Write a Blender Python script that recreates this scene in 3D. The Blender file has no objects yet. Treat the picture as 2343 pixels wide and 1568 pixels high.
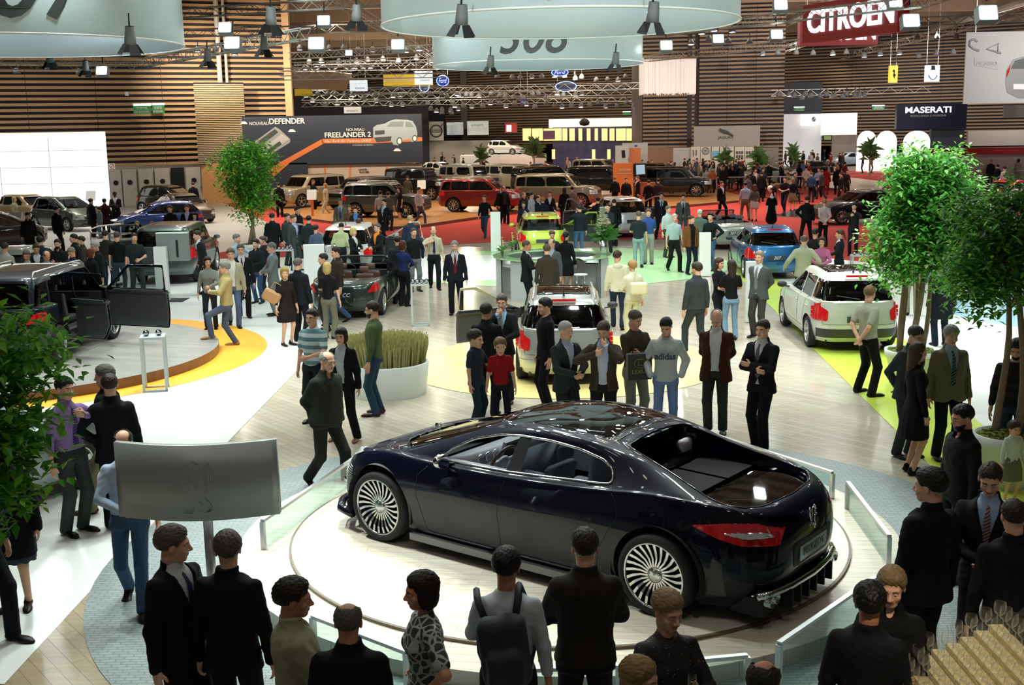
import bpy, math, random
import numpy as np
from mathutils import Vector, Matrix, noise
SC = bpy.context.scene
C = SC.collection
rnd = random.Random(7)
PI = math.pi
# ---------------------------------------------------------------- camera
F, PITCH, ROLL, CH = 2687.4, 0.17976, -0.01704, 4.44
_fw = np.array([0, math.cos(PITCH), -math.sin(PITCH)])
_r0 = np.array([1.0, 0, 0]); _u0 = np.array([0, math.sin(PITCH), math.cos(PITCH)])
_R = math.cos(ROLL)*_r0 + math.sin(ROLL)*_u0
_U = -math.sin(ROLL)*_r0 + math.cos(ROLL)*_u0
cam = bpy.data.cameras.new('camera'); camo = bpy.data.objects.new('camera', cam); C.objects.link(camo)
cam.sensor_fit = 'HORIZONTAL'; cam.sensor_width = 36.0; cam.lens = 36.0*F/2343.0
cam.clip_start = 0.1; cam.clip_end = 600
camo.matrix_world = Matrix(((_R[0], _U[0], -_fw[0], 0), (_R[1], _U[1], -_fw[1], 0), (_R[2], _U[2], -_fw[2], CH), (0, 0, 0, 1)))
SC.camera = camo
def ray(px, py):
    return _fw + _R*(px-1171.5)/F + _U*(784-py)/F
def G(px, py, z=0.0):
    d = ray(px, py); t = (z-CH)/d[2]
    return np.array([d[0]*t, d[1]*t, z])
def AT(px, py, Y):
    d = ray(px, py); t = Y/d[1]
    return np.array([d[0]*t, Y, CH+d[2]*t])
SC.view_settings.view_transform = 'Standard'; SC.view_settings.look = 'None'
SC.view_settings.exposure = 0.0; SC.view_settings.gamma = 1.0
SC.view_settings.use_curve_mapping = False
cy = SC.cycles
cy.max_bounces = 6; cy.diffuse_bounces = 2; cy.glossy_bounces = 3; cy.transmission_bounces = 4; cy.transparent_max_bounces = 22
cy.caustics_reflective = False; cy.caustics_refractive = False; cy.sample_clamp_indirect = 4.0; cy.sample_clamp_direct = 0
cy.use_adaptive_sampling = True; cy.adaptive_threshold = 0.045
w = bpy.data.worlds.new('hall_air'); SC.world = w; w.use_nodes = True
w.node_tree.nodes['Background'].inputs[0].default_value = (0.75, 0.70, 0.62, 1)
w.node_tree.nodes['Background'].inputs[1].default_value = 0.10
# ---------------------------------------------------------------- lights
def area(name, loc, size, power, col=(1, 1, 1), aim=None, sy=None, spread=None):
    l = bpy.data.lights.new(name, 'AREA'); l.energy = power; l.color = col; l.size = size
    if sy: l.shape = 'RECTANGLE'; l.size_y = sy
    if spread: l.spread = math.radians(spread)
    o = bpy.data.objects.new(name, l); C.objects.link(o); o.location = loc
    if aim is not None:
        o.rotation_euler = (Vector(aim)-Vector(loc)).to_track_quat('-Z', 'Y').to_euler()
    return o
def spot(name, loc, aim, power, deg, col=(1, 1, 1), blend=0.5, r=0.12):
    l = bpy.data.lights.new(name, 'SPOT'); l.energy = power; l.color = col
    l.spot_size = math.radians(deg); l.spot_blend = blend; l.shadow_soft_size = r
    o = bpy.data.objects.new(name, l); C.objects.link(o); o.location = loc
    o.rotation_euler = (Vector(aim)-Vector(loc)).to_track_quat('-Z', 'Y').to_euler()
    return o
COOL = (0.90, 1.0, 0.95); WARM = (1.0, 0.84, 0.62); NEUT = (1.0, 0.95, 0.88)
# rigs over the stands: rows of small stage lamps, plus added fill rows; the gallery side (small y) gets only a fill
_lr = random.Random(3)
def rig(name, c, sx, sy, nx, ny, power, col, aim, deg=60, size=0.30):
    for i in range(nx):
        for j in range(ny):
            x = c[0]+sx*((i+.5)/nx-.5)+_lr.uniform(-.4, .4); y = c[1]+sy*((j+.5)/ny-.5)+_lr.uniform(-.3, .3)
            a = (aim[0]+(x-c[0])*.75, aim[1]+(y-c[1])*.75, aim[2])
            area(name, (x, y, c[2]+_lr.uniform(-.2, .2)), size, power/(nx*ny), col, a, None, deg)
rig('turntable_lamp', (0.3, 15.6, 8.6), 7, 2.0, 4, 2, 290, COOL, (0.3, 11.9, 0.2), 62)
rig('turntable_side_lamp', (-5.5, 14.0, 8.6), 1.5, 2, 1, 2, 119, COOL, (-1.2, 11.6, 0.2), 55)
rig('gallery_fill', (0, 4.5, 9.5), 12, 2, 4, 1, 55, (1, .93, .82), (0, 8.5, 0), 110)  # added dim fill over the gallery, lifts the dark foreground panel
rig('stand_lamp', (1.0, 26, 9.6), 14, 10, 4, 3, 585, COOL, (1.0, 21, 0), 90)
rig('stand_lamp_left', (-8.5, 24, 9.6), 9, 10, 3, 3, 632, COOL, (-8.5, 21, 0), 90)
rig('stand_lamp_right', (10, 26, 9.6), 8, 12, 2, 4, 630, COOL, (10, 22, 0), 90)
rig('stand_lamp_back', (0, 39, 9.6), 28, 8, 6, 2, 1050, COOL, (0, 36, 0), 110)
rig('offroad_lamp', (-2, 66, 11.5), 36, 16, 6, 3, 3300, WARM, (-2, 64, 0), 130)
rig('left_hall_lamp', (-22, 58, 10.5), 22, 14, 3, 3, 1450, NEUT, (-20, 56, 0), 130)
rig('wall_wash', (-25, 68, 9.5), 24, 3, 4, 1, 120, WARM, (-28, 76, 6), 150)
rig('right_hall_lamp', (24, 62, 12), 36, 26, 4, 3, 3000, NEUT, (24, 60, 0), 140)
rig('far_hall_lamp', (2, 125, 13), 84, 50, 6, 4, 11000, WARM, (2, 122, 0), 150)
rig('far_right_lamp', (52, 112, 13), 46, 34, 3, 3, 4200, NEUT, (55, 116, 0), 150)
rig('front_fill', (1, 15.5, 9.3), 18, 2, 5, 1, 420, COOL, (1, 24, 0), 75)  # added frontal fill, brightens the counter and people facing the camera
rig('front_fill_back', (0, 28, 9.3), 24, 2, 5, 1, 700, COOL, (0, 38, 0), 90)  # second added frontal fill, for the rear of the stand
rig('billboard_fill', (-10, 72, 9.5), 24, 2, 4, 1, 1500, WARM, (-10, 90, 3), 110)  # added fill row to brighten the dark billboard
rig('hall_fill', (24, 80, 10), 34, 4, 4, 1, 2300, NEUT, (28, 108, 5), 120)  # added fill aimed at the dim right-hand walls
rig('banner_fill', (22, 41, 8), 5, 1, 2, 1, 330, NEUT, (23, 50, 6.5), 100)  # added fill that brightens the large pale banner
rig('back_fill', (0, 118, 10), 50, 4, 4, 1, 2200, WARM, (0, 160, 6), 120)  # added fill to lift the far back wall
rig('ceiling_fill', (4, 50, 9.0), 60, 10, 5, 2, 1250, (1, .88, .74), (4, 52, 16), 160)  # added upward fill, brightens the dark ceiling
rig('ceiling_fill_far', (6, 100, 9.5), 100, 40, 5, 3, 5200, (1, .86, .70), (6, 100, 16), 160)  # added upward fill for the far part of the ceiling
spot('bar_fill', (2.2, 4.6, 4.6), (2.95, 6.5, 1.1), 330, 40, WARM, .6, .1)  # added spot that brightens the bar table and its glasses
# ---------------------------------------------------------------- materials
MATS = {}
def mat(name, col, rough=0.6, metal=0.0, spec=0.5, coat=0.0, emit=None, es=0.0, alpha=1.0, nz=None, bump=None, sheen=0):
    if name in MATS: return MATS[name]
    m = bpy.data.materials.new(name); MATS[name] = m; m.use_nodes = True
    nt = m.node_tree; b = nt.nodes['Principled BSDF']
    b.inputs['Base Color'].default_value = (*col, 1); b.inputs['Roughness'].default_value = rough
    b.inputs['Metallic'].default_value = metal; b.inputs['Specular IOR Level'].default_value = spec
    b.inputs['Coat Weight'].default_value = coat; b.inputs['Coat Roughness'].default_value = 0.03
    if sheen: b.inputs['Sheen Weight'].default_value = sheen
    if emit: b.inputs['Emission Color'].default_value = (*emit, 1); b.inputs['Emission Strength'].default_value = es
    if es: m.cycles.emission_sampling = 'NONE'
    if nz:   # (scale, amount): soft procedural mottling of the colour
        tc = nt.nodes.new('ShaderNodeTexCoord'); n = nt.nodes.new('ShaderNodeTexNoise'); n.inputs['Scale'].default_value = nz[0]
        n.inputs['Detail'].default_value = 3
        mx = nt.nodes.new('ShaderNodeMix'); mx.data_type = 'RGBA'
        mx.inputs[6].default_value = (*[c*(1-nz[1]) for c in col], 1); mx.inputs[7].default_value = (*[min(1, c*(1+nz[1])) for c in col], 1)
        nt.links.new(tc.outputs['Object'], n.inputs['Vector']); nt.links.new(n.outputs[0], mx.inputs[0]); nt.links.new(mx.outputs[2], b.inputs['Base Color'])
    if bump:
        tc = nt.nodes.new('ShaderNodeTexCoord'); n = nt.nodes.new('ShaderNodeTexNoise'); n.inputs['Scale'].default_value = bump[0]
        bp = nt.nodes.new('ShaderNodeBump'); bp.inputs['Strength'].default_value = bump[1]; bp.inputs['Distance'].default_value = bump[2] if len(bump) > 2 else 0.01
        nt.links.new(tc.outputs['Object'], n.inputs['Vector']); nt.links.new(n.outputs[0], bp.inputs['Height']); nt.links.new(bp.outputs[0], b.inputs['Normal'])
    return m
def glass(name, tint=(0.9, 0.95, 0.93), gloss=0.12, opac=0.0):
    """thin pane: tinted see-through plus a mirror coat"""
    if name in MATS: return MATS[name]
    m = bpy.data.materials.new(name); MATS[name] = m; m.use_nodes = True; nt = m.node_tree; nt.nodes.clear()
    o = nt.nodes.new('ShaderNodeOutputMaterial'); t = nt.nodes.new('ShaderNodeBsdfTransparent'); t.inputs[0].default_value = (*tint, 1)
    g = nt.nodes.new('ShaderNodeBsdfGlossy'); g.inputs['Roughness'].default_value = 0.02
    lw = nt.nodes.new('ShaderNodeLayerWeight'); lw.inputs[0].default_value = 0.5
    pw = nt.nodes.new('ShaderNodeMath'); pw.operation = 'POWER'; pw.inputs[1].default_value = 4.0
    ad = nt.nodes.new('ShaderNodeMath'); ad.operation = 'MULTIPLY_ADD'; ad.inputs[1].default_value = 0.85; ad.inputs[2].default_value = gloss; ad.use_clamp = True
    mx = nt.nodes.new('ShaderNodeMixShader')
    nt.links.new(lw.outputs['Facing'], pw.inputs[0]); nt.links.new(pw.outputs[0], ad.inputs[0]); nt.links.new(ad.outputs[0], mx.inputs[0]); nt.links.new(t.outputs[0], mx.inputs[1]); nt.links.new(g.outputs[0], mx.inputs[2])
    nt.links.new(mx.outputs[0], o.inputs[0])
    return m
def nodes_mat(name, build, rough=0.5, spec=0.5, coat=0):
    if name in MATS: return MATS[name]
    m = bpy.data.materials.new(name); MATS[name] = m; m.use_nodes = True; nt = m.node_tree; b = nt.nodes['Principled BSDF']
    b.inputs['Roughness'].default_value = rough; b.inputs['Specular IOR Level'].default_value = spec; b.inputs['Coat Weight'].default_value = coat
    build(nt, b); return m
def planks(c1, c2, cm, sx=1.0, sy=1.0, rot=0.0, mortar=0.004):
    def f(nt, b):
        tc = nt.nodes.new('ShaderNodeTexCoord'); mp = nt.nodes.new('ShaderNodeMapping'); mp.inputs['Rotation'].default_value = (0, 0, rot); mp.inputs['Scale'].default_value = (sx, sy, 1)
        br = nt.nodes.new('ShaderNodeTexBrick'); br.inputs['Scale'].default_value = 1.0; br.inputs['Brick Width'].default_value = 1.3; br.inputs['Row Height'].default_value = 0.13
        br.inputs['Mortar Size'].default_value = mortar; br.inputs['Color1'].default_value = (*c1, 1); br.inputs['Color2'].default_value = (*c2, 1); br.inputs['Mortar'].default_value = (*cm, 1)
        n = nt.nodes.new('ShaderNodeTexNoise'); n.inputs['Scale'].default_value = 6; mp2 = nt.nodes.new('ShaderNodeMapping'); mp2.inputs['Scale'].default_value = (0.25, 4, 1); mp2.inputs['Rotation'].default_value = (0, 0, rot)
        mx = nt.nodes.new('ShaderNodeMix'); mx.data_type = 'RGBA'; mx.blend_type = 'MULTIPLY'; mx.inputs[0].default_value = 0.35
        L = nt.links.new
        L(tc.outputs['Object'], mp.inputs[0]); L(mp.outputs[0], br.inputs[0]); L(tc.outputs['Object'], mp2.inputs[0]); L(mp2.outputs[0], n.inputs['Vector'])
        L(br.outputs[0], mx.inputs[6]); L(n.outputs[0], mx.inputs[7]); L(mx.outputs[2], b.inputs['Base Color'])
    return f
# ---------------------------------------------------------------- mesh builder
def mk(name, V, Fs, mats, parent=None, smooth=False, mi=None):
    me = bpy.data.meshes.new(name); me.from_pydata([tuple(v) for v in V] if not isinstance(V, np.ndarray) else V.tolist(), [], Fs if isinstance(Fs, list) else Fs.tolist())
    if not isinstance(mats, (list, tuple)): mats = [mats]
    for m in mats: me.materials.append(m)
    if mi is not None: me.polygons.foreach_set('material_index', np.asarray(mi, dtype=np.int32))
    if smooth: me.polygons.foreach_set('use_smooth', np.ones(len(me.polygons), dtype=bool))
    me.update()
    o = bpy.data.objects.new(name, me); C.objects.link(o)
    if parent is not None: o.parent = parent
    return o
class MB:
    def __init__(s): s.v = []; s.f = []; s.m = []; s.sm = []; s.mats = []; s.cur = 0; s.s = False
    def mt(s, m, smooth=False):
        if m not in s.mats: s.mats.append(m)
        s.cur = s.mats.index(m); s.s = smooth; return s
    def add(s, V, Fs):
        b = len(s.v); s.v.extend([tuple(v) for v in V]); s.f.extend([tuple(i+b for i in f) for f in Fs]); s.m += [s.cur]*len(Fs); s.sm += [s.s]*len(Fs); return s
    def box(s, c, d, R=None):
        x, y, z = d[0]/2, d[1]/2, d[2]/2
        V = [Vector(p) for p in ((-x, -y, -z), (x, -y, -z), (x, y, -z), (-x, y, -z), (-x, -y, z), (x, -y, z), (x, y, z), (-x, y, z))]
        if R is not None: V = [R @ v for v in V]
        c = Vector(c)
        return s.add([v+c for v in V], [(0, 3, 2, 1), (4, 5, 6, 7), (0, 1, 5, 4), (1, 2, 6, 5), (2, 3, 7, 6), (3, 0, 4, 7)])
    def tube(s, pts, r, n=6, cap=True, closed=False):
        P = [Vector(p) for p in pts]; V = []; k = len(P); prev = None
        for i, p in enumerate(P):
            if closed: d = P[(i+1) % k]-P[i-1]
            else: d = P[min(i+1, k-1)]-P[max(i-1, 0)]
            d = d.normalized() if d.length > 1e-9 else Vector((0, 0, 1))
            if prev is None:
                a = Vector((0, 0, 1)) if abs(d.z) < 0.9 else Vector((1, 0, 0))
                u = d.cross(a).normalized()
            else:
                u = (prev-d*prev.dot(d)); u = u.normalized() if u.length > 1e-6 else d.orthogonal().normalized()
            prev = u; w_ = d.cross(u); rr = r[i] if isinstance(r, (list, tuple)) else r
            for j in range(n):
                a = 2*PI*(j+0.5)/n; V.append(p+(u*math.cos(a)+w_*math.sin(a))*rr)
        Fs = []
        for i in range(k if closed else k-1):
            i2 = (i+1) % k
            for j in range(n): j2 = (j+1) % n; Fs.append((i*n+j, i*n+j2, i2*n+j2, i2*n+j))
        if cap and not closed: Fs.append(tuple(range(n-1, -1, -1))); Fs.append(tuple((k-1)*n+j for j in range(n)))
        return s.add(V, Fs)
    def lathe(s, prof, n=24, c=(0, 0, 0), axis='z', a0=0, a1=2*PI, T=None):
        full = abs(a1-a0-2*PI) < 1e-6; m = n if full else n+1; V = []
        for r, z in prof:
            for j in range(m):
                a = a0+(a1-a0)*j/n; p = Vector((r*math.cos(a), r*math.sin(a), z))
                if axis == 'x': p = Vector((p.z, p.x, p.y))
                if axis == 'y': p = Vector((p.x, p.z, p.y))
                if T is not None: p = T @ p
                V.append(p+Vector(c))
        Fs = []
        for i in range(len(prof)-1):
            for j in range(n): j2 = (j+1) % m; Fs.append((i*m+j, i*m+j2, (i+1)*m+j2, (i+1)*m+j))
        return s.add(V, Fs)
    def prism(s, poly, z0, z1, T=None):
        """polygon in xy, extruded z0..z1, optional matrix"""
        n = len(poly); V = [Vector((x, y, z0)) for x, y in poly]+[Vector((x, y, z1)) for x, y in poly]
        if T is not None: V = [T @ v for v in V]
        return s.add(V, [tuple(range(n-1, -1, -1)), tuple(range(n, 2*n))]+[(i, (i+1) % n, n+(i+1) % n, n+i) for i in range(n)])
    def quad(s, a, b, c, d): return s.add([a, b, c, d], [(0, 1, 2, 3)])
    def build(s, name, parent=None):
        me = bpy.data.meshes.new(name); me.from_pydata(s.v, [], s.f)
        for m in s.mats: me.materials.append(m)
        me.polygons.foreach_set('material_index', np.array(s.m, dtype=np.int32)); me.polygons.foreach_set('use_smooth', np.array(s.sm, dtype=bool))
        me.update(); o = bpy.data.objects.new(name, me); C.objects.link(o)
        if parent is not None: o.parent = parent
        return o
def tag(o, label=None, cat=None, group=None, kind=None):
    if label: o['label'] = label
    if cat: o['category'] = cat
    if group: o['group'] = group
    if kind: o['kind'] = kind
    return o
def struct(o): o['kind'] = 'structure'; return o
def empty(name, loc=(0, 0, 0), rz=0):
    o = bpy.data.objects.new(name, None); C.objects.link(o); o.location = loc; o.rotation_euler = (0, 0, rz); o.empty_display_size = 0.1; return o
def chl(o): return [c for c in bpy.data.objects if c.parent == o]
def copy_tree(root, kids):
    """kids: dict object -> children, recorded once"""
    r = root.copy(); C.objects.link(r)
    def rec(a, b):
        for c in kids.get(a, ()):
            d = c.copy(); C.objects.link(d); d.parent = b; rec(c, d)
    rec(root, r); return r
def kidmap(root):
    d = {}
    st = [root]
    while st:
        o = st.pop(); d[o] = list(o.children); st += d[o]
    return d
_fc = {}
def text_mesh(txt, size=1.0, depth=0.01, shear=0.0, align='CENTER', space=1.0, bold=0.0):
    """lettering as plain vertices/faces in the xy plane"""
    cu = bpy.data.curves.new('t', 'FONT'); cu.body = txt; cu.size = size; cu.extrude = depth/2; cu.shear = shear; cu.align_x = align; cu.align_y = 'CENTER'
    cu.space_character = space; cu.offset = bold; cu.resolution_u = 4
    ob = bpy.data.objects.new('t', cu); C.objects.link(ob); dg = bpy.context.evaluated_depsgraph_get(); dg.update()
    me = bpy.data.meshes.new_from_object(ob.evaluated_get(dg)); V = np.array([v.co[:] for v in me.vertices]); Fs = [tuple(p.vertices) for p in me.polygons]
    bpy.data.objects.remove(ob); bpy.data.curves.remove(cu); bpy.data.meshes.remove(me)
    return V, Fs
def put_text(txt, T, size, m, name='lettering', parent=None, **k):
    V, Fs = text_mesh(txt, size, **k); V = [T @ Vector(v) for v in V]
    return mk(name, V, Fs, m, parent)
def frame(o, x, z):
    """matrix whose local x runs along x, local y along z, origin o (for upright signs)"""
    x = Vector(x).normalized(); z = Vector(z).normalized(); n = x.cross(z)
    return Matrix(((x.x, z.x, n.x, o[0]), (x.y, z.y, n.y, o[1]), (x.z, z.z, n.z, o[2]), (0, 0, 0, 1)))
# ================================================================ THE SETTING
M_white = nodes_mat('white_lacquer_floor', lambda nt, b: b.inputs['Base Color'].__setattr__('default_value', (0.86, 0.90, 0.87, 1)), 0.22, 0.5)
M_parq = nodes_mat('pale_parquet', planks((0.68, 0.62, 0.50), (0.58, 0.52, 0.41), (0.40, 0.35, 0.27), rot=0.9), 0.16, 0.6)
M_parq2 = nodes_mat('maple_stage', planks((0.86, 0.80, 0.67), (0.78, 0.71, 0.58), (0.6, 0.53, 0.42), rot=0.15), 0.25, 0.5)
M_parq3 = nodes_mat('oak_strip', planks((0.50, 0.41, 0.27), (0.42, 0.34, 0.22), (0.28, 0.22, 0.15), rot=0.9), 0.3, 0.4)
M_base = mat('hall_concrete', (0.16, 0.13, 0.11), 0.6, nz=(0.4, 0.2))
M_red = mat('red_carpet', (0.46, 0.055, 0.045), 0.9, spec=0.1, nz=(30, 0.12))
M_orange = nodes_mat('honey_stage_floor', planks((0.62, 0.29, 0.09), (0.54, 0.24, 0.07), (0.4, 0.17, 0.05), sx=0.4, sy=0.4), 0.3, 0.5)
M_tan = mat('tan_stage_floor', (0.47, 0.29, 0.15), 0.35, nz=(2, 0.1))
M_lime = mat('lime_floor', (0.62, 0.78, 0.10), 0.22, nz=(3, 0.03))
M_yellow = mat('yellow_floor', (0.90, 0.74, 0.30), 0.25)
M_green = mat('green_floor', (0.45, 0.80, 0.40), 0.22)
M_orring = mat('orange_vinyl', (0.90, 0.42, 0.02), 0.5)
M_blue = mat('sky_blue_floor', (0.45, 0.78, 0.92), 0.25)
M_grey = mat('light_grey_floor', (0.42, 0.43, 0.41), 0.35)
def checker(nt, b):
    tc = nt.nodes.new('ShaderNodeTexCoord'); br = nt.nodes.new('ShaderNodeTexBrick'); br.inputs['Scale'].default_value = 1; br.inputs['Brick Width'].default_value = 0.13; br.inputs['Row Height'].default_value = 0.05
    br.inputs['Mortar Size'].default_value = 0.007; br.inputs['Color1'].default_value = (0.22, 0.26, 0.26, 1); br.inputs['Color2'].default_value = (0.26, 0.31, 0.31, 1); br.inputs['Mortar'].default_value = (0.15, 0.18, 0.18, 1)
    nt.links.new(tc.outputs['Object'], br.inputs[0]); nt.links.new(br.outputs[0], b.inputs['Base Color'])
M_check = nodes_mat('woven_grey_mat', checker, 0.5)
M_dark = mat('flat_black', (0.012, 0.012, 0.014), 0.6, spec=0.3)
M_steel = mat('brushed_steel', (0.62, 0.64, 0.64), 0.32, 1.0)
M_alu = mat('truss_aluminium', (0.42, 0.42, 0.39), 0.4, 0.8)
M_wpaint = mat('white_panel', (0.80, 0.83, 0.81), 0.4)
M_gpaint = mat('grey_panel', (0.50, 0.50, 0.48), 0.6)
def flat(name, poly, z, m, px=True):
    P = [G(x, y) if px else (x, y, 0) for x, y in poly]
    b = MB().mt(m); b.add([(p[0], p[1], z) for p in P], [tuple(range(len(P)))])
    o = b.build(name)
    n = o.data.polygons[0].normal
    if n.z < 0: o.data.flip_normals()
    return struct(o)
def disc(name, c, r, z, m, r0=0.0, n=96, th=0):
    b = MB().mt(m); prof = [(r0, z), (r, z)]
    if r0 == 0:
        V = [(c[0]+r*math.cos(2*PI*i/n), c[1]+r*math.sin(2*PI*i/n), z) for i in range(n)]; b.add(V, [tuple(range(n))])
    else:
        b.lathe([(r, z), (r0, z)], n, (c[0], c[1], 0))
        b.f = [tuple(reversed(f)) for f in b.f]
    return struct(b.build(name))
flat('floor', [(-90, -6), (110, -6), (110, 250), (-90, 250)], 0.0, M_base, False)
flat('floor_parquet', [(-14, 4.5), (12.5, 4.5), (13.5, 30), (11, 44), (-10, 46), (-16, 40)], 0.004, M_parq, False)
flat('floor_red', [(-900, 610), (640, 590), (800, 570), (1000, 562), (1165, 552), (1500, 548), (1700, 552), (1900, 592), (2100, 614), (2700, 680), (2700, 392), (1200, 390), (600, 455), (-900, 560)], 0.008, M_red)
flat('floor_white_left', [(-900, 1568), (10, 1568), (529, 1005), (690, 838), (740, 740), (775, 640), (790, 578), (640, 590), (100, 605), (-900, 700)], 0.010, M_white)
flat('floor_oak', [(10, 1568), (529, 1005), (610, 1090), (260, 1700), (-120, 1700)], 0.007, M_parq3)
flat('floor_white_right', [(1690, 552), (1900, 592), (2100, 614), (2700, 680), (2700, 1200), (2343, 1050), (2230, 960), (2130, 840), (2057, 765), (1900, 690), (1730, 620)], 0.009, M_white)
flat('floor_lime', [(1762, 701), (2041, 978), (2190, 1130), (2343, 1275), (2600, 1500), (2700, 1250), (2343, 1050), (2230, 960), (2130, 840), (2057, 765), (1900, 690), (1730, 620), (1640, 590)], 0.011, M_lime)
disc('floor_yellow', (1.0, 22.1), 3.05, 0.012, M_yellow)
disc('floor_green', (1.6, 38.6), 5.6, 0.012, M_green)
disc('floor_green_sheen', (-1.3, 38.4), 3.6, 0.014, M_white)  # white disc painted over the green floor for its light reflection
disc('floor_blue', (13.6, 27.4), 3.3, 0.013, M_blue)
disc('floor_orange_ring', (-10.31, 23.59), 5.2, 0.014, M_orring)
disc('floor_patterned', (0.6, 11.9), 4.9, 0.013, M_check)
flat('floor_grey_left', [(200, 602), (440, 590), (690, 545), (480, 450), (-900, 520), (-900, 700)], 0.011, M_grey)
# round stage under the big dark saloon
PC = (0.56, 12.2); TT = (0.56, 12.13)
b = MB().mt(M_parq2); b.lathe([(3.50, 0.0), (3.50, 0.15), (2.97, 0.15), (2.97, 0.12), (0, 0.12)], 128, (PC[0], PC[1], 0)); stage = b.build('round_stage')
tag(stage, 'low round pale wood stage carrying the dark blue saloon', 'stage')
b = MB().mt(M_parq2); b.lathe([(2.93, 0.121), (2.93, 0.18), (2.92, 0.18), (0.001, 0.18)], 128, (TT[0], TT[1], 0)); tt = b.build('turntable')
b = MB().mt(mat('dark_edge', (0.16, 0.12, 0.08), 0.5)); b.lathe([(2.955, 0.121), (2.955, 0.178), (2.93, 0.178)], 128, (TT[0], TT[1], 0)); b.build('edge_band', tt)
tag(tt, 'round maple turntable disc under the dark blue saloon', 'turntable')
# round stage on the left
def grey_planks(nt, b): planks((0.44, 0.43, 0.39), (0.36, 0.35, 0.32), (0.22, 0.21, 0.2), rot=0.3)(nt, b)
M_gwood = nodes_mat('grey_plank_stage', grey_planks, 0.3)
b = MB().mt(M_gwood); b.lathe([(4.12, 0.2), (0.001, 0.2)], 96, (-10.1, 23.1, 0)); st2 = b.build('low_round_stage')
b = MB().mt(mat('walnut_edge', (0.17, 0.075, 0.035), 0.4, nz=(8, 0.3))); b.lathe([(4.12, 0.0), (4.12, 0.199)], 96, (-10.1, 23.1, 0)); b.build('edge_band', st2)
tag(st2, 'grey planked round stage with a brown rim and orange surround', 'stage')
# big raised floors of the stands further back
def stage(name, poly, z, m, me, label, cat='stage'):
    P = [G(x, y) for x, y in poly]; b = MB().mt(m); n = len(P)
    b.add([(p[0], p[1], z) for p in P], [tuple(range(n))])
    ar = sum(P[i][0]*P[(i+1) % n][1]-P[(i+1) % n][0]*P[i][1] for i in range(n))
    if ar < 0: b.f = [tuple(reversed(f)) for f in b.f]
    o = b.build(name); b = MB().mt(me)
    for i in range(n):
        a, c = P[i], P[(i+1) % n]; b.quad((a[0], a[1], 0), (c[0], c[1], 0), (c[0], c[1], z-0.001), (a[0], a[1], z-0.001))
    b.build('edge_band', o); return tag(o, label, cat)
stage('vehicle_stage', [(600, 462), (640, 492), (700, 505), (870, 527), (952, 523), (1185, 489), (1330, 482), (1545, 477), (1690, 464), (1693, 452), (1590, 425), (1480, 418), (1330, 415), (1200, 414), (960, 417), (620, 428)], 0.14, M_orange, mat('stage_edge', (0.14, 0.05, 0.03), 0.5), 'wide orange wood stage filled with off-road vehicles')
stage('saloon_stage', [(1600, 424), (1620, 419), (1900, 434), (2010, 446), (2030, 420), (1900, 404), (1600, 406)], 0.12, M_tan, mat('tan_edge', (0.2, 0.12, 0.07), 0.5), 'tan wood stage behind a white rail at the grey panther wall')
stage('black_stage', [(1768, 497), (1850, 501), (2040, 524), (2400, 566), (2400, 505), (1860, 470)], 0.06, mat('black_gloss_floor', (0.02, 0.018, 0.02), 0.2), mat('beige_trim', (0.55, 0.42, 0.3), 0.5), 'glossy black low stage on the red carpet under the black saloon')
# ---- slatted timber walls
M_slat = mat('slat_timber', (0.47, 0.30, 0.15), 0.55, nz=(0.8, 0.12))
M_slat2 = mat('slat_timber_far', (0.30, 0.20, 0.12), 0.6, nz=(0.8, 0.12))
M_back = mat('wall_backing', (0.022, 0.020, 0.026), 0.8, nz=(0.6, 0.3))
def slat_wall(name, A, B, z0, z1, m=M_slat, pitch=0.343, h=0.17, depth=0.07, seams=4.3, gap=0.03, cap=None):
    A = Vector((A[0], A[1], 0)); B = Vector((B[0], B[1], 0)); d = B-A; L = d.length; d.normalize(); n = Vector((d.y, -d.x, 0))
    if n.y > 0: n = -n
    R = Matrix((d, -n, Vector((0, 0, 1)))).transposed()
    b = MB().mt(M_back); b.box(A+d*L/2-n*(0.25)+Vector((0, 0, (z0+z1)/2)), (L, 0.3, z1-z0), R)
    b.mt(m); z = z0+h/2; k = max(1, round(L/seams)); w_ = L/k
    while z < z1:
        for i in range(k): b.box(A+d*(w_*(i+0.5))+n*0.02+Vector((0, 0, z)), (w_-gap, depth, h), R)
        z += pitch
    b.mt(M_dark)
    for i in range(1, k): b.box(A+d*(w_*i)-n*0.03+Vector((0, 0, (z0+z1)/2)), (0.07, 0.1, z1-z0), R)
    return struct(b.build(name)), A, d, n, R
WL, A_, d_, n_, R_ = slat_wall('wall_left', (-40.5, 68.6), (-14.75, 80.1), 2.55, 16.0)
b = MB().mt(mat('door_surround', (0.52, 0.50, 0.44), 0.6)); b.box(A_+d_*14.1-n_*0.25+Vector((0, 0, 1.27)), (28.2, 0.3, 2.55), R_)
b.mt(mat('timber_post', (0.60, 0.38, 0.2), 0.5)); b.box(Vector((-14.6, 80.15, 8.0)), (0.45, 0.5, 16)); 
b.mt(mat('pale_post', (0.5, 0.47, 0.42), 0.5)); b.tube([(-18.6, 77.9, 0), (-18.6, 77.9, 16)], 0.16, 8); b.tube([(-18.2, 78.1, 0), (-18.2, 78.1, 16)], 0.09, 8)
struct(b.build('trim_1'))
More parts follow.
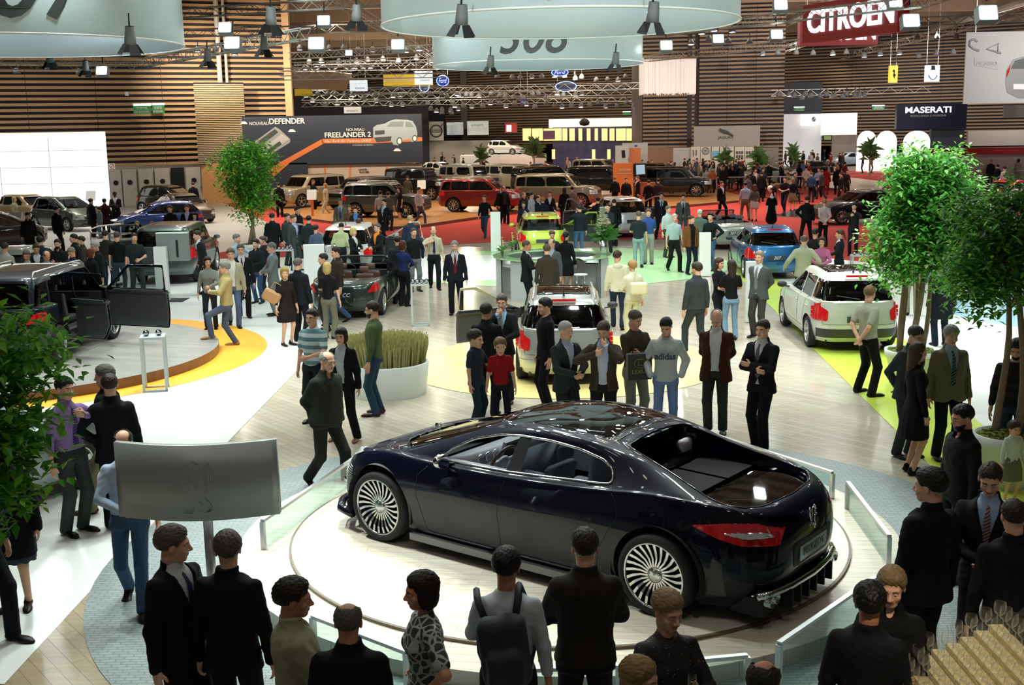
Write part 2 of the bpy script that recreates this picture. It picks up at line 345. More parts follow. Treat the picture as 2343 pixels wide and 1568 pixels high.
# fine louvre panel
b = MB().mt(mat('louvre_timber', (0.42, 0.33, 0.20), 0.6))
c0 = A_+d_*22.5; z = 4.1-1.4
p0 = AT(458, 228, 76.6); p1 = AT(566, 372, 79.0)
for k in range(44): b.box(((p0[0]+p1[0])/2, 77.0, 2.6+k*0.115), (3.15, 0.1, 0.07), Matrix.Rotation(math.atan(0.446), 3, 'Z'))
b.mt(M_back); b.box(((p0[0]+p1[0])/2, 77.1, 5.1), (3.15, 0.05, 5.2), Matrix.Rotation(math.atan(0.446), 3, 'Z'))
struct(b.build('trim_2'))
# doors with portholes
def on_wall(px, py, off=0.0):
    """point on the left wall plane (shifted towards the hall) seen at a pixel"""
    d = ray(px, py); n = n_; p = A_+n*off
    t = (n.x*p.x+n.y*p.y)/(n.x*d[0]+n.y*d[1]); return Vector((d[0]*t, d[1]*t, CH+d[2]*t))
M_door = mat('door_paint', (0.55, 0.54, 0.49), 0.5)
dn = 1
for x0, x1, cx in ((250, 277, 258), (279, 312, 296), (316, 351, 334), (353, 388, 370), (424, 461, 443)):
    a = on_wall(x0, 400, 0.1); c = on_wall(x1, 400, 0.1); q = on_wall(cx, 413, 0.14)
    e = empty('door_%d' % dn, ((a.x+c.x)/2, (a.y+c.y)/2, 0)); struct(e); e.rotation_euler = (0, 0, math.atan2(d_.y, d_.x)); W_ = (c-a).xy.length
    mb = MB().mt(M_door); mb.box((0, 0, 1.17), (W_-0.03, 0.08, 2.33)); struct(mb.build('door_leaf', e))
    mb = MB().mt(M_dark); mb.lathe([(0.001, -0.06), (0.16, -0.06)], 16, (0, 0, 1.5), 'y'); mb.mt(M_steel); mb.lathe([(0.16, -0.06), (0.16, -0.075), (0.18, -0.075), (0.18, -0.04)], 16, (0, 0, 1.5), 'y'); struct(mb.build('porthole', e))
    mb = MB().mt(M_steel); mb.box((W_/2-0.1, -0.09, 1.05), (0.12, 0.08, 0.03)); struct(mb.build('door_handle', e)); dn += 1
mb = MB().mt(M_dark); a = on_wall(391, 400, 0.12); c = on_wall(422, 400, 0.12)
mb.add([(a.x, a.y, 0), (c.x, c.y, 0), (c.x, c.y, 2.35), (a.x, a.y, 2.35)], [(0, 1, 2, 3)]); struct(mb.build('door_%d' % dn))
# far walls
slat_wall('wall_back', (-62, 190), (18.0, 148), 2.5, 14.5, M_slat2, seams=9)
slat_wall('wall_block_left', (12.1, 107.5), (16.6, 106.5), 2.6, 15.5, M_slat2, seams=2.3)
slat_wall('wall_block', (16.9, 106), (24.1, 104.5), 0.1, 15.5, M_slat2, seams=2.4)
b = MB().mt(mat('timber_plain', (0.33, 0.19, 0.10), 0.6)); b.box((14.3, 107.2, 1.3), (4.6, 0.4, 2.6)); b.mt(mat('block_side', (0.05, 0.04, 0.04), 0.8)); b.box((20.0, 112, 7.8), (8.1, 11, 15.4)); b.box((14.3, 112.5, 7.8), (4.4, 9, 15.4))
struct(b.build('wall_block_core'))
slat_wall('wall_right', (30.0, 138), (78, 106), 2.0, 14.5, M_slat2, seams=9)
b = MB().mt(mat('dark_drape', (0.03, 0.03, 0.038), 0.9)); b.box((-22, 150, 5), (24, 0.3, 10)); b.box((-42, 120, 6), (20, 0.3, 12)); b.box((-14, 162, 5), (24, 0.3, 10)); struct(b.build('wall_drape'))
# ceiling
def ceil_n(nt, b):
    tc = nt.nodes.new('ShaderNodeTexCoord'); wv = nt.nodes.new('ShaderNodeTexWave'); wv.inputs['Scale'].default_value = 0.35; wv.inputs['Distortion'].default_value = 0.0; wv.bands_direction = 'Y'
    cr = nt.nodes.new('ShaderNodeValToRGB'); cr.color_ramp.elements[0].color = (0.10, 0.07, 0.05, 1); cr.color_ramp.elements[1].color = (0.26, 0.19, 0.13, 1); cr.color_ramp.elements[0].position = 0.4; cr.color_ramp.elements[1].position = 0.6
    nt.links.new(tc.outputs['Object'], wv.inputs[0]); nt.links.new(wv.outputs[0], cr.inputs[0]); nt.links.new(cr.outputs[0], b.inputs['Base Color'])
M_ceil = nodes_mat('ceiling_boards', ceil_n, 0.8)
b = MB().mt(M_ceil); b.add([(-90, -6, 15.6), (110, -6, 15.6), (110, 250, 15.6), (-90, 250, 15.6)], [(3, 2, 1, 0)]); struct(b.build('ceiling'))
b = MB().mt(mat('beam_timber', (0.30, 0.21, 0.14), 0.7)); 
for y in np.arange(44, 240, 11.0): b.box((5, y, 14.9), (180, 0.5, 1.2))
for y in np.arange(49, 240, 11.0): b.box((5, y, 15.2), (180, 2.6, 0.12))
b.mt(mat('duct_grey', (0.45, 0.42, 0.38), 0.5, 0.3)); 
for x in np.arange(-46, 90, 17.0): b.tube([(x, 40, 14.2), (x+14, 240, 14.2)], 0.35, 8)
struct(b.build('trim_3'))
b = MB().mt(M_gpaint); b.box((-89, 120, 8), (0.3, 260, 16)); b.box((109, 120, 8), (0.3, 260, 16)); b.box((5, 249, 8), (200, 0.3, 16)); struct(b.build('wall_far'))
# column in the middle
b = MB().mt(mat('column_brown', (0.06, 0.045, 0.04), 0.5)); q = AT(1064, 330, 160); b.box((q[0], 160, 6.8), (0.85, 0.85, 13.6)); struct(b.build('column'))
# ================================================================ PEOPLE
def mkq(name, V, Q, mats, parent=None, mi=None, smooth=True):
    me = bpy.data.meshes.new(name); V = np.ascontiguousarray(V, dtype=np.float32); Q = np.ascontiguousarray(Q, dtype=np.int32)
    me.vertices.add(len(V)); me.vertices.foreach_set('co', V.ravel())
    me.loops.add(Q.size); me.loops.foreach_set('vertex_index', Q.ravel())
    me.polygons.add(len(Q)); me.polygons.foreach_set('loop_start', np.arange(0, Q.size, Q.shape[1], dtype=np.int32))
    me.polygons.foreach_set('loop_total', np.full(len(Q), Q.shape[1], dtype=np.int32)) if False else None
    for m in (mats if isinstance(mats, (list, tuple)) else [mats]): me.materials.append(m)
    if mi is not None: me.polygons.foreach_set('material_index', np.asarray(mi, dtype=np.int32))
    me.update(calc_edges=True)
    me.polygons.foreach_set('use_smooth', np.full(len(Q), smooth, dtype=bool))
    o = bpy.data.objects.new(name, me); C.objects.link(o)
    if parent is not None: o.parent = parent
    return o
def nets(f, lo, hi, h):
    """iso-surface of a signed-distance function as smooth quads"""
    n = [int(math.ceil((hi[i]-lo[i])/h))+1 for i in range(3)]
    X, Y, Z = [(lo[i]+h*np.arange(n[i])).astype(np.float32) for i in range(3)]
    v = f(X[:, None, None], Y[None, :, None], Z[None, None, :])
    v = np.ascontiguousarray(np.broadcast_to(v, n), dtype=np.float32)
    v = np.where(v == 0, 1e-7, v); s = v < 0
    cs = [s[a:n[0]-1+a, b:n[1]-1+b, c:n[2]-1+c] for a in (0, 1) for b in (0, 1) for c in (0, 1)]
    cnt = sum(c.astype(np.int8) for c in cs); act = (cnt > 0) & (cnt < 8)
    ids = -np.ones(act.shape, dtype=np.int32); I = np.argwhere(act)
    if len(I) == 0: return np.zeros((0, 3)), np.zeros((0, 4), dtype=int)
    ids[act] = np.arange(len(I)); i, j, k = I.T
    acc = np.zeros((len(I), 3), dtype=np.float32); ct = np.zeros(len(I), dtype=np.float32)
    cv = {(a, b, c): v[i+a, j+b, k+c] for a in (0, 1) for b in (0, 1) for c in (0, 1)}
    for ax in range(3):
        for p in (0, 1):
            for q in (0, 1):
                a = [p, q]; a.insert(ax, 0); e = [p, q]; e.insert(ax, 1)
                va, ve = cv[tuple(a)], cv[tuple(e)]; m = (va < 0) != (ve < 0)
                t = va[m]/(va[m]-ve[m]); pos = np.tile(np.array(a, dtype=np.float32), (m.sum(), 1)); pos[:, ax] = t
                acc[m] += pos; ct[m] += 1
    V = (I+acc/ct[:, None])*h+np.array(lo, dtype=np.float32)
    Qs = []
    for ax in range(3):
        o1, o2 = [(1, 2), (2, 0), (0, 1)][ax]
        sl = [slice(None)]*3; sl2 = [slice(None)]*3; sl[ax] = slice(0, -1); sl2[ax] = slice(1, None)
        for o_ in (o1, o2): sl[o_] = slice(1, -1); sl2[o_] = slice(1, -1)
        a = s[tuple(sl)]; e = s[tuple(sl2)]; m = a != e; E = np.argwhere(m)
        if len(E) == 0: continue
        E[:, o1] += 1; E[:, o2] += 1
        def idx(d1, d2):
            J = E.copy(); J[:, o1] += d1; J[:, o2] += d2; return ids[J[:, 0], J[:, 1], J[:, 2]]
        q = np.stack([idx(-1, -1), idx(0, -1), idx(0, 0), idx(-1, 0)], 1)
        fl = a[m]; q[~fl] = q[~fl][:, ::-1]; Qs.append(q)
    return V, np.concatenate(Qs)
def cap_(X, Y, Z, a, b, r1, r2):
    a = np.array(a, dtype=np.float32); b = np.array(b, dtype=np.float32); d = b-a; L = float(d@d)+1e-9
    px, py, pz = X-a[0], Y-a[1], Z-a[2]; t = np.clip((px*d[0]+py*d[1]+pz*d[2])/L, 0, 1)
    return np.sqrt((px-t*d[0])**2+(py-t*d[1])**2+(pz-t*d[2])**2)-(r1+(r2-r1)*t)
def ell(X, Y, Z, c, r):
    q = np.sqrt(((X-c[0])/r[0])**2+((Y-c[1])/r[1])**2+((Z-c[2])/r[2])**2); return (q-1)*min(r)
def smin(a, b, k):
    h = np.clip(0.5+0.5*(b-a)/k, 0, 1); return b*(1-h)+a*h-k*h*(1-h)
def sst(a, b, x): t = np.clip((x-a)/(b-a), 0, 1); return t*t*(3-2*t)
def srgb(h):
    c = [int(h[i:i+2], 16)/255 for i in (0, 2, 4)]; return tuple(v/12.92 if v <= 0.04045 else ((v+0.055)/1.055)**2.4 for v in c)
def cloth(h, rough=0.85):
    return mat('cloth_'+h, srgb(h), rough, spec=0.2, nz=(9, 0.10), bump=(300, 0.15, 0.002))
def skin_m(t): return mat('skin_'+t, srgb(dict(a='d9a88c', b='c48d6f', c='3a241a', d='b07a5c')[t]), 0.5, spec=0.35, nz=(25, 0.06))
def hair_m(h):
    return mat('hair_'+h, srgb(h), 0.55, spec=0.3, nz=(60, 0.25), bump=(140, 0.5, 0.004))
M_lip = mat('lips', srgb('a8645a'), 0.5); M_eyew = mat('eye_white', (0.6, 0.58, 0.55), 0.3); M_eyed = mat('eye_dark', (0.03, 0.02, 0.015), 0.2)
_cache = {}
def head_mesh(sex, hv):
    k = ('head', sex, hv)
    if k in _cache: return _cache[k]
    nk = 0.050 if sex != 'm' else 0.058
    def f(X, Y, Z):
        AX = np.abs(X)
        d = ell(X, Y, Z, (0, .015, .035), (.077, .098, .086)); d = smin(d, ell(X, Y, Z, (0, -.022, -.035), (.061, .074, .083)), .03)
        d = smin(d, ell(X, Y, Z, (0, -.062, -.092), (.032, .026, .022)), .03)
        d = smin(d, cap_(AX, Y, Z, (.0, -.082, .026), (.042, -.070, .024), .013, .012), .018)
        d = smin(d, ell(AX, Y, Z, (.040, -.062, -.030), (.024, .022, .022)), .02)
        d = -smin(-d, ell(AX, Y, Z, (.031, -.104, .006), (.017, .017, .012)), .012)
        d = smin(d, cap_(X, Y, Z, (0, -.088, .014), (0, -.114, -.026), .008, .0125), .010)
        d = smin(d, ell(AX, Y, Z, (.012, -.100, -.032), (.009, .012, .008)), .006)
        d = smin(d, ell(X, Y, Z, (0, -.090, -.053), (.026, .012, .006)), .006); d = smin(d, ell(X, Y, Z, (0, -.090, -.064), (.022, .012, .006)), .005)
        d = smin(d, ell(AX, Y, Z, (.080, .012, -.004), (.010, .020, .032)), .008)
        d = smin(d, cap_(X, Y, Z, (0, .022, -.05), (0, .030, -.21), nk, nk+.004), .025)
        return d
    V, Q = nets(f, (-.11, -.15, -.19), (.11, .14, .14), hv)
    c = V[Q].mean(1); mi = np.zeros(len(Q), dtype=int); ax = np.abs(c[:, 0])
    mi[(ax < .024) & (c[:, 2] > -.070) & (c[:, 2] < -.049) & (c[:, 1] < -.085)] = 1
    mi[(ax < .050) & (ax > .014) & (c[:, 2] > .019) & (c[:, 2] < .029+.0) & (c[:, 1] < -.07)] = 2
    _cache[k] = (V, Q, mi); return _cache[k]
def hair_mesh(st, hv):
    k = ('hair', st, hv)
    if k in _cache: return _cache[k]
    def f(X, Y, Z):
        t = dict(short=.010, buzz=.005, bald=.008, curly=.022, thick=.018).get(st, .016)
        pl = Z+.75*Y+.004*np.sin(90*X)+.003*np.sin(170*X+60*Y); pl = pl+.030*np.exp(-((np.abs(X)-.078)/.018)**2-((Y+.028)/.016)**2)
        d = ell(X, Y, Z, (0, .018, .037), (.080, .101, .089))-t*sst(-.002, .065, pl)-.002
        n = .0026*np.sin(110*X+60*Y+2*np.sin(70*Z))*np.sin(95*Z+40*X+2*np.sin(80*Y))*(1.5 if st == 'curly' else 1)+.002*np.sin(230*X+9)*np.sin(190*Z+70*Y)
        if st in ('short', 'buzz', 'bald', 'curly', 'thick'):
            d = np.maximum(d, -(pl-.012+.010*sst(-.02, .06, Y))*.8)
            if st == 'bald': d = np.maximum(d, -ell(X, Y, Z, (0, -.015, .105), (.066, .105, .085)))
        else:
            d = np.maximum(d, -(pl-.0)*.8)
            if st == 'bob': e = ell(X, Y, Z, (0, .03, -.025), (.100, .092, .125))
            elif st == 'long': e = smin(ell(X, Y, Z, (0, .035, -.03), (.098, .090, .13)), ell(X, Y, Z, (0, .075, -.14), (.085, .045, .15)), .04)
            elif st == 'pony': e = cap_(X, Y, Z, (0, .115, .05), (0, .15, -.17), .026, .018)
            else: e = cap_(X, Y, Z, (0, .12, .03), (0, .125, .0), .035, .03)
            if st in ('bob', 'long'):
                e = np.maximum(e, -ell(X, Y, Z, (0, -.085, -.045), (.064, .105, .118)))
                e = np.maximum(e, -(ell(X, Y, Z, (0, .02, -.16), (.056, .06, .14))))
            d = smin(d, e, .015)
        return d+n
    V, Q = nets(f, (-.13, -.13, -.32 if st in ('long', 'pony', 'bob') else -.10), (.13, .20, .17), max(hv, .006))
    _cache[k] = (V, Q); return _cache[k]
def hand_mesh(pose, hv):
    """left hand, wrist at origin, fingers along -z, palm facing -x... thumb towards -y"""
    k = ('hand', pose, hv)
    if k in _cache: return _cache[k]
    c = dict(relax=.45, grip=1.25, flat=.12)[pose]
    def f(X, Y, Z):
        d = ell(X, Y, Z, (0, -.002, -.050), (.017, .041, .052)); d = smin(d, cap_(X, Y, Z, (0, 0, .03), (0, 0, -.02), .026, .024), .02)
        for i, (y, L) in enumerate(((-.030, .072), (-.010, .080), (.011, .074), (.030, .058))):
            p = np.array([-.002, y, -.088]); a = c*(.35+.1*i); r = .0092-(.001 if i == 3 else 0)
            for s_ in range(3):
                l = L*(.45, .30, .25)[s_]; q = p+np.array([-math.sin(a)*l, 0, -math.cos(a)*l]); d = smin(d, cap_(X, Y, Z, p, q, r, r-.0012), .004); p = q; a += c*.75; r -= .001
        p = np.array([-.004, -.030, -.035]); q = np.array([-.018, -.058, -.062]); e = np.array([-.03-.01*c, -.060+.012*c, -.088]); d = smin(d, cap_(X, Y, Z, p, q, .014, .011), .012); d = smin(d, cap_(X, Y, Z, q, e, .0105, .009), .005)
        return d
    lo = (-.13, -.08, -.19); V, Q = nets(f, lo, (.04, .055, .045), hv); _cache[k] = (V, Q); return _cache[k]
def shoe_mesh(kind, hv):
    k = ('shoe', kind, hv)
    if k in _cache: return _cache[k]
    def f(X, Y, Z):
        if kind == 'bare': r = (.042, .034)
        else: r = (.050, .042)
        s = .62; d = cap_(X, Y, Z/s, (0, .045, .045/s), (0, -.15, .028/s), r[1], r[0]*.92)*s; d = smin(d, cap_(X, Y, Z/s, (0, -.12, .03/s), (.0, -.20, .022/s), .045, .030)*s, .02)
        d = smin(d, cap_(X, Y, Z, (0, .035, .05), (0, .03, .10), .040, .038), .03)
        return np.maximum(d, -Z)
    V, Q = nets(f, (-.08, -.26, -.02), (.08, .12, .15), hv); _cache[k] = (V, Q); return _cache[k]
ARM = dict(d=(.265, -.03, .86, .6, .8), b=(.035, .165, .95, 1.0, .7), c=(-.035, -.20, 1.19, .9, -.1), p=(.225, -.07, .955, .8, 1.0), f=(.06, -.17, 1.47, .3, -.8), h=(.045, -.27, 1.08, .8, .2),
           r=(.21, -.50, 1.16, .5, .2), k=(.19, -.03, 1.03, 1.0, .25), w=(.25, -.22, .91, .2, .8), v=(.26, .20, .90, .3, .8), o=(.42, -.12, 1.02, .4, .6), g=(.12, -.30, 1.18, .7, .2), t=(.10, -.18, 1.36, .6, -.3), x=(.33, -.42, 1.05, .4, .4))
def ik(a, b, l1, l2, pole):
    d = b-a; L = np.linalg.norm(d); u = d/max(L, 1e-6); L = min(L, (l1+l2)*.995); b = a+u*L
    ca = (l1*l1+L*L-l2*l2)/(2*l1*L); ca = max(-1, min(1, ca)); n = pole-u*(pole@u); n = n/max(np.linalg.norm(n), 1e-6)
    return a+u*l1*ca+n*l1*math.sqrt(max(0, 1-ca*ca)), b
PM = dict(z=[.55, .70, .80, .88, .95, 1.02, 1.10, 1.20, 1.30, 1.38, 1.44, 1.485, 1.52, 1.60], w=[.195, .19, .186, .180, .172, .162, .158, .168, .182, .183, .155, .088, .064, .06], d=[.14, .135, .132, .128, .120, .112, .108, .115, .125, .122, .102, .075, .062, .06])
PF = dict(z=PM['z'], w=[.19, .19, .185, .175, .160, .138, .130, .142, .155, .156, .130, .076, .055, .05], d=[.15, .14, .135, .128, .116, .100, .095, .108, .125, .115, .092, .068, .054, .05])
NP = [0]
def person(px, py, h, face, label, top='suit', tc='22252a', bot='trousers', bc=None, arms='dd', legs='s', hair=('short', '2a2018'), skin='a', sex='m', shirt='c8ccd0', tie=None,
           yaw=0, nod=8, lean=0, girth=1.0, shoes='15120f', vz=1.14, group=None, tmat=None, bmat=None, z0=0.0, glasses=False, sleeve=None, hem=None, at=None, twist=0, extra=None, cat='person', name='person', beard=False):
    s = h/1.78
    if at is None: loc = G(px, py, z0+h)
    else: loc = np.array([at[0], at[1], 0])
    D = math.hypot(loc[0], loc[1]); near = D < 18; mid = D < 46
    tv = min(max(D*.00105, .0125), .034)/s; hv = .0052 if D < 15 else (.0075 if D < 32 else (.011 if D < 60 else .016))
    W = PM if sex == 'm' else PF; bc = bc or tc
    Wz = np.array(W['z']); Ww = np.array(W['w']); Wd = np.array(W['d'])
    gm = 1+(girth-1)*np.exp(-((Wz-1.02)/.28)**2); Ww = Ww*gm; Wd = Wd*(1+(gm-1)*1.7)
    child = sex == 'k'
    hs = 1.0 if not child else 1.22*(1.78/h)**.12
    SH = .176 if sex == 'm' else .156
    sh = {1: np.array([SH, .015, 1.400]), -1: np.array([-SH, .015, 1.400])}
    pts = {}
    for s_, code in ((1, arms[0]), (-1, arms[1])):
        t = ARM[code]; tgt = np.array([t[0]*s_, t[1], t[2]]); pole = np.array([t[3]*s_, t[4], -.35 if code not in 'c' else -.6])
        if code == 'c' and s_ == -1: tgt = tgt+np.array([0, -.02, -.05])
        pts[s_] = ik(sh[s_], tgt, .290, .262, pole)
    lg = {}
    st = dict(s=((.105, .0), (.105, .02)), w=((.09, -.27), (.09, .27)), v=((.09, .27), (.09, -.27)), W=((.19, .0), (.19, .02)), n=((.075, .0), (.075, .01)), c=((.10, -.10), (.12, .06)), u=((.11, -.36), (.10, .12)))[legs[0]]
    drop = .035 if legs[0] in 'wvu' else (.012 if legs[0] in 'W' else 0)
    for s_, (ax, ay) in ((1, st[0]), (-1, st[1])):
        az = .085+(.06 if (legs[0] in 'wv' and ay > .1) else 0)+(.2 if (legs[0] == 'u' and ay < -.1) else 0)
        hip = np.array([.088*s_, .0, .90-drop]); an = np.array([ax*s_, ay+.02, az]); lg[s_] = (hip,)+ik(hip, an, .425, .42, np.array([.12*s_, -1.0, 0]))
    def prof(Z, gw, gd): return np.interp(Z, Wz, Ww).astype(np.float32)*1.0+gw, np.interp(Z, Wz, Wd).astype(np.float32)+gd
    def torso(X, Y, Z, gw, gd, flare=0.0):
        ww, dd = prof(Z, gw, gd); ff = 1+flare*sst(1.0, .70, Z); ww = ww*ff; dd = dd*ff
        yo = .012*sst(1.2, 1.45, Z)-.006*np.exp(-((Z-1.25)/.12)**2)-(girth-1)*.10*np.exp(-((Z-1.05)/.15)**2)
        q = (np.abs(X/ww)**2.3+np.abs((Y-yo)/dd)**2.3)**(1/2.3); d = (q-1)*np.minimum(ww, dd)
        if sex == 'f': d = smin(d, ell(np.abs(X), Y, Z, (.070, -.085-gd*.5, 1.275), (.060+gw, .050+gd*.6, .060)), .03)
        return d
    def armsdf(X, Y, Z, d, r, k, frac=1.0):
        for s_ in (1, -1):
            e, w_ = pts[s_]; a = sh[s_]
            if frac < .55: e2 = a+(e-a)*(frac/.5); d = smin(d, cap_(X, Y, Z, a, e2, r[0], r[1]), k)
            else:
                d = smin(d, cap_(X, Y, Z, a, e, r[0], r[1]), k); w2 = e+(w_-e)*min(1.0, (frac-.5)/.5); d = smin(d, cap_(X, Y, Z, e, w2, r[1], r[2]), .02)
        return d
    def zdef(V):
        V = V.copy()
        if drop: V[:, 2] -= drop*sst(.5, .85, V[:, 2])*0
        if twist:
            a = math.radians(twist)*sst(.95, 1.35, V[:, 2]); c, s1 = np.cos(a), np.sin(a); x, y = V[:, 0].copy(), V[:, 1].copy(); V[:, 0] = c*x-s1*y; V[:, 1] = s1*x+c*y
        if lean:
            a = math.radians(lean)*sst(.85, 1.30, V[:, 2]); pz = .95; c, s1 = np.cos(a), np.sin(a); y, z = V[:, 1].copy(), V[:, 2]-pz
            V[:, 1] = c*y-s1*z*1.0; V[:, 2] = pz+s1*y*.6+c*z
        return V*s
    fold = lambda X, Y, Z: .0032*np.sin(31*Z+22*X+9*Y+NP[0])*np.sin(33*X-27*Y+11*Z)+.0016*np.sin(62*Z-57*X+4*np.sin(19*Z+NP[0]))
    allx = [p[0] for s_ in (1, -1) for p in pts[s_]]; ally = [p[1] for s_ in (1, -1) for p in pts[s_]]; allz = [p[2] for s_ in (1, -1) for p in pts[s_]]
    lo = [min(-.27, min(allx)-.08), min(-.20-.2*(girth-1), min(ally)-.08), min(allz)-.07]; hi = [max(.27, max(allx)+.08), max(.19, max(ally)+.08), 1.60]
    NP[0] += 1; rot = math.radians(face)
    # ---- body: one mesh (trunk, limbs, neck, head, hands)
    sleeve = sleeve if sleeve is not None else dict(tee=.36, polo=.36, dress=.36, vest=.0).get(top, 1.0)
    skirt = bot in ('skirt', 'shorts')
    def fb(X, Y, Z):
        d = torso(X, Y, Z, -.022, -.022); d = np.maximum(d, -(Z-.88)); d = smin(d, cap_(X, Y, Z, (0, .02, 1.40), (0, .012, 1.58), .045, .045), .01)
        d = armsdf(X, Y, Z, d, (.046, .038, .027), .03)
        for s_ in (1, -1):
            hp, kn, an = lg[s_]; d = smin(d, cap_(X, Y, Z, hp, kn, .078, .052), .03); d = smin(d, cap_(X, Y, Z, kn, an, .052, .034), .02)
        return d
    bv = tv*1.0 if (sleeve < 1 or skirt) else tv*2.0
    ay_ = [lg[s_][i][1] for s_ in (1, -1) for i in (1, 2)]
    Vb, Qb = nets(fb, (lo[0], min(lo[1], min(ay_)-.1), .04), (hi[0], max(hi[1], max(ay_)+.1), hi[2]), bv); Vb = zdef(Vb); parts = [(Vb, Qb, np.zeros(len(Qb), int))]
    hm = head_mesh(sex, hv); hz = 1.78-.122*hs/1.0
    ya, na = math.radians(yaw), math.radians(nod)
    Rh = np.array(Matrix.Rotation(ya, 3, 'Z') @ Matrix.Rotation(na, 3, 'X'))
    def place_head(V):
        wt = sst(-.17, -.085, V[:, 2])[:, None]; far = np.abs(V[:, 1:2]-.02) > .075; wt = np.where(far, 1, wt); V = (V*hs)*(1-wt)+((V*hs) @ Rh.T)*wt; V = V+np.array([0, -.012, hz]); c = zdef(np.array([[0, -.012, hz]]))[0]/s
        if lean or twist:
            V0 = V-np.array([0, -.012, hz]); Rl = np.array(Matrix.Rotation(math.radians(lean*.6), 3, 'X') @ Matrix.Rotation(math.radians(twist), 3, 'Z')); return (V0 @ Rl.T+c)*s
        return V*s
    parts.append((place_head(hm[0]), hm[1], hm[2]))
    hc = {1: 'relax', -1: 'relax'}; ht = {}
    for s_ in (1, -1):
        code = arms[0 if s_ == 1 else 1]; pose = 'grip' if code in 'fghrtx' else ('relax' if code in 'dwvokb' else 'flat')
        if code == 'p': continue
        hmv = hand_mesh(pose, max(.0045, hv*.8)); e, w_ = pts[s_]; z_ = e-w_; z_ = z_/np.linalg.norm(z_)
        fw = np.array([0, -1., 0]) if code in 'dwvokp' else np.array([-.3*s_, 0, 1.]) if code in 'fghrtx' else np.array([0, -.3, 1.])
        y_ = -(fw-z_*(fw@z_)); y_ /= np.linalg.norm(y_); x_ = np.cross(y_, z_); Vh = hmv[0].copy(); Qh = hmv[1]
        if s_ == -1: Vh[:, 0] *= -1; Qh = Qh[:, ::-1]
        M = np.stack([x_, y_, z_], 1); Vh = Vh*(1.0 if sex == 'm' else .9) @ M.T+w_; ht[s_] = (zdef((w_+M @ np.array([-.03*s_, 0, -.08]))[None])[0]); parts.append((zdef(Vh), Qh, np.zeros(len(Qh), int)))
    n0 = 0; VV = []; QQ = []; MM = []
    for V, Q, m_ in parts: VV.append(V); QQ.append(Q+n0); MM.append(m_); n0 += len(V)
    hc_, hcol = hair
    root = mkq(name, np.concatenate(VV), np.concatenate(QQ), [skin_m(skin), M_lip if skin != 'c' else skin_m('c'), hair_m(hcol) if hcol else skin_m(skin)], None, np.concatenate(MM))
    root.location = (loc[0], loc[1], z0); root.rotation_euler = (0, 0, rot)
    tag(root, label, cat, group)
    if hc_ != 'none':
        Vv, Qq = hair_mesh(hc_, hv); mkq('hair', place_head(Vv), Qq, hair_m(hcol), root)
    if beard and mid:
        def fbe(X, Y, Z):
            d = ell(X, Y, Z, (0, -.022, -.035), (.065, .079, .087)); d = smin(d, ell(X, Y, Z, (0, -.064, -.095), (.037, .030, .026)), .03); return np.maximum(np.maximum(d, Z+.050-.0), Y-.01)
        Vv, Qq = nets(fbe, (-.08, -.12, -.14), (.08, .05, -.02), hv); mkq('beard', place_head(Vv), Qq, hair_m(hcol), root)
    if mid:
        for s_ in (1, -1):
            b = MB().mt(M_eyew, True); b.lathe([(0.0005, -.0115)]+[(.0115*math.sin(a), -.0115*math.cos(a)) for a in (.5, 1.0, 1.6)], 8, (0, 0, 0), 'y'); b.mt(M_eyed, True); b.lathe([(0.0005, -.0125), (.0050, -.0117), (.0058, -.0100)], 8, (0, 0, 0), 'y')
            V = np.array(b.v)*np.array([1.1, .9, .62])+np.array([.031*s_, -.0795, .003]); o = mk('eye', place_head(V), b.f, b.mats, root, True, b.m)
    if glasses and mid:
        b = MB().mt(M_dark)
        for s_ in (1, -1):
            b.tube([(.031*s_+.021*math.cos(a), -.104, .002+.015*math.sin(a)) for a in np.linspace(0, 2*PI, 10)[:-1]], .0016, 4, closed=True); b.tube([(.052*s_, -.102, .006), (.080*s_, .01, .01)], .0018, 4)
        b.tube([(-.01, -.106, .004), (.01, -.106, .004)], .0016, 4); mk('glasses', place_head(np.array(b.v)), b.f, b.mats, root)
    # ---- trousers, skirt
    M_b = bmat or cloth(bc)
    topz = 1.04
    def legsd(X, Y, Z, r1, r2, r3, frac=1.0):
        d = None
        for s_ in (1, -1):
            hp, kn, an = lg[s_]; a2 = kn+(an-kn)*1.0; a2 = a2+np.array([0, .0, -.02])
            c1 = cap_(X, Y, Z, hp, kn, r1, r2); c2 = cap_(X, Y, Z, kn, a2, r2, r3); e = smin(c1, c2, .02); d = e if d is None else smin(d, e, .012)
        return d
    if bot in ('trousers', 'jeans', 'shorts'):
        k = .0 if bot == 'trousers' else -.007
        def ft(X, Y, Z):
            d = legsd(X, Y, Z, .096+k, .072+k, .068+k)
            t = torso(X, Y, Z, -.004, -.004); t = np.maximum(t, -(Z-.835)); d = smin(d, t, .05); d = np.maximum(d, Z-topz); d = d+fold(X, Y, Z)*.45
            return np.maximum(d, (.50 if bot == 'shorts' else .032)-Z)
        V, Q = nets(ft, (-.33, min(ay_)-.13-.1*(girth-1), .02), (.33, max(max(ay_)+.13, .16), topz+.04), tv); mkq(bot, zdef(V), Q, M_b, root)
    else:
        sz = hem or .52
        def fs(X, Y, Z):
            d = torso(X, Y, Z, .004, .004, .14); d = np.maximum(d, Z-topz); d = np.maximum(d, sz-Z); return d+.006*np.sin(np.arctan2(Y, X)*11)*sst(.95, .6, Z)
        V, Q = nets(fs, (-.30, -.26, sz-.04), (.30, .26, topz+.04), tv); mkq('skirt', zdef(V), Q, M_b, root)
    # ---- tops
    M_t = tmat or cloth(tc)
    kind = top
    thick = dict(suit=.012, blazer=.012, coat=.022, jacket=.018, open=.016).get(kind, .004)
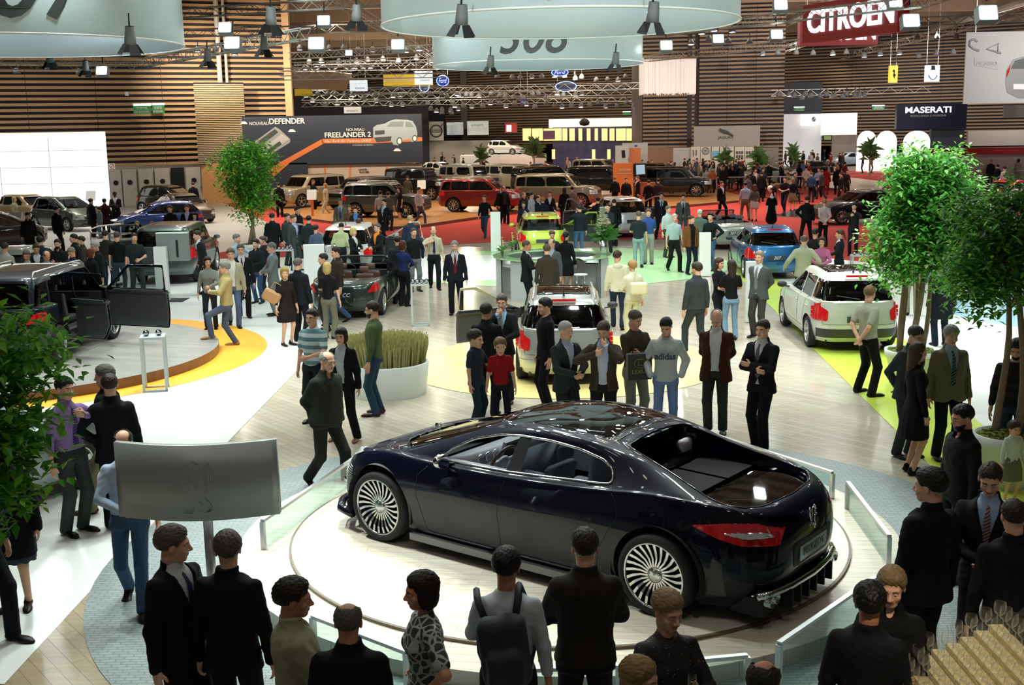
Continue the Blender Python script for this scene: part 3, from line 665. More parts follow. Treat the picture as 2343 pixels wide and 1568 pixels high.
    hz_ = hem if (hem and bot != 'skirt') else dict(suit=.80, blazer=.80, coat=.58, jacket=.88, open=.84, tee=.92, polo=.92, shirt=.98, sweater=.90, dress=.52, hoodie=.86, vest=.95).get(kind, .92)
    if top == 'dress': hz_ = .50
    opened = kind in ('open',); suitlike = kind in ('suit', 'blazer', 'open')
    ar = {'suit': (.066, .054, .045), 'blazer': (.066, .054, .045), 'coat': (.070, .060, .052), 'jacket': (.070, .060, .050), 'open': (.068, .058, .048), 'tee': (.062, .060, .050), 'hoodie': (.068, .060, .048)}.get(kind, (.058, .050, .038))
    def fj(X, Y, Z):
        d = torso(X, Y, Z, thick, thick, .10 if suitlike or kind in ('coat', 'dress') else .03)
        if sleeve > 0: d = armsdf(X, Y, Z, d, ar, .035, sleeve)
        if suitlike or kind in ('jacket', 'coat', 'shirt', 'polo'):
            col = np.abs(np.sqrt(X*X+(Y-.018)**2)-(.072 if kind != 'shirt' else .063))-.008; zc = 1.525 if kind != 'shirt' else 1.535; col = np.maximum(col, np.maximum(1.46-Z, Z-(zc+.25*(Y-.0)))); d = smin(d, col, .006)
        d = np.maximum(d, Z-1.555); 
        neck = np.sqrt(X*X+(Y-.0)**2)-.085+(Z-1.50)*-.0
        hw = None
        if suitlike:
            v0 = vz if not opened else .4
            hw = np.clip((Z-v0)/(1.49-v0), 0, 1)*.085 if not opened else .055+.03*sst(1.0, 1.45, Z)+.02*sst(1.0, .8, Z)
            if kind != 'open': hw = np.where(Z > v0, hw, -.01); hw = np.maximum(hw, .10*sst(v0-.18, hz_-.02, Z)*(Z < v0)-.0)
            lap = (np.abs(np.abs(X)-hw-.022) < .022) & (Z > max(v0, 1.12)) & (Y < 0); d = np.where(lap, d-.006, d)
            S = np.maximum(np.abs(X)-hw, Y-.0); d = np.maximum(d, -S)
        elif kind in ('tee', 'sweater', 'dress', 'hoodie', 'vest'):
            d = np.maximum(d, -ell(X, Y, Z, (0, -.03 if kind != 'vest' else -.06, 1.54), (.075, .09, .055 if kind != 'vest' else .15)))
        elif kind == 'jacket': d = np.maximum(d, -ell(X, Y, Z, (0, -.07, 1.52), (.05, .06, .07)))
        d = d+fold(X, Y, Z)
        aw = (np.abs(X) < .20) | (Z > 1.1)
        return np.maximum(d, np.where(np.sqrt(X*X*.5+Y*Y) < .24, hz_-Z, -1))
    V, Q = nets(fj, (lo[0]-.02, lo[1]-.04, min(lo[2], hz_-.04)), (hi[0]+.02, hi[1]+.03, 1.60), tv); pn = dict(suit='jacket', blazer='jacket', coat='coat', open='jacket', jacket='jacket', tee='t_shirt', polo='polo_shirt', shirt='shirt', sweater='sweater', dress='dress', hoodie='hoodie', vest='top').get(kind, 'shirt')
    mkq(pn, zdef(V), Q, M_t, root)
    if kind == 'hoodie' and mid:
        V, Q = nets(lambda X, Y, Z: smin(ell(X, Y, Z, (0, .10, 1.45), (.11, .055, .075)), np.abs(np.sqrt(X*X+(Y-.02)**2)-.085)-.012+np.abs(Z-1.49)*.5, .02), (-.16, -.13, 1.34), (.16, .2, 1.58), tv); mkq('hood', zdef(V), Q, M_t, root)
    if suitlike and D < 75:
        def fsh(X, Y, Z):
            d = torso(X, Y, Z, .0, .0); col = np.abs(np.sqrt(X*X+(Y-.012)**2)-.062)-.006; col = np.maximum(col, np.maximum(1.46-Z, Z-(1.538+.2*Y))); d = smin(d, col, .006)
            d = np.maximum(d, .92-Z); d = np.maximum(d, Z-1.55); return np.maximum(d, np.abs(X)-.125-(Z > 1.47)*1.0)
        V, Q = nets(fsh, (-.15, -.22-.2*(girth-1), .90), (.15, .18, 1.58), tv); mkq('shirt', zdef(V), Q, cloth(shirt), root)
        if mid and sleeve > .9:
            for s_ in (1, -1):
                if arms[0 if s_ == 1 else 1] == 'p': continue
                e, w_ = pts[s_]; u = (w_-e)/np.linalg.norm(w_-e); b = MB(); b.tube([w_-u*.03, w_+u*.022], .036, 8, cap=True); mk('cuff', zdef(np.array(b.v)), b.f, cloth(shirt), root, True)
    if tie and D < 75:
        V = []; Fq = []
        zs = np.linspace(1.475, max(1.01, 1.01), 12); 
        def fy(z): return -float(np.interp(z, Wz, Wd))-(girth-1)*.10*math.exp(-((z-1.05)/.15)**2)-.006*math.exp(-((z-1.25)/.12)**2)-.010
        for i, z in enumerate(zs):
            hw_ = .018 if i == 0 else (.014 if i == 1 else .018+.022*(i/11))
            if i == 11: hw_ = .004
            y = fy(z)+(.03 if z > 1.45 else .0)+(.012 if 1.40 < z <= 1.45 else 0)
            V += [(-hw_, y, z), (0, y-.008, z), (hw_, y, z)]
        for i in range(11):
            for j in (0, 1): a = i*3+j; Fq.append((a, a+1, a+4, a+3))
        mk('tie', zdef(np.array(V)), Fq, tie if not isinstance(tie, str) else cloth(tie, 0.5), root, True)
    # ---- shoes
    sv = max(hv*1.2, .007)
    if D < 120:
        for s_ in (1, -1):
            kn, an = lg[s_][1], lg[s_][2]; Vs, Qs = shoe_mesh('shoe', sv); a = .15*s_; lift = an[2]-.085; p = math.radians(28) if (legs[0] in 'wv' and an[1] > .1) else 0
            Rz = np.array(Matrix.Rotation(a, 3, 'Z') @ Matrix.Rotation(p, 3, 'X')); Vs = Vs @ Rz.T+np.array([an[0], an[1]-.01, max(lift-.03*(p > 0), 0)]); mkq('shoe', Vs*s*(1 if sex == 'm' else .93), Qs, cloth(shoes, .4), root)
    root['_h'] = 0; del root['_h']
    return root, ht
def striped(name, c1, c2, sc, axis=2, duty=.5, rot=(0, 0, 0)):
    def f(nt, b):
        tc = nt.nodes.new('ShaderNodeTexCoord'); mp = nt.nodes.new('ShaderNodeMapping'); mp.inputs['Rotation'].default_value = rot; wv = nt.nodes.new('ShaderNodeTexWave'); wv.bands_direction = 'XYZ'[axis]; wv.inputs['Scale'].default_value = sc
        cr = nt.nodes.new('ShaderNodeValToRGB'); cr.color_ramp.interpolation = 'CONSTANT'; cr.color_ramp.elements[0].color = (*srgb(c1), 1); cr.color_ramp.elements[1].color = (*srgb(c2), 1); cr.color_ramp.elements[1].position = duty
        L = nt.links.new; L(tc.outputs['Object'], mp.inputs[0]); L(mp.outputs[0], wv.inputs[0]); L(wv.outputs[0], cr.inputs[0]); L(cr.outputs[0], b.inputs['Base Color'])
    return nodes_mat(name, f, 0.8, 0.2)
def plaid(name, c1, c2, sc):
    def f(nt, b):
        tc = nt.nodes.new('ShaderNodeTexCoord'); br = nt.nodes.new('ShaderNodeTexBrick'); mp = nt.nodes.new('ShaderNodeMapping'); mp.inputs['Rotation'].default_value = (PI/2, 0, 0); br.offset = 0; br.inputs['Scale'].default_value = sc; br.inputs['Brick Width'].default_value = 1; br.inputs['Row Height'].default_value = 1; br.inputs['Mortar Size'].default_value = .12
        br.inputs['Color1'].default_value = (*srgb(c1), 1); br.inputs['Color2'].default_value = (*srgb(c1), 1); br.inputs['Mortar'].default_value = (*srgb(c2), 1)
        L = nt.links.new; L(tc.outputs['Object'], mp.inputs[0]); L(mp.outputs[0], br.inputs[0]); L(br.outputs[0], b.inputs['Base Color'])
    return nodes_mat(name, f, 0.8, 0.2)
# ================================================================ CARS
def pip(x, y, poly):
    """points inside polygon (numpy)"""
    c = np.zeros(x.shape, dtype=bool); n = len(poly)
    for i in range(n):
        x1, y1 = poly[i]; x2, y2 = poly[(i+1) % n]
        if y1 == y2: continue
        m = ((y1 > y) != (y2 > y)) & (x < (x2-x1)*(y-y1)/(y2-y1)+x1); c ^= m
    return c
def snap_to(x, y, poly):
    bx, by, bd = x.copy(), y.copy(), np.full(x.shape, 1e9); n = len(poly)
    for i in range(n):
        x1, y1 = poly[i]; x2, y2 = poly[(i+1) % n]; dx, dy = x2-x1, y2-y1; t = np.clip(((x-x1)*dx+(y-y1)*dy)/(dx*dx+dy*dy+1e-12), 0, 1)
        qx, qy = x1+t*dx, y1+t*dy; d = (qx-x)**2+(qy-y)**2; m = d < bd; bx[m], by[m], bd[m] = qx[m], qy[m], d[m]
    return bx, by
def rounded(poly, r=.05, n=3):
    out = []; k = len(poly)
    for i in range(k):
        p = np.array(poly[i]); a = np.array(poly[i-1]); b = np.array(poly[(i+1) % k]); u = a-p; v = b-p; lu, lv = np.linalg.norm(u), np.linalg.norm(v); rr = min(r, lu*.45, lv*.45)
        p0 = p+u/lu*rr; p1 = p+v/lv*rr
        for j in range(n+1): t = j/n; out.append(tuple((1-t)**2*p0+2*t*(1-t)*p+t*t*p1))
    return out
def rbox(X, Y, Z, c, h, r):
    a, b, d = np.abs(X-c[0])-h[0]+r, np.abs(Y-c[1])-h[1]+r, np.abs(Z-c[2])-h[2]+r
    return np.sqrt(np.maximum(a, 0)**2+np.maximum(b, 0)**2+np.maximum(d, 0)**2)+np.minimum(np.maximum(a, np.maximum(b, d)), 0)-r
class Surf:
    def __init__(s, rings, px=None):
        s.r = rings; s.K = len(rings)
        ph = np.concatenate([np.array([0]), np.geomspace(1e-7, PI/4, 3000)]); ph = np.concatenate([ph, (PI/2-ph[::-1]), PI/2+ph, PI-ph[::-1]]); ph = np.unique(ph)
        P = s.ring(rings[min(3, s.K-1)], ph); d = np.r_[0, np.cumsum(np.linalg.norm(np.diff(P[:, :2], axis=0), axis=1))]; s.ph = ph; s.d = d
    def ring(s, R, ph):
        c, si = np.cos(ph), np.sin(ph); p = R.get('p', 5); pr = R.get('pr', p); e = np.where(c > 0, 2/p, 2/pr)
        yc = (R['yf']+R['yr'])/2; hl = (R['yr']-R['yf'])/2
        x = R['a']*np.sign(si)*np.abs(si)**e; y = yc-hl*np.sign(c)*np.abs(c)**e
        z = R['z']
        if not np.isscalar(z):
            t = np.array(z); yy = np.linspace(t[0, 0]-.3, t[-1, 0]+.3, 160); zz = np.interp(yy, t[:, 0], t[:, 1]); k = np.hanning(17); zz = np.convolve(np.pad(zz, 8, 'edge'), k/k.sum(), 'valid'); z = np.interp(y, yy, zz)
        else: z = np.full_like(x, z)
        if 'cr' in R: z = z+R['cr']*(1-np.abs(x/max(R['a'], .01))**2)
        return np.stack([x, y, z], 1)
    def phis(s, cell, extra=()):
        n = max(12, int(s.d[-1]/cell)); ph = np.interp(np.linspace(0, s.d[-1], n), s.d, s.ph); ph = np.unique(np.r_[ph, extra]) if len(extra) else ph
        return np.r_[ph, 2*PI-ph[::-1][1:-1]]
    def ev(s, t, ph):
        R = np.stack([s.ring(r, np.where(ph > PI, 2*PI-ph, ph))*np.where(ph > PI, -1, 1)[:, None]**np.array([1, 0, 0]) for r in s.r])
        out = np.empty((len(t), len(ph), 3))
        for i, tt in enumerate(t):
            k = min(int(tt), s.K-2); u = tt-k; p0, p1, p2, p3 = R[max(k-1, 0)], R[k], R[k+1], R[min(k+2, s.K-1)]
            if s.r[k].get('sharp'): p0 = 2*p1-p2 if False else p1
            if s.r[k+1].get('sharp'): p3 = p2
            out[i] = .5*((2*p1)+(-p0+p2)*u+(2*p0-5*p1+4*p2-p3)*u*u+(-p0+3*p1-3*p2+p3)*u**3)
        return out
    def ts(s, cell):
        t = []
        for k in range(s.K-1):
            a, b = s.r[k], s.r[k+1]; za = a['z'] if np.isscalar(a['z']) else a['z'][len(a['z'])//2][1]; zb = b['z'] if np.isscalar(b['z']) else b['z'][len(b['z'])//2][1]
            L = max(math.hypot(a['a']-b['a'], za-zb), abs(a['yf']-b['yf'])*.6, abs(a['yr']-b['yr'])*.6); n = max(1, int(round(L/cell))); t += list(k+np.arange(n)/n)
        return np.array(t+[s.K-1-1e-6])
    def fine(s, cell=.012):
        if not hasattr(s, '_f'): s._f = s.ev(s.ts(cell), s.phis(cell))
        return s._f
def view_uv(P, view):
    if '|' in view:
        view, l = view.split('|'); l = float(l); a, b, c = view_uv(P, view); return a, b, c & (dict(rear=P[..., 1] > l, front=P[..., 1] < l, L=P[..., 0] > l, R=P[..., 0] < -l)[view])
    if view == 'L': return P[..., 1], P[..., 2], P[..., 0] > .25
    if view == 'R': return P[..., 1], P[..., 2], P[..., 0] < -.25
    if view == 'rear': return P[..., 0], P[..., 2], P[..., 1] > .3
    if view == 'front': return P[..., 0], P[..., 2], P[..., 1] < -.3
    if view == 'top': return P[..., 0], P[..., 1], P[..., 2] > .75
def setv(P, m, view, u, v):
    view = view.split('|')[0]
    if view in 'LR': P[m, 1], P[m, 2] = u, v
    elif view in ('rear', 'front'): P[m, 0], P[m, 2] = u, v
    else: P[m, 0], P[m, 1] = u, v
def patch(S, poly, view, off, m, name, parent, cell=.02, thick=0.0, hole=None):
    """piece of the car's skin inside a polygon drawn in a side, rear or top view"""
    P = S.fine(cell).copy(); u, v, ok = view_uv(P, view); ins = pip(u, v, poly) & ok
    if hole is not None: ins &= ~pip(u, v, hole)
    n1, n2 = ins.shape; J = (np.arange(n2)+1) % n2; q = (ins[:-1, :].astype(int)+ins[:-1][:, J]+ins[1:, :]+ins[1:][:, J])
    keep = q >= 2; Qi = np.argwhere(keep)
    if len(Qi) == 0: return None
    idx = lambda i, j: i*n2+(j % n2)
    Q = np.stack([idx(Qi[:, 0], Qi[:, 1]), idx(Qi[:, 0], Qi[:, 1]+1), idx(Qi[:, 0]+1, Qi[:, 1]+1), idx(Qi[:, 0]+1, Qi[:, 1])], 1)
    V = P.reshape(-1, 3); us, iv = np.unique(Q, return_inverse=True); Q = iv.reshape(-1, 4); V = V[us].copy(); insf = ins.reshape(-1)[us]
    o = ~insf
    if o.any():
        a, b, _ = view_uv(V, view); su, sv = snap_to(a[o], b[o], poly)
        if hole is not None:
            hu, hv = snap_to(a[o], b[o], hole); c = ((hu-a[o])**2+(hv-b[o])**2) < ((su-a[o])**2+(sv-b[o])**2); su = np.where(c, hu, su); sv = np.where(c, hv, sv)
        setv(V, o, view, su, sv)
    N = np.zeros_like(V); fn = np.cross(V[Q[:, 2]]-V[Q[:, 0]], V[Q[:, 3]]-V[Q[:, 1]]); 
    for k in range(4): np.add.at(N, Q[:, k], fn)
    N /= np.linalg.norm(N, axis=1)[:, None]+1e-12
    c = V-np.array([0, 0, .5]); sgn = np.sign((N*c).sum(1)).mean(); N *= (1 if sgn >= 0 else -1)
    if sgn < 0: Q = Q[:, ::-1]
    V2 = V+N*off
    if thick:
        e = np.concatenate([Q[:, [k, (k+1) % 4]] for k in range(4)]); key = np.sort(e, 1); _, ix, ct = np.unique(key, axis=0, return_index=True, return_counts=True); be = e[ix[ct == 1]]
        n = len(V2); V3 = V2-N*thick; side = np.stack([be[:, 1], be[:, 0], be[:, 0]+n, be[:, 1]+n], 1); Q = np.concatenate([Q, Q[:, ::-1]+n, side]); V2 = np.concatenate([V2, V3])
    return mkq(name, V2, Q, m, parent)
def on_surf(S, pts, view, off=.003, step=.05, cell=.02):
    P = S.fine(cell); u, v, ok = view_uv(P, view); U, Vv, X = u[ok], v[ok], P[ok]; out = []
    for i in range(len(pts)-1):
        a, b = np.array(pts[i]), np.array(pts[i+1]); n = max(1, int(np.linalg.norm(b-a)/step))
        for j in range(n+(i == len(pts)-2)):
            p = a+(b-a)*j/n; d = (U-p[0])**2+(Vv-p[1])**2; k = np.argmin(d); q = X[k].copy()
            if view in 'LR': q[1:] = p; q[0] += off*np.sign(q[0])
            elif view == 'top': q[:2] = p; q[2] += off
            else: q[0], q[2] = p; q[1] += off*np.sign(q[1])
            out.append(q)
    return out
def seam(S, lines, views, name, m, parent, r=.004, off=.0, closed=False):
    b = MB().mt(m, True)
    for l in lines:
        for w_ in views: 
            pts = on_surf(S, l, w_, off); b.tube(pts, r, 5)
    return b.build(name, parent)
def cutbody(P, cuts, n2):
    """remove skin inside polygons, snapping the rim vertices"""
    V = P.reshape(-1, 3).copy(); n1 = P.shape[0]; dead = np.zeros((n1-1, n2), dtype=bool); J = (np.arange(n2)+1) % n2
    for poly, view in cuts:
        W = V.reshape(n1, n2, 3); u, v, ok = view_uv(W, view); ins = pip(u, v, poly) & ok
        q = ins[:-1].astype(int)+ins[:-1][:, J]+ins[1:]+ins[1:][:, J]; d = q > 2; dead |= d
        tv = np.zeros((n1, n2), dtype=bool)
        for a, b in ((0, 0), (0, 1), (1, 0), (1, 1)):
            x = np.zeros_like(tv); x[a:n1-1+a] = d if b == 0 else np.roll(d, 1, axis=1); tv |= x
        kv = np.zeros_like(tv)
        for a, b in ((0, 0), (0, 1), (1, 0), (1, 1)):
            x = np.zeros_like(tv); x[a:n1-1+a] = ~d if b == 0 else np.roll(~d, 1, axis=1); kv |= x
        m = (tv & kv & ok).reshape(-1) | (ins & kv).reshape(-1)
        if m.any(): a, b, _ = view_uv(V, view); su, sv = snap_to(a[m], b[m], poly); setv(V, m, view, su, sv)
    i, j = np.nonzero(~dead); Q = np.stack([i*n2+j, i*n2+(j+1) % n2, (i+1)*n2+(j+1) % n2, (i+1)*n2+j], 1)
    return V, Q
def wheel(root, x, y, R, wd, kind, side, rimm, steer=0):
    """tyre with its rim as a sub-part; side=+1 left"""
    key = ('wheel', R, wd, kind, rimm.name)
    if key not in _cache:
        b = MB().mt(mat('tyre_rubber', (0.018, 0.018, 0.018), 0.75, spec=0.3), True); rr = R*(.80 if kind == 'hero' else .70)
        b.lathe([(rr, -wd/2+.015), (rr+.01, -wd/2+.004), (R-.035, -wd/2), (R-.008, -wd/2+.02), (R, -wd/2+.05), (R, wd/2-.05), (R-.008, wd/2-.02), (R-.035, wd/2), (rr+.01, wd/2-.004), (rr, wd/2-.015)], 40, (0, 0, 0), 'x')
        ty = b.build('tmp'); c = MB().mt(rimm, True)
        c.lathe([(rr+.004, wd/2-.012), (rr-.008, wd/2-.006), (rr-.016, wd/2-.02), (rr-.02, -.02), (rr-.03, -wd/2+.02)], 40, (0, 0, 0), 'x')
        ns = dict(hero=24, five=5, suv=10, six=6, ten=10).get(kind, 5); zf = wd/2-.02
        for k in range(ns):
            a = 2*PI*k/ns; ca, sa = math.cos(a), math.sin(a); Rm = Matrix.Rotation(a, 3, 'X')
            if kind == 'hero':
                c.mt(rimm, False); w1, w2 = .0085, .0135
                pr = [(.06, w1, zf-.030), (.15, w1, zf-.028), (.22, w2*.9, zf-.012), (rr-.008, w2, zf-.002)]; off = .018
                for i in range(3):
                    (r1, a1, x1), (r2, a2, x2) = pr[i], pr[i+1]; o1 = off*math.sin(PI*i/3); o2 = off*math.sin(PI*(i+1)/3)
                    V = [Rm @ Vector(p) for p in ((x1, o1-a1, r1), (x1, o1+a1, r1), (x2, o2+a2, r2), (x2, o2-a2, r2), (x1-.03, o1-a1, r1), (x1-.03, o1+a1, r1), (x2-.03, o2+a2, r2), (x2-.03, o2-a2, r2))]
                    c.add(V, [(0, 3, 2, 1), (0, 1, 5, 4), (2, 3, 7, 6), (0, 4, 7, 3), (1, 2, 6, 5)])
            else:
                c.mt(rimm, False); w1, w2 = dict(five=(.030, .040), six=(.028, .034), suv=(.018, .026), ten=(.013, .02)).get(kind, (.03, .04))
                V = [Rm @ Vector(p) for p in ((zf-.025, -w1, .045), (zf-.025, w1, .045), (zf-.004, w2, rr-.006), (zf-.004, -w2, rr-.006), (zf-.06, -w1, .045), (zf-.06, w1, .045), (zf-.05, w2, rr-.006), (zf-.05, -w2, rr-.006))]
                c.add(V, [(0, 3, 2, 1), (0, 1, 5, 4), (2, 3, 7, 6), (0, 4, 7, 3), (1, 2, 6, 5)])
        c.mt(rimm, True); c.lathe([(.075, zf-.06), (.072, zf-.02), (.05, zf-.012), (.03, zf-.008), (.001, zf-.004)], 20, (0, 0, 0), 'x')
        c.mt(M_dark); c.lathe([(rr-.02, 0), (.001, 0)], 24, (0, 0, 0), 'x')
        if kind == 'hero':
            c.mt(M_steel, True)
            for k in range(5): a = 2*PI*k/5+.3; c.lathe([(.011, 0), (.011, .012), (.001, .014)], 8, (zf-.022, .048*math.cos(a), .048*math.sin(a)), 'x')
        ri = c.build('tmp'); _cache[key] = (ty.data, ri.data); bpy.data.objects.remove(ty); bpy.data.objects.remove(ri)
    td, rd = _cache[key]
    t = bpy.data.objects.new('wheel', td); C.objects.link(t); t.parent = root; t.location = (x, y, R); t.rotation_euler = (0, 0, (0 if side > 0 else PI)+steer)
    r = bpy.data.objects.new('rim', rd); C.objects.link(r); r.parent = t
    return t
def seat_mb(b, x, y, z=.34, m=None, hr=True, s=1.0):
    b.mt(m, True)
    V, Q = _cache.setdefault('seat', nets(lambda X, Y, Z: smin(smin(rbox(X, Y, Z, (0, -.03, .10), (.24, .26, .07), .05), rbox(X, Y-(Z-.35)*.22, Z, (0, .20, .36), (.23, .06, .28), .05), .06), rbox(X, Y, Z, (0, .31, .76), (.12, .045, .08), .04), .03), (-.3, -.4, 0), (.3, .5, .95), .035))
    b.add([(v[0]*s+x, v[1]*s+y, v[2]*s+z) for v in V], [tuple(q) for q in Q.tolist()])
M_head = mat('headlamp_glass', (0.75, 0.78, 0.80), 0.08, 0.6); M_tail = mat('tail_lamp_red', (0.55, 0.010, 0.012), 0.10, coat=1.0)
M_trim = mat('black_plastic', (0.022, 0.022, 0.024), 0.5); M_chrome = mat('chrome', (0.80, 0.82, 0.84), 0.08, 1.0)
M_rim = mat('alloy_rim', (0.62, 0.63, 0.62), 0.28, 0.9); M_gdark = glass('tinted_glass', (0.16, 0.18, 0.19), 0.08); M_glight = glass('clear_glass', (0.55, 0.62, 0.60), 0.06)
M_gopq = mat('dark_window', (0.012, 0.014, 0.016), 0.04, coat=1.0); M_under = mat('cabin_dark', (0.02, 0.02, 0.022), 0.8); M_plate = mat('plate_dark', (0.03, 0.035, 0.05), 0.4)
M_seat = mat('seat_grey', (0.10, 0.10, 0.105), 0.8)
def paint(h, metal=.35, rough=.30):
    return mat('paint_'+h, srgb(h), rough, metal, coat=1.0)
KIND = {   # length, width, height, wheelbase, front overhang, wheel radius, belt, hood nose z, cowl z, cowl y offset, windscreen run, rear glass run, tail style
 'wagon': dict(W=1.75, H=1.53, wb=2.54, fo=.82, ro=.80, R=.31, belt=.96, nz=.70, cz=1.00, co=.98, wr=.86, rr=.28, rb=.10, p=5.5),
 'hatch': dict(W=1.75, H=1.48, wb=2.54, fo=.80, ro=.68, R=.31, belt=.94, nz=.68, cz=.98, co=.98, wr=.86, rr=.38, rb=.12, p=5.0),
 'mpv': dict(W=1.80, H=1.60, wb=2.68, fo=.85, ro=.75, R=.32, belt=.98, nz=.74, cz=1.04, co=.80, wr=1.05, rr=.35, rb=.12, p=5.0),
 'saloon': dict(W=1.85, H=1.46, wb=2.85, fo=.92, ro=1.05, R=.33, belt=.94, nz=.66, cz=.96, co=1.15, wr=.80, rr=.80, rb=.62, p=4.6),
 'coupe': dict(W=1.82, H=1.34, wb=2.60, fo=.92, ro=.95, R=.33, belt=.86, nz=.60, cz=.88, co=1.15, wr=.85, rr=1.1, rb=.35, p=4.2),
 'suv': dict(W=1.90, H=1.76, wb=2.66, fo=.90, ro=.92, R=.37, belt=1.12, nz=.96, cz=1.16, co=1.05, wr=.62, rr=.22, rb=.06, p=7, gp=9),
 'bigsuv': dict(W=1.95, H=1.86, wb=2.85, fo=.90, ro=.98, R=.39, belt=1.16, nz=1.02, cz=1.20, co=1.10, wr=.50, rr=.12, rb=.05, p=8, gp=12),
 'defender': dict(W=1.80, H=2.0, wb=2.75, fo=.72, ro=.85, R=.40, belt=1.30, nz=1.16, cz=1.28, co=1.20, wr=.16, rr=.04, rb=.03, p=14, gp=20),
 'cc': dict(W=1.76, H=1.40, wb=2.55, fo=.85, ro=.90, R=.32, belt=.90, nz=.66, cz=.96, co=1.02, wr=.80, rr=.6, rb=.70, p=4.8),
 'van': dict(W=1.80, H=1.82, wb=2.9, fo=.80, ro=.75, R=.33, belt=1.05, nz=.80, cz=1.08, co=.75, wr=.75, rr=.08, rb=.04, p=9, gp=12),
}
def rings_for(k):
    f = -k['wb']/2-k['fo']; r = k['wb']/2+k['ro']; w_ = k['W']/2; H = k['H']; p = k['p']; gp = k.get('gp', 6.5); b = k['belt']; yw = f+k['co']; yb = r-k['rb']; zr = b+.02 if k['rb'] < .5 else b+.03
    lo = .30 if H > 1.7 else .20; tr = H-b
    zs = [(f, k['nz']), (f+.35, k['nz']+.09), (yw, k['cz']-.06), (yw+.5, b-.04), (r-.6, b+.0), (r, b-.04 if k['rb'] < .5 else b-.10)]
    rin = .36*w_*2 if H < 1.7 else .40*w_*2
    return [dict(a=w_*.92, yf=f+.12, yr=r-.12, p=p, z=lo), dict(a=w_*.97, yf=f+.02, yr=r-.02, p=p, z=lo+.12), dict(a=w_*1.0, yf=f, yr=r, p=p, z=lo+.28), dict(a=w_*1.0, yf=f+.02, yr=r-.02, p=p, z=min(b-.18, lo+.48)),
            dict(a=w_*.965, yf=f+.12, yr=r-.08, p=p, z=zs), dict(a=w_*.93, yf=(f+.12)*.45+yw*.55, yr=(r-.08)*.5+yb*.5, p=p, z=[(f, k['nz']+.04), (f+.6, k['nz']+.5*(k['cz']-k['nz'])+.05), (yw, k['cz']-.03), (yw+.5, b-.01), (r, b-.0)], cr=.02),
            dict(a=w_*.895, yf=yw, yr=yb, p=gp, z=[(yw, k['cz']), (yw+.5, b+.015), (r, zr)], sharp=1, cr=.0),
            dict(a=w_*.895-tr*.28 if H < 1.7 else w_*.86-.02, yf=yw+k['wr'], yr=yb-k['rr'], p=gp, z=[(yw+k['wr'], H-.10), (yw+k['wr']+.5, H-.085), (yb-k['rr'], H-.13)]),
            dict(a=w_*.88-tr*.40 if H < 1.7 else w_*.78-.02, yf=yw+k['wr']+.10, yr=yb-k['rr']-.08, p=gp, z=[(yw+k['wr'], H-.045), (yw+k['wr']+.5, H-.03), (yb-k['rr'], H-.065)]),
            dict(a=w_*.45, yf=yw+k['wr']+.55, yr=yb-k['rr']-.5, p=4, z=H), dict(a=.0, yf=yw+k['wr']+.95, yr=yb-k['rr']-.9, p=4, z=H+.003)]
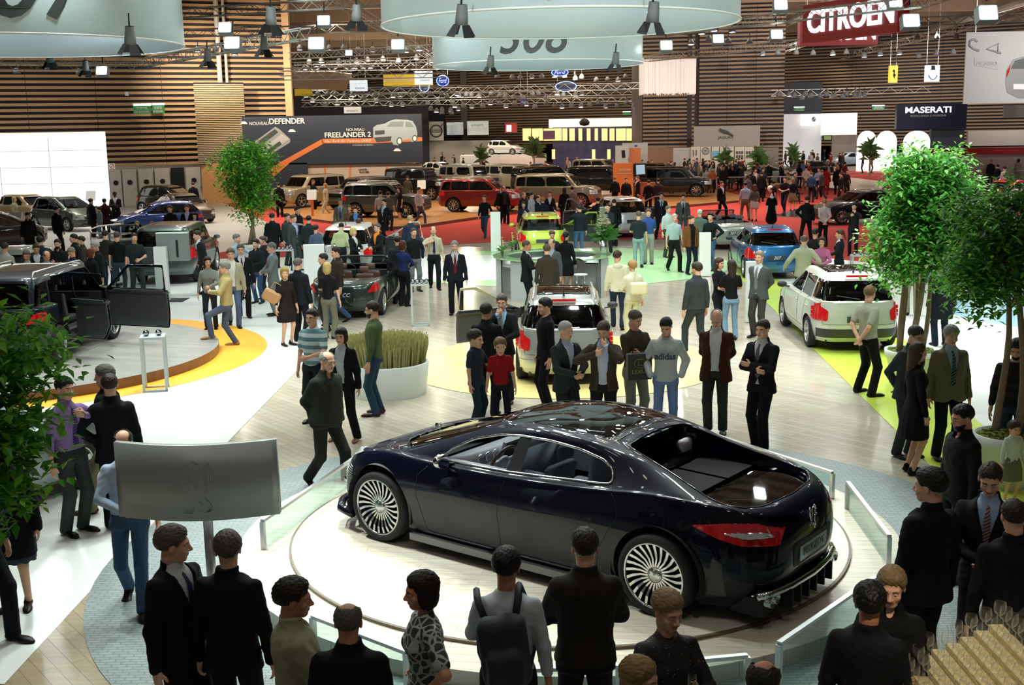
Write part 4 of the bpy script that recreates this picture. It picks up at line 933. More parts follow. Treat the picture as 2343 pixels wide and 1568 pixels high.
def car(kind, loc, rz, col, label, det=1, group=None, name='car', rims='five', doors=(), open_top=False, metal=.35, glassm=None, plate=None, roofglass=False, opt=(), seats=None, lamp='std', W=1.0, rimm=None, hood=False, hatch=False):
    """nose towards local -y; det 0 far, 1 middle, 2 near"""
    k = KIND[kind]; cell = {0: .13, 1: .075, 2: .045}[det]; rg = rings_for(k); S = _cache.setdefault(('surf', kind), Surf(rg)); pc = {0: .05, 1: .03, 2: .016}[det]
    if ('fc', kind) not in _cache or _cache[('fc', kind)] > pc: S._f = S.ev(S.ts(pc), S.phis(pc)); _cache[('fc', kind)] = pc
    f = -k['wb']/2-k['fo']; r = k['wb']/2+k['ro']; H = k['H']; w_ = k['W']/2; yw = f+k['co']; yb = r-k['rb']; b_ = k['belt']; R = k['R']; Ra = R+(.055 if H < 1.7 else .07)
    root = empty(name, loc, math.radians(rz)); tag(root, label, 'car', group); pm = paint(col, metal); G6 = rg[6]; G7 = rg[7]
    gm = glassm or (M_gdark if det else M_gopq); rimm = rimm or M_rim
    ts = S.ts(cell); ph = S.phis(cell); P = S.ev(ts, ph); n2 = len(ph)
    arch = lambda yc: [(yc+Ra*math.cos(a), R+Ra*math.sin(a)) for a in np.linspace(0, 2*PI, 28)[:-1]]
    ya, yp = -k['wb']/2, k['wb']/2
    cuts = [(arch(y), v) for y in (ya, yp) for v in 'LR']
    # glazing polygons: side view (y, z) and rear/front view (x, z)
    zt = H-.125 if H < 1.7 else H-.16; zb = b_+.035
    slopeF = k['wr']/(H-.1-k['cz']); slopeR = k['rr']/(H-.1-b_)
    yA0 = yw+.28*1+ (.12 if H < 1.7 else .0); yA1 = yA0+slopeF*(zt-zb)*.95; yC0 = yb-.16; yC1 = yC0-slopeR*(zt-zb)
    if kind in ('saloon', 'coupe'): yC0 = yb-.10
    yB = (yw+yb)/2-.05 if kind not in ('saloon',) else yw+1.55
    wins = []
    if kind == 'cc': wins = []
    else:
        wins.append([(yA0, zb), (yB-.04, zb), (yB-.02, zt), (min(yA1, yB-.3), zt)])
        yD = yC0-.55 if kind in ('wagon', 'mpv', 'suv', 'bigsuv', 'van', 'defender') else yC0-.35
        if kind == 'coupe': wins[-1] = [(yA0, zb), (yC0-.5, zb+.02), (yC1-.3, zt-.03), (min(yA1, yB-.3), zt)]
        elif kind in ('saloon', 'hatch'): wins.append([(yB+.04, zb), (yC0-.10, zb+.02), (yC1-.05, zt-.01), (yB+.05, zt)])
        else:
            wins.append([(yB+.04, zb), (yD-.04, zb), (yD-.06, zt), (yB+.05, zt)])
            wins.append([(yD+.05, zb+(.03 if H < 1.7 else 0)), (yC0, zb+.03), (yC1+.02, zt-.02), (yD+.02, zt)])
    wins = [rounded(p, .045) for p in wins]
    wh = w_*.895
    rear_w = None
    if not open_top:
        z0, z1 = (b_+.05, H-.15) if k['rb'] < .5 else (b_+.07, H-.12); sx = (G6['a']-G7['a'])/(H-.1-b_)
        aw = wh-.11
        if kind == 'wagon' or kind == 'hatch' or kind == 'mpv': aw = wh-.04
        rear_w = rounded([(-aw, z0), (aw, z0), (aw-sx*(z1-z0), z1), (-aw+sx*(z1-z0), z1)], .08)
        cuts.append((rear_w, 'rear'))
    z0f, z1f = k['cz']+.03, H-.13; sx = (G6['a']-G7['a'])/(H-.1-b_); af = wh-.10
    front_w = rounded([(-af, z0f), (af, z0f), (af-sx*(z1f-z0f), z1f), (-af+sx*(z1f-z0f), z1f)], .06); cuts.append((front_w, 'front'))
    V = None
    for w in wins: cuts += [(w, 'L'), (w, 'R')]
    dpoly = {}
    hing = yw+.10
    for (sd, which, ang) in doors:
        y1, y2 = (hing, yB) if which == 'f' else (yB, yB+.85); top = zt+.05
        a0 = max(y1, yA0-.06); dp = [(y1, lo_) for lo_ in (.34,)]+[(y2, .34), (y2, zb), (y2, top)]+[(min(yA1-.03, y2-.2), top), (a0, zb)] if which == 'f' else [(y1, .34), (y2-.12, .34), (y2, .62), (y2, zb), (y2-.03, top), (y1, top)]
        if which == 'f': dp = [(y1, .34), (y2, .34), (y2, top), (min(yA1-.03, y2-.2), top), (a0, zb+.02), (y1, zb-.06)]
        dpoly[(sd, which)] = (dp, ang, y1, y2)
    rg_poly = None
    if roofglass: rg_poly = rounded([(-w_*.55, yw+k['wr']+.15), (w_*.55, yw+k['wr']+.15), (w_*.55, yb-k['rr']-.35), (-w_*.55, yb-k['rr']-.35)], .08); cuts.append((rg_poly, 'top'))
    cuts += [(d[0], s_) for (s_, _), d in dpoly.items()]
    if open_top: cuts.append(([(-w_*.80, yw+.30), (w_*.80, yw+.30), (w_*.80, yb-.42), (-w_*.80, yb-.42)], 'top')); P2 = P; 
    if open_top:
        kk = ts <= 6.02; P = P[kk]; ts = ts[kk]; cuts = [c for c in cuts if c[1] != 'front' and c[1] != 'top']
    Vb, Qb = cutbody(P, cuts, n2)
    body = mkq('body', Vb, Qb, [pm], root)
    # underside, cabin floor, wheel housings
    b = MB().mt(M_under); b.box((0, 0, .27 if H < 1.7 else .42), (w_*2-.5, r-f-.35, .12)); b.box((0, (yw+yb)/2+.1, .33 if H < 1.7 else .5), (w_*2-.12, k['wb']-2*R-.28, .1)); b.box((0, f+.55, .5), (w_*2-.62, .8, .35)); b.box((0, r-.45, .5), (w_*2-.62, .6, .3))
    b.box((0, yw+.12, b_-.14), (w_*2-.25, .35, .18)); b.box((0, yb-.34, b_-.12), (w_*2-.28, .34, .05))
    for y in (ya, yp):
        for s_ in (1, -1): b.lathe([(Ra+.02, s_*(w_-.02)), (Ra+.02, s_*(w_-.34)), (.01, s_*(w_-.34))], 20, (0, y, R), 'x', a0=-.25, a1=PI+.25)
    b.build('underbody', root)
    for w in wins:
        if kind != 'cc':
            for s_ in 'LR':
                hid = any((s_, q) in dpoly and dpoly[(s_, q)][2]-.05 < np.mean([a[0] for a in w]) < dpoly[(s_, q)][3]+.05 for q in 'fr')
                if not hid: patch(S, w, s_, -.006, gm, 'side_window', root, pc)
    if not open_top:
        patch(S, front_w, 'front', -.006, gm, 'windscreen', root, pc); patch(S, rear_w, 'rear', -.004, gm, 'rear_window', root, pc)
    else:
        V2, Q2 = None, None; patch(S, front_w, 'front', -.006, M_glight, 'windscreen', root, pc)
        seam(S, [front_w+[front_w[0]]], ['front'], 'windscreen_frame', M_trim, root, .022, 0)
    if rg_poly: patch(S, rg_poly, 'top', -.004, M_gdark, 'glass_roof', root, pc)
    # wheels
    rm = rimm
    for y in (ya, yp):
        for s_ in (1, -1): wheel(root, s_*(w_-.115), y, R, .21, rims, s_, rm)
    # lamps, grille, bumper trims
    nz = k['nz']
    if lamp == 'cat': tl = rounded([(w_-.06, b_-.34), (w_-.27, b_-.33), (w_-.29, b_-.14), (w_-.10, b_-.02), (w_-.025, b_+.03), (w_-.015, b_-.3)], .03)
    elif lamp == 'tall': tl = [(w_-.17, b_-.30), (w_+.1, b_-.30), (w_+.1, b_+.03), (w_-.17, b_+.03)]
    else: tl = rounded([(w_-.28, b_-.25), (w_-.02, b_-.25), (w_-.03, b_-.07), (w_-.16, b_-.06)], .04)
    for s_ in (1, -1):
        q = [(x*s_, z) for x, z in tl]; patch(S, q, 'rear|%f' % (r-.45), .010, M_tail, 'tail_light', root, pc)
        if lamp == 'cat': sy = [(r-.36, b_-.02), (r-.10, b_-.32), (r-.03, b_-.32), (r-.07, b_+.03), (r-.2, b_+.02)]; patch(S, sy, ('L' if s_ > 0 else 'R')+'|%f' % (w_-.16), .010, M_tail, 'tail_light', root, pc)
        else: patch(S, [(r-.30, b_-.07), (r-.2, b_-.25), (r+.1, b_-.27), (r+.1, b_-.05)], ('L' if s_ > 0 else 'R')+'|%f' % (w_-.16), .010, M_tail, 'tail_light', root, pc)
        hl = [(w_-.52, nz-.20), (w_+.1, nz-.16), (w_+.1, nz+.02), (w_-.42, nz-.03)] if H < 1.7 else [(w_-.40, nz-.25), (w_+.1, nz-.25), (w_+.1, nz-.03), (w_-.40, nz-.05)]
        q = [(x*s_, z) for x, z in hl]; patch(S, q, 'front|%f' % (f+.38), .010, M_head, 'headlight', root, pc)
        patch(S, [(f-.1, nz-.16), (f+.22, nz-.14), (f+.42, nz+.06), (f+.1, nz+.02)] if H < 1.7 else [(f-.1, nz-.25), (f+.14, nz-.25), (f+.14, nz-.03), (f-.1, nz-.05)], ('L' if s_ > 0 else 'R')+'|%f' % (w_-.22), .010, M_head, 'headlight', root, pc)
    patch(S, rounded([(-w_*.5, nz-.24), (w_*.5, nz-.24), (w_*.52, nz-.06), (-w_*.52, nz-.06)], .03) if H < 1.7 else [(-w_*.5, nz-.24), (w_*.5, nz-.24), (w_*.5, nz-.04), (-w_*.5, nz-.04)], 'front|%f' % (f+.4), .008, M_chrome if 'bright' in opt else M_trim, 'grille', root, pc)
    lo = rg[0]['z']; patch(S, [(-w_*.7, lo+.08), (w_*.7, lo+.08), (w_*.66, lo+.2), (-w_*.66, lo+.2)], 'front|%f' % (f+.3), .008, M_trim, 'lower_grille', root, pc)
    if det:
        patch(S, [(-w_*1.1, lo+.10), (w_*1.1, lo+.10), (w_*1.1, lo+.27), (-w_*1.1, lo+.27)], 'rear|%f' % (r-.28), .012, M_trim if 'strip' in opt else pm, 'rear_bumper', root, pc)
        for s_ in (1, -1):
            b = MB().mt(M_trim if 'blackmirror' in opt else pm, True); V, Q = _cache.setdefault('mirror', nets(lambda X, Y, Z: ell(X, Y, Z, (0, 0, 0), (.11, .055, .07)), (-.13, -.08, -.09), (.13, .08, .09), .02)); b.add([(v[0]+s_*(w_+.10), v[1]+yA0-.02, v[2]+b_+.05) for v in V], [tuple(q) for q in Q.tolist()]); b.mt(M_trim); b.tube([(s_*(w_-.06), yA0+.02, b_), (s_*(w_+.06), yA0, b_+.02)], .018, 6); mo = b.build('wing_mirror', root)
            if ('L' if s_ > 0 else 'R', 'f') in dpoly: bpy.data.objects.remove(mo)
        for s_ in 'LR':
            b = MB().mt(pm, True)
            for yy in (yB-.10, yC0-.62 if len(wins) > 1 else yB-.10):
                if (s_, 'f' if yy < yB else 'r') in dpoly: continue
                p = on_surf(S, [(yy-.10, b_-.12), (yy+.10, b_-.12)], s_, .018, .05, pc); b.tube(p, .014, 6)
            if b.v: b.build('door_handle', root)
        zsl = lo+.16
        ln = [[(hing, zb-.06), (hing-.02, .6), (hing+.03, zsl), (yB, zsl), (yB, zb)], [(yB, zsl), (yp-Ra-.12, zsl), (yp-Ra+.02, .66), (yp-Ra+.15, zb)]]
        vs = [v for v in 'LR' if (v, 'f') not in dpoly]
        if vs: seam(S, ln, vs, 'door_seam', M_dark, root, .0035 if det == 2 else .005)
        if kind != 'coupe' and k['rb'] < .5: seam(S, [[(-w_+.16, b_+.0), (-w_+.18, b_-.40), (w_-.18, b_-.40), (w_-.16, b_+.0)]], ['rear'], 'tailgate_seam', M_dark, root, .004)
        b = MB().mt(M_plate); b.box((0, r+.012, b_-.30), (.50, .02, .12)); pl = b.build('number_plate', root)
        if plate:
            T = frame((0, r+.024, b_-.30), (-1, 0, 0), (0, 0, 1)); put_text(plate, T, .13, mat('plate_white', (.8, .8, .8), .5), 'plate_lettering', pl, shear=.3, depth=.004)
        if kind in ('wagon', 'mpv', 'hatch'):
            zc = H-.06; yy = yb-k['rr']-.02; b = MB().mt(M_tail); b.box((0, yy+.05, zc), (.42, .05, .035)); b.build('brake_light', root)
        if 'wiper' in opt:
            p = on_surf(S, [(-.02, b_+.08), (.42, b_+.15)], 'rear', .02, .1, pc); MB().mt(M_trim).tube(p, .010, 5).build('wiper', root)
        if 'antenna' in opt:
            b = MB().mt(M_dark); ay = yb-k['rr']-.25; b.tube([(0, ay, H-.02), (0, ay+.10, H+.16)], [.012, .004], 5); b.lathe([(.03, H-.02), (.0, H+.03)], 8, (0, ay, 0)); b.build('antenna', root)
        if 'rails' in opt:
            for s_ in (1, -1):
                ax = rg[8]['a']*.98; y0, y1 = yw+k['wr']+.12, yb-k['rr']-.10
                MB().mt(mat('rail_silver', (.55, .56, .55), .3, .8), True).tube([(s_*(ax+.02), y0, H-.06), (s_*ax, y0+.12, H+.02), (s_*(ax), (y0+y1)/2, H+.035), (s_*ax, y1-.12, H+.02), (s_*(ax+.02), y1, H-.07)], .018, 6).build('roof_rail', root)
        sm = seats or M_seat
        b = MB()
        for x in (-.36, .36): seat_mb(b, x, yw+1.15, .33 if H < 1.7 else .55, sm)
        b.build('front_seat', root); b = MB()
        for x in (-.36, .36): seat_mb(b, x, yw+1.95, .35 if H < 1.7 else .57, sm)
        b.build('rear_seat', root)
        b = MB().mt(M_dark, True); c = Vector((.36, yw+.66, b_-.02)); b.tube([c+Vector((.19*math.cos(a), .19*math.sin(a)*.4, .19*math.sin(a)*.9)) for a in np.linspace(0, 2*PI, 18)[:-1]], .016, 6, closed=True); b.tube([c-Vector((.17, 0, 0)), c+Vector((.17, 0, 0))], .015, 5); b.tube([c, c+Vector((0, -.25, -.1))], .03, 6); b.build('steering_wheel', root)
    # open doors
    for (s_, which), (dp, ang, y1, y2) in dpoly.items():
        sg = 1 if s_ == 'L' else -1; e = empty('door', (0, 0, 0)); e.parent = root; hx = sg*(w_-.03); e.location = (hx, y1, 0)
        win = [w for w in wins if y1-.05 < np.mean([a[0] for a in w]) < y2+.05]
        for nm, po, ho, mm, of, th in (('door_skin', dp, win[0] if win else None, pm, .0, .012), ('door_lining', [p if p[1] < zb else (p[0], zb-.01) for p in dp], None, mat('door_lining', (.035, .037, .04), .6), -.05, .03)):
            o = patch(S, po, s_, of, mm, nm, e, pc, thick=th, hole=ho)
            if o: o.location = (-hx, -y1, 0)
        if win: o = patch(S, win[0], s_, -.012, M_glight, 'door_glass', e, pc); o.location = (-hx, -y1, 0)
        if which == 'f':
            V, Q = _cache['mirror'] if 'mirror' in _cache else nets(lambda X, Y, Z: ell(X, Y, Z, (0, 0, 0), (.11, .055, .07)), (-.13, -.08, -.09), (.13, .08, .09), .02)
            o = mkq('wing_mirror', V+np.array([sg*.12, yA0-y1+.05, b_+.06]), Q, M_trim if 'blackmirror' in opt else pm, e)
        e.rotation_euler = (0, 0, -math.radians(ang)*sg)
    return root, S
def place(px, py, z=0.0): g = G(px, py, z); return (g[0], g[1], z)
# ================================================================ THE DARK SALOON ON THE TURNTABLE
def hero():
    M_hp = mat('midnight_paint', (0.0022, 0.0026, 0.010), 0.40, 0.0, spec=.05, coat=.55)
    M_hg = glass('hero_side_glass', (0.45, 0.50, 0.52), 0.07); M_hr = glass('hero_roof_glass', (0.10, 0.105, 0.12), 0.06)
    M_leather = mat('pale_leather', (0.42, 0.42, 0.46), 0.5); M_carbon = mat('woven_black', (0.006, 0.006, 0.006), 0.6, spec=.04, nz=(200, 0.5))
    zs4 = [(-2.65, .70), (-2.3, .82), (-1.95, .91), (-1.6, .955), (-1.2, .945), (-.8, .945), (0, .96), (.8, 1.0), (1.5, 1.06), (2.0, 1.05), (2.5, .97), (2.8, .88)]
    R = [dict(a=.92, yf=-2.46, yr=2.50, p=6, pr=5, z=.15), dict(a=.98, yf=-2.54, yr=2.62, p=5, pr=4.5, z=.26), dict(a=1.01, yf=-2.58, yr=2.70, p=4.2, pr=4.5, z=.48),
         dict(a=1.03, yf=-2.55, yr=2.72, p=4, pr=4, z=[(-2.6, .62), (-1.6, .74), (0, .74), (1.6, .80), (2.7, .74)]), dict(a=.975, yf=-2.40, yr=2.66, p=3.8, pr=3.8, z=zs4),
         dict(a=.925, yf=-2.02, yr=2.56, p=4, pr=3.8, z=[(-2.1, .86), (-1.6, .97), (-1.0, .97), (0, .985), (.8, 1.03), (1.6, 1.09), (2.2, 1.05), (2.6, .97)], cr=.03),
         dict(a=.875, yf=-1.82, yr=2.44, p=4.5, pr=4, z=[(-1.8, .93), (-1.1, .985), (-.6, 1.0), (0, 1.01), (.8, 1.06), (1.3, 1.12), (1.8, 1.11), (2.4, 1.01)], cr=.02),
         dict(a=.715, yf=-.62, yr=2.06, p=4.2, pr=3.2, z=[(-.7, 1.30), (-.3, 1.355), (.2, 1.385), (.7, 1.365), (1.2, 1.29), (1.6, 1.20), (2.06, 1.08)], cr=.03),
         dict(a=.62, yf=-.42, yr=1.84, p=4, pr=3, z=[(-.45, 1.385), (0, 1.425), (.3, 1.43), (.8, 1.40), (1.2, 1.33), (1.84, 1.13)], cr=.03),
         dict(a=.35, yf=0, yr=1.0, p=3, z=[(0, 1.475), (.5, 1.48), (1.0, 1.42)]), dict(a=.0, yf=.3, yr=.7, p=3, z=1.487)]
    S = Surf(R); S._f = S.ev(S.ts(.014), S.phis(.014)); pc = .014
    S2 = Surf(R); S2._f = S2.ev(S2.ts(.007), S2.phis(.007))
    root = empty('concept_saloon', (.50, 11.61, .18), math.radians(232.1)); tag(root, 'long midnight blue low saloon with glass roof and many-spoke wheels on the turntable', 'car')
    cell = .030; ts = S.ts(cell); ph = S.phis(cell); P = S.ev(ts, ph); n2 = len(ph)
    ya, yp, WR = -1.67, 1.68, .375; Ra = .425
    arch = lambda yc, rr=Ra: [(yc+rr*math.cos(a), WR+.01+rr*math.sin(a)) for a in np.linspace(0, 2*PI, 40)[:-1]]
    side = rounded([(-.92, .985), (0, 1.005), (1.02, 1.075), (1.17, 1.095), (1.12, 1.20), (1.0, 1.262), (.72, 1.318), (.38, 1.345), (.05, 1.342), (-.25, 1.305), (-.55, 1.225), (-.80, 1.10)], .05, 4)
    w_f = [(-.92, .985), (.0, 1.005), (.06, 1.342), (-.25, 1.305), (-.55, 1.225), (-.80, 1.10)]
    deck = rounded([(-.52, 1.10), (.52, 1.10), (.60, 1.62), (.72, 2.10), (.70, 2.34), (.48, 2.47), (0, 2.52), (-.48, 2.47), (-.70, 2.34), (-.72, 2.10), (-.60, 1.62)], .09, 4)
    roofg = rounded([(-.56, -.28), (.56, -.28), (.59, .45), (.53, .93), (-.53, .93), (-.59, .45)], .08, 4)
    ws = rounded([(-.74, -1.42), (-.5, -1.66), (0, -1.77), (.5, -1.66), (.74, -1.42), (.60, -.40), (.50, -.33), (-.50, -.33), (-.60, -.40)], .06, 4)
    cuts = [(arch(y), v) for y in (ya, yp) for v in 'LR']+[(side, 'L'), (side, 'R'), (deck, 'top'), (roofg, 'top'), (ws, 'top')]
    V, Q = cutbody(P, cuts, n2); mkq('body', V, Q, M_hp, root)
    for s_ in 'LR':
        wr = [p for p in side if p[0] > .0]; 
        patch(S, rounded([(.10, 1.015), (1.02, 1.075), (1.17, 1.095), (1.12, 1.20), (1.0, 1.262), (.72, 1.318), (.38, 1.345), (.14, 1.343)], .04, 3), s_, -.008, M_hg, 'side_window', root, pc)
        patch(S, [(-.06, 1.0), (.12, 1.01), (.16, 1.35), (.02, 1.345)], s_, -.003, M_dark, 'window_pillar', root, pc)
        seam(S, [side+[side[0]]], [s_], 'window_trim', M_chrome, root, .014, .0)
        if s_ == 'R': patch(S, rounded(w_f, .04, 3), s_, -.008, M_hg, 'side_window', root, pc)
    patch(S, roofg, 'top', -.002, M_hr, 'glass_roof', root, pc); patch(S, ws, 'top', -.004, glass('hero_screen', (.25, .27, .28), .05), 'windscreen', root, pc)
    # panel gaps
    seam(S, [[(-.98, .93), (-1.10, .82), (-1.12, .62), (-1.02, .30), (-.98, .24)], [(.02, .985), (-.03, .80), (-.06, .60), (-.04, .24)], [(1.17, 1.08), (1.27, .98), (1.30, .84), (1.22, .72), (1.10, .50), (1.06, .30)], [(-.98, .24), (1.06, .24)]], 'LR', 'door_seam', M_dark, root, .0035)
    seam(S, [[(-.56, .98), (0, 1.0), (.56, .98)]], ['top'], 'roof_strip', M_chrome, root, .006)
    seam(S, [deck+[deck[0]]], ['top'], 'deck_trim', M_hp, root, .012, -.004)
    # sill band and grey skirt
    b = MB().mt(M_hp, True)
    for s_ in (1, -1):
        b.mt(mat('sill_grey', (.16, .155, .16), .35, .6)); b.box((s_*.965, 0, .15), (.10, 2.45, .07)); 
    b.build('sill', root)
    # deck: rear window, engine louvres, smoked boot glass
    zf = 1.00
    b = MB().mt(M_hp); n = len(deck); top = on_surf(S, deck+[deck[0]], 'top', -.004, 10, pc)[:n]
    b.add([tuple(p) for p in top]+[(p[0]*.97, p[1], min(p[2]-.02, zf+.02-.10*max(0, (p[1]-1.9)/.6))) for p in top], [(i, (i+1) % n, n+(i+1) % n, n+i) for i in range(n)]); b.build('deck_wall', root)
    b = MB().mt(M_carbon); b.add([(p[0]*.97, p[1], zf-.02-.10*max(0, (p[1]-1.9)/.6)) for p in top], [tuple(range(n))]); b.build('deck_floor', root)
    b = MB().mt(glass('rear_pane', (.35, .38, .4), .1)); b.add([(-.50, 1.24, 1.04), (.50, 1.24, 1.04), (.46, 1.12, 1.30), (-.46, 1.12, 1.30)], [(0, 1, 2, 3)]); b.build('rear_window', root)
    b = MB().mt(M_chrome); b.box((0, 1.25, 1.035), (1.02, .035, .022)); b.build('rear_window_trim', root)
    for s_ in (1, -1):
        b = MB().mt(M_carbon); b.box((s_*.275, 1.60, 1.035), (.50, .52, .03), Matrix.Rotation(-.03, 3, 'X'))
        for k in range(26): b.box((s_*.275, 1.36+k*.0185, 1.053-k*.0006), (.47, .009, .010))
        for k in range(30): b.tube([(s_*.275-.24+.016*k, 1.862, 1.045), (s_*.275-.24+.016*k, 1.87, 1.01)], .004, 4)
        b.build('engine_louvre', root)
    tg = rounded([(-.60, 1.93), (.60, 1.93), (.68, 2.12), (.66, 2.32), (.46, 2.44), (0, 2.49), (-.46, 2.44), (-.66, 2.32), (-.68, 2.12)], .06, 3)
    b = MB().mt(glass('smoked_boot_glass', (.10, .095, .09), .12)); zz = lambda p: 1.035-.085*max(0, (p[1]-1.95)/.55)
    b.add([(p[0], p[1], zz(p)) for p in tg], [tuple(range(len(tg)))]); b.build('boot_glass', root)
    MB().mt(M_chrome, True).tube([(p[0]*1.04, p[1]+.02, zz(p)+.012) for p in tg if p[1] > 2.2], .012, 6).build('boot_trim', root)
    b = MB().mt(mat('engine_brown', (.10, .07, .06), .4)); b.box((0, 2.17, .93), (.9, .36, .04)); b.mt(M_steel, True); b.tube([(-.3, 2.05, .965), (-.1, 2.3, .95), (.2, 2.28, .955), (.4, 2.05, .965)], .02, 6); b.mt(M_dark); b.box((0, 2.0, .962), (.02, .5, .02)); b.build('engine', root)
    # lamps and tail
    for s_ in (1, -1):
        vw = 'L' if s_ > 0 else 'R'
        patch(S2, [(2.00, .885), (2.22, .80), (2.42, .745), (2.66, .735), (2.66, .86), (2.50, .925), (2.30, .925)], vw+'|.45', .008, M_tail, 'tail_light', root, pc)
        patch(S2, [(2.26, .838), (2.45, .80), (2.62, .805), (2.60, .835), (2.42, .853)], vw+'|.45', .016, M_head, 'reversing_lamp', root, pc)
        patch(S2, [(s_*.66, .745), (s_*1.1, .745), (s_*1.1, .87), (s_*.74, .87)], 'rear|2.45', .008, M_tail, 'tail_light', root, pc)
        patch(S, [(-2.44, .775), (-2.25, .785), (-2.06, .865), (-2.2, .862), (-2.42, .83)], vw+'|.62', .008, M_head, 'headlight', root, pc)
        patch(S, [(2.14, .28), (2.30, .27), (2.28, .58), (2.20, .63)], vw, .004, mat('mesh_grey', (.05, .05, .045), .5), 'side_intake', root, pc)
        patch(S, [(-2.48, .36), (-2.20, .38), (-2.16, .66), (-2.30, .74), (-2.5, .70)], vw, .004, M_dark, 'brake_intake', root, pc)
        b = MB().mt(M_steel)
        for k in range(13):
            pts = on_surf(S, [(-2.44, .40+k*.024), (-2.19, .40+k*.024)], vw, .010, .06, pc); b.tube(pts, .0035, 4)
        b.build('intake_grille', root)
    patch(S, rounded([(-.55, .28), (.55, .28), (.62, .62), (-.62, .62)], .06), 'front|-2.2', .006, M_dark, 'front_grille', root, pc)
    patch(S, rounded([(-.36, .47), (.36, .47), (.40, .70), (-.40, .70)], .04), 'rear|2.45', .004, M_dark, 'plate_recess', root, pc)
    b = MB().mt(mat('crystal_plate', (.55, .62, .60), .15, .5, nz=(60, .6))); b.box((0, 2.715, .58), (.56, .02, .13)); pl = b.build('number_plate', root)
    put_text('PEUGEOT', frame((0, 2.729, .58), (-1, 0, 0), (0, 0, 1)), .10, mat('plate_ink', (.08, .1, .1), .4), 'plate_lettering', pl, depth=.003)
    b = MB().mt(M_chrome, True); b.tube([(-.78, 2.56, .31), (-.66, 2.63, .315), (-.4, 2.69, .32), (0, 2.715, .32), (.4, 2.69, .32), (.66, 2.63, .315), (.78, 2.56, .31)], .036, 8); b.build('rear_blade', root)
    b = MB().mt(M_dark)
    for x in (-.42, -.25, -.08, .08, .25, .42): b.box((x, 2.60, .21), (.02, .26, .17))
    b.box((0, 2.45, .20), (1.5, .3, .16)); b.build('diffuser', root)
    for x in (-.68, -.57, .57, .68):
        b = MB().mt(M_chrome, True); b.lathe([(.048, 2.40), (.048, 2.66), (.042, 2.66), (.040, 2.55)], 16, (x, 0, .25), 'y'); b.mt(M_dark); b.lathe([(.041, 2.58), (.001, 2.58)], 16, (x, 0, .25), 'y'); b.build('tailpipe', root)
    # front splitter
    b = MB().mt(M_hp, True); b.tube([(-.94, -2.12, .20), (-.90, -2.34, .21), (-.72, -2.50, .22), (-.38, -2.59, .22), (0, -2.62, .22), (.38, -2.59, .22), (.72, -2.50, .22), (.90, -2.34, .21), (.94, -2.12, .20)], .05, 8)
    b.mt(M_chrome, True); b.box((0, -2.62, .40), (1.1, .05, .05)); b.build('front_splitter', root)
    # emblem on the tail: rampant lion
    em = MB().mt(M_chrome, True)
    for st in LION: em.tube([(x*.09, 2.72-abs(x)*.01, .84+z*.11) for x, z in st], .007, 5)
    em.build('lion_emblem', root)
    # mirror
    for s_ in (1, -1):
        b = MB().mt(M_chrome, True); V_, Q_ = nets(lambda X, Y, Z: np.maximum(ell(X, Y, Z, (0, 0, 0), (.10, .075, .075)), Y-.035), (-.12, -.1, -.1), (.12, .1, .1), .012); b.add([(v[0]+s_*1.06, v[1]-.72, v[2]+1.04) for v in V_], [tuple(q) for q in Q_.tolist()]); b.mt(M_hp, True); b.tube([(s_*.90, -.70, .975), (s_*1.0, -.72, 1.0)], .02, 6); b.build('wing_mirror', root)
    # wheels
    rimm = mat('polished_rim', (.85, .86, .86), .16, 1.0)
    for y in (ya, yp):
        for s_ in (1, -1): wheel(root, s_*.895, y, WR, .27, 'hero', s_, rimm)
    # cabin
    b = MB().mt(M_under); b.box((0, -.1, .24), (1.7, 4.4, .12)); b.box((0, -.05, .36), (1.66, 2.3, .12)); b.box((0, -1.95, .5), (1.15, .9, .5)); b.box((0, 2.0, .6), (1.15, 1.0, .6))
    for y in (ya, yp):
        for s_ in (1, -1): b.lathe([(Ra+.03, s_*1.0), (Ra+.03, s_*.66), (.01, s_*.66)], 24, (0, y, WR), 'x', a0=-.25, a1=PI+.25)
    b.build('underbody', root)
    b = MB().mt(M_leather, True)
    b.box((0, -.80, .90), (1.5, .34, .16), Matrix.Rotation(.2, 3, 'X')); b.box((0, -.62, .72), (1.5, .10, .35)); b.box((0, .1, .55), (.22, 1.4, .30)); b.mt(M_dark); b.box((.03, -.60, .93), (.36, .03, .26), Matrix.Rotation(-.35, 3, 'X')); b.mt(M_leather); b.box((.03, -.62, .92), (.42, .03, .32), Matrix.Rotation(-.35, 3, 'X'))
    for s_ in (1, -1): b.box((s_*.80, .1, .78), (.06, 2.1, .42))
    for x in (.30, .42, .54): b.mt(M_chrome, True); b.lathe([(.058, -.635), (.058, -.622), (.050, -.622)], 16, (x, 0, .95), 'y')
    b.build('dashboard', root)
    b = MB().mt(mat('wheel_wood', (.10, .07, .05), .3), True); c = Vector((.43, -.44, .93)); Rx = Matrix.Rotation(-.45, 3, 'X')
    b.tube([c+Rx @ Vector((.19*math.cos(a), 0, .19*math.sin(a))) for a in np.linspace(0, 2*PI, 28)[:-1]], .017, 8, closed=True); b.mt(M_leather, True)
    for a in (0.1, PI-.1, -PI/2): b.tube([c+Rx @ Vector((0, -.02, 0)), c+Rx @ Vector((.18*math.cos(a), 0, .18*math.sin(a)))], .020, 6)
    V_, Q_ = nets(lambda X, Y, Z: ell(X, Y, Z, (0, 0, 0), (.085, .04, .075)), (-.1, -.05, -.09), (.1, .05, .09), .012); b.add([c+Rx @ Vector(v.tolist()) for v in V_], [tuple(q) for q in Q_.tolist()]); b.tube([c, c+Vector((0, -.22, -.08))], .035, 8); b.build('steering_wheel', root)
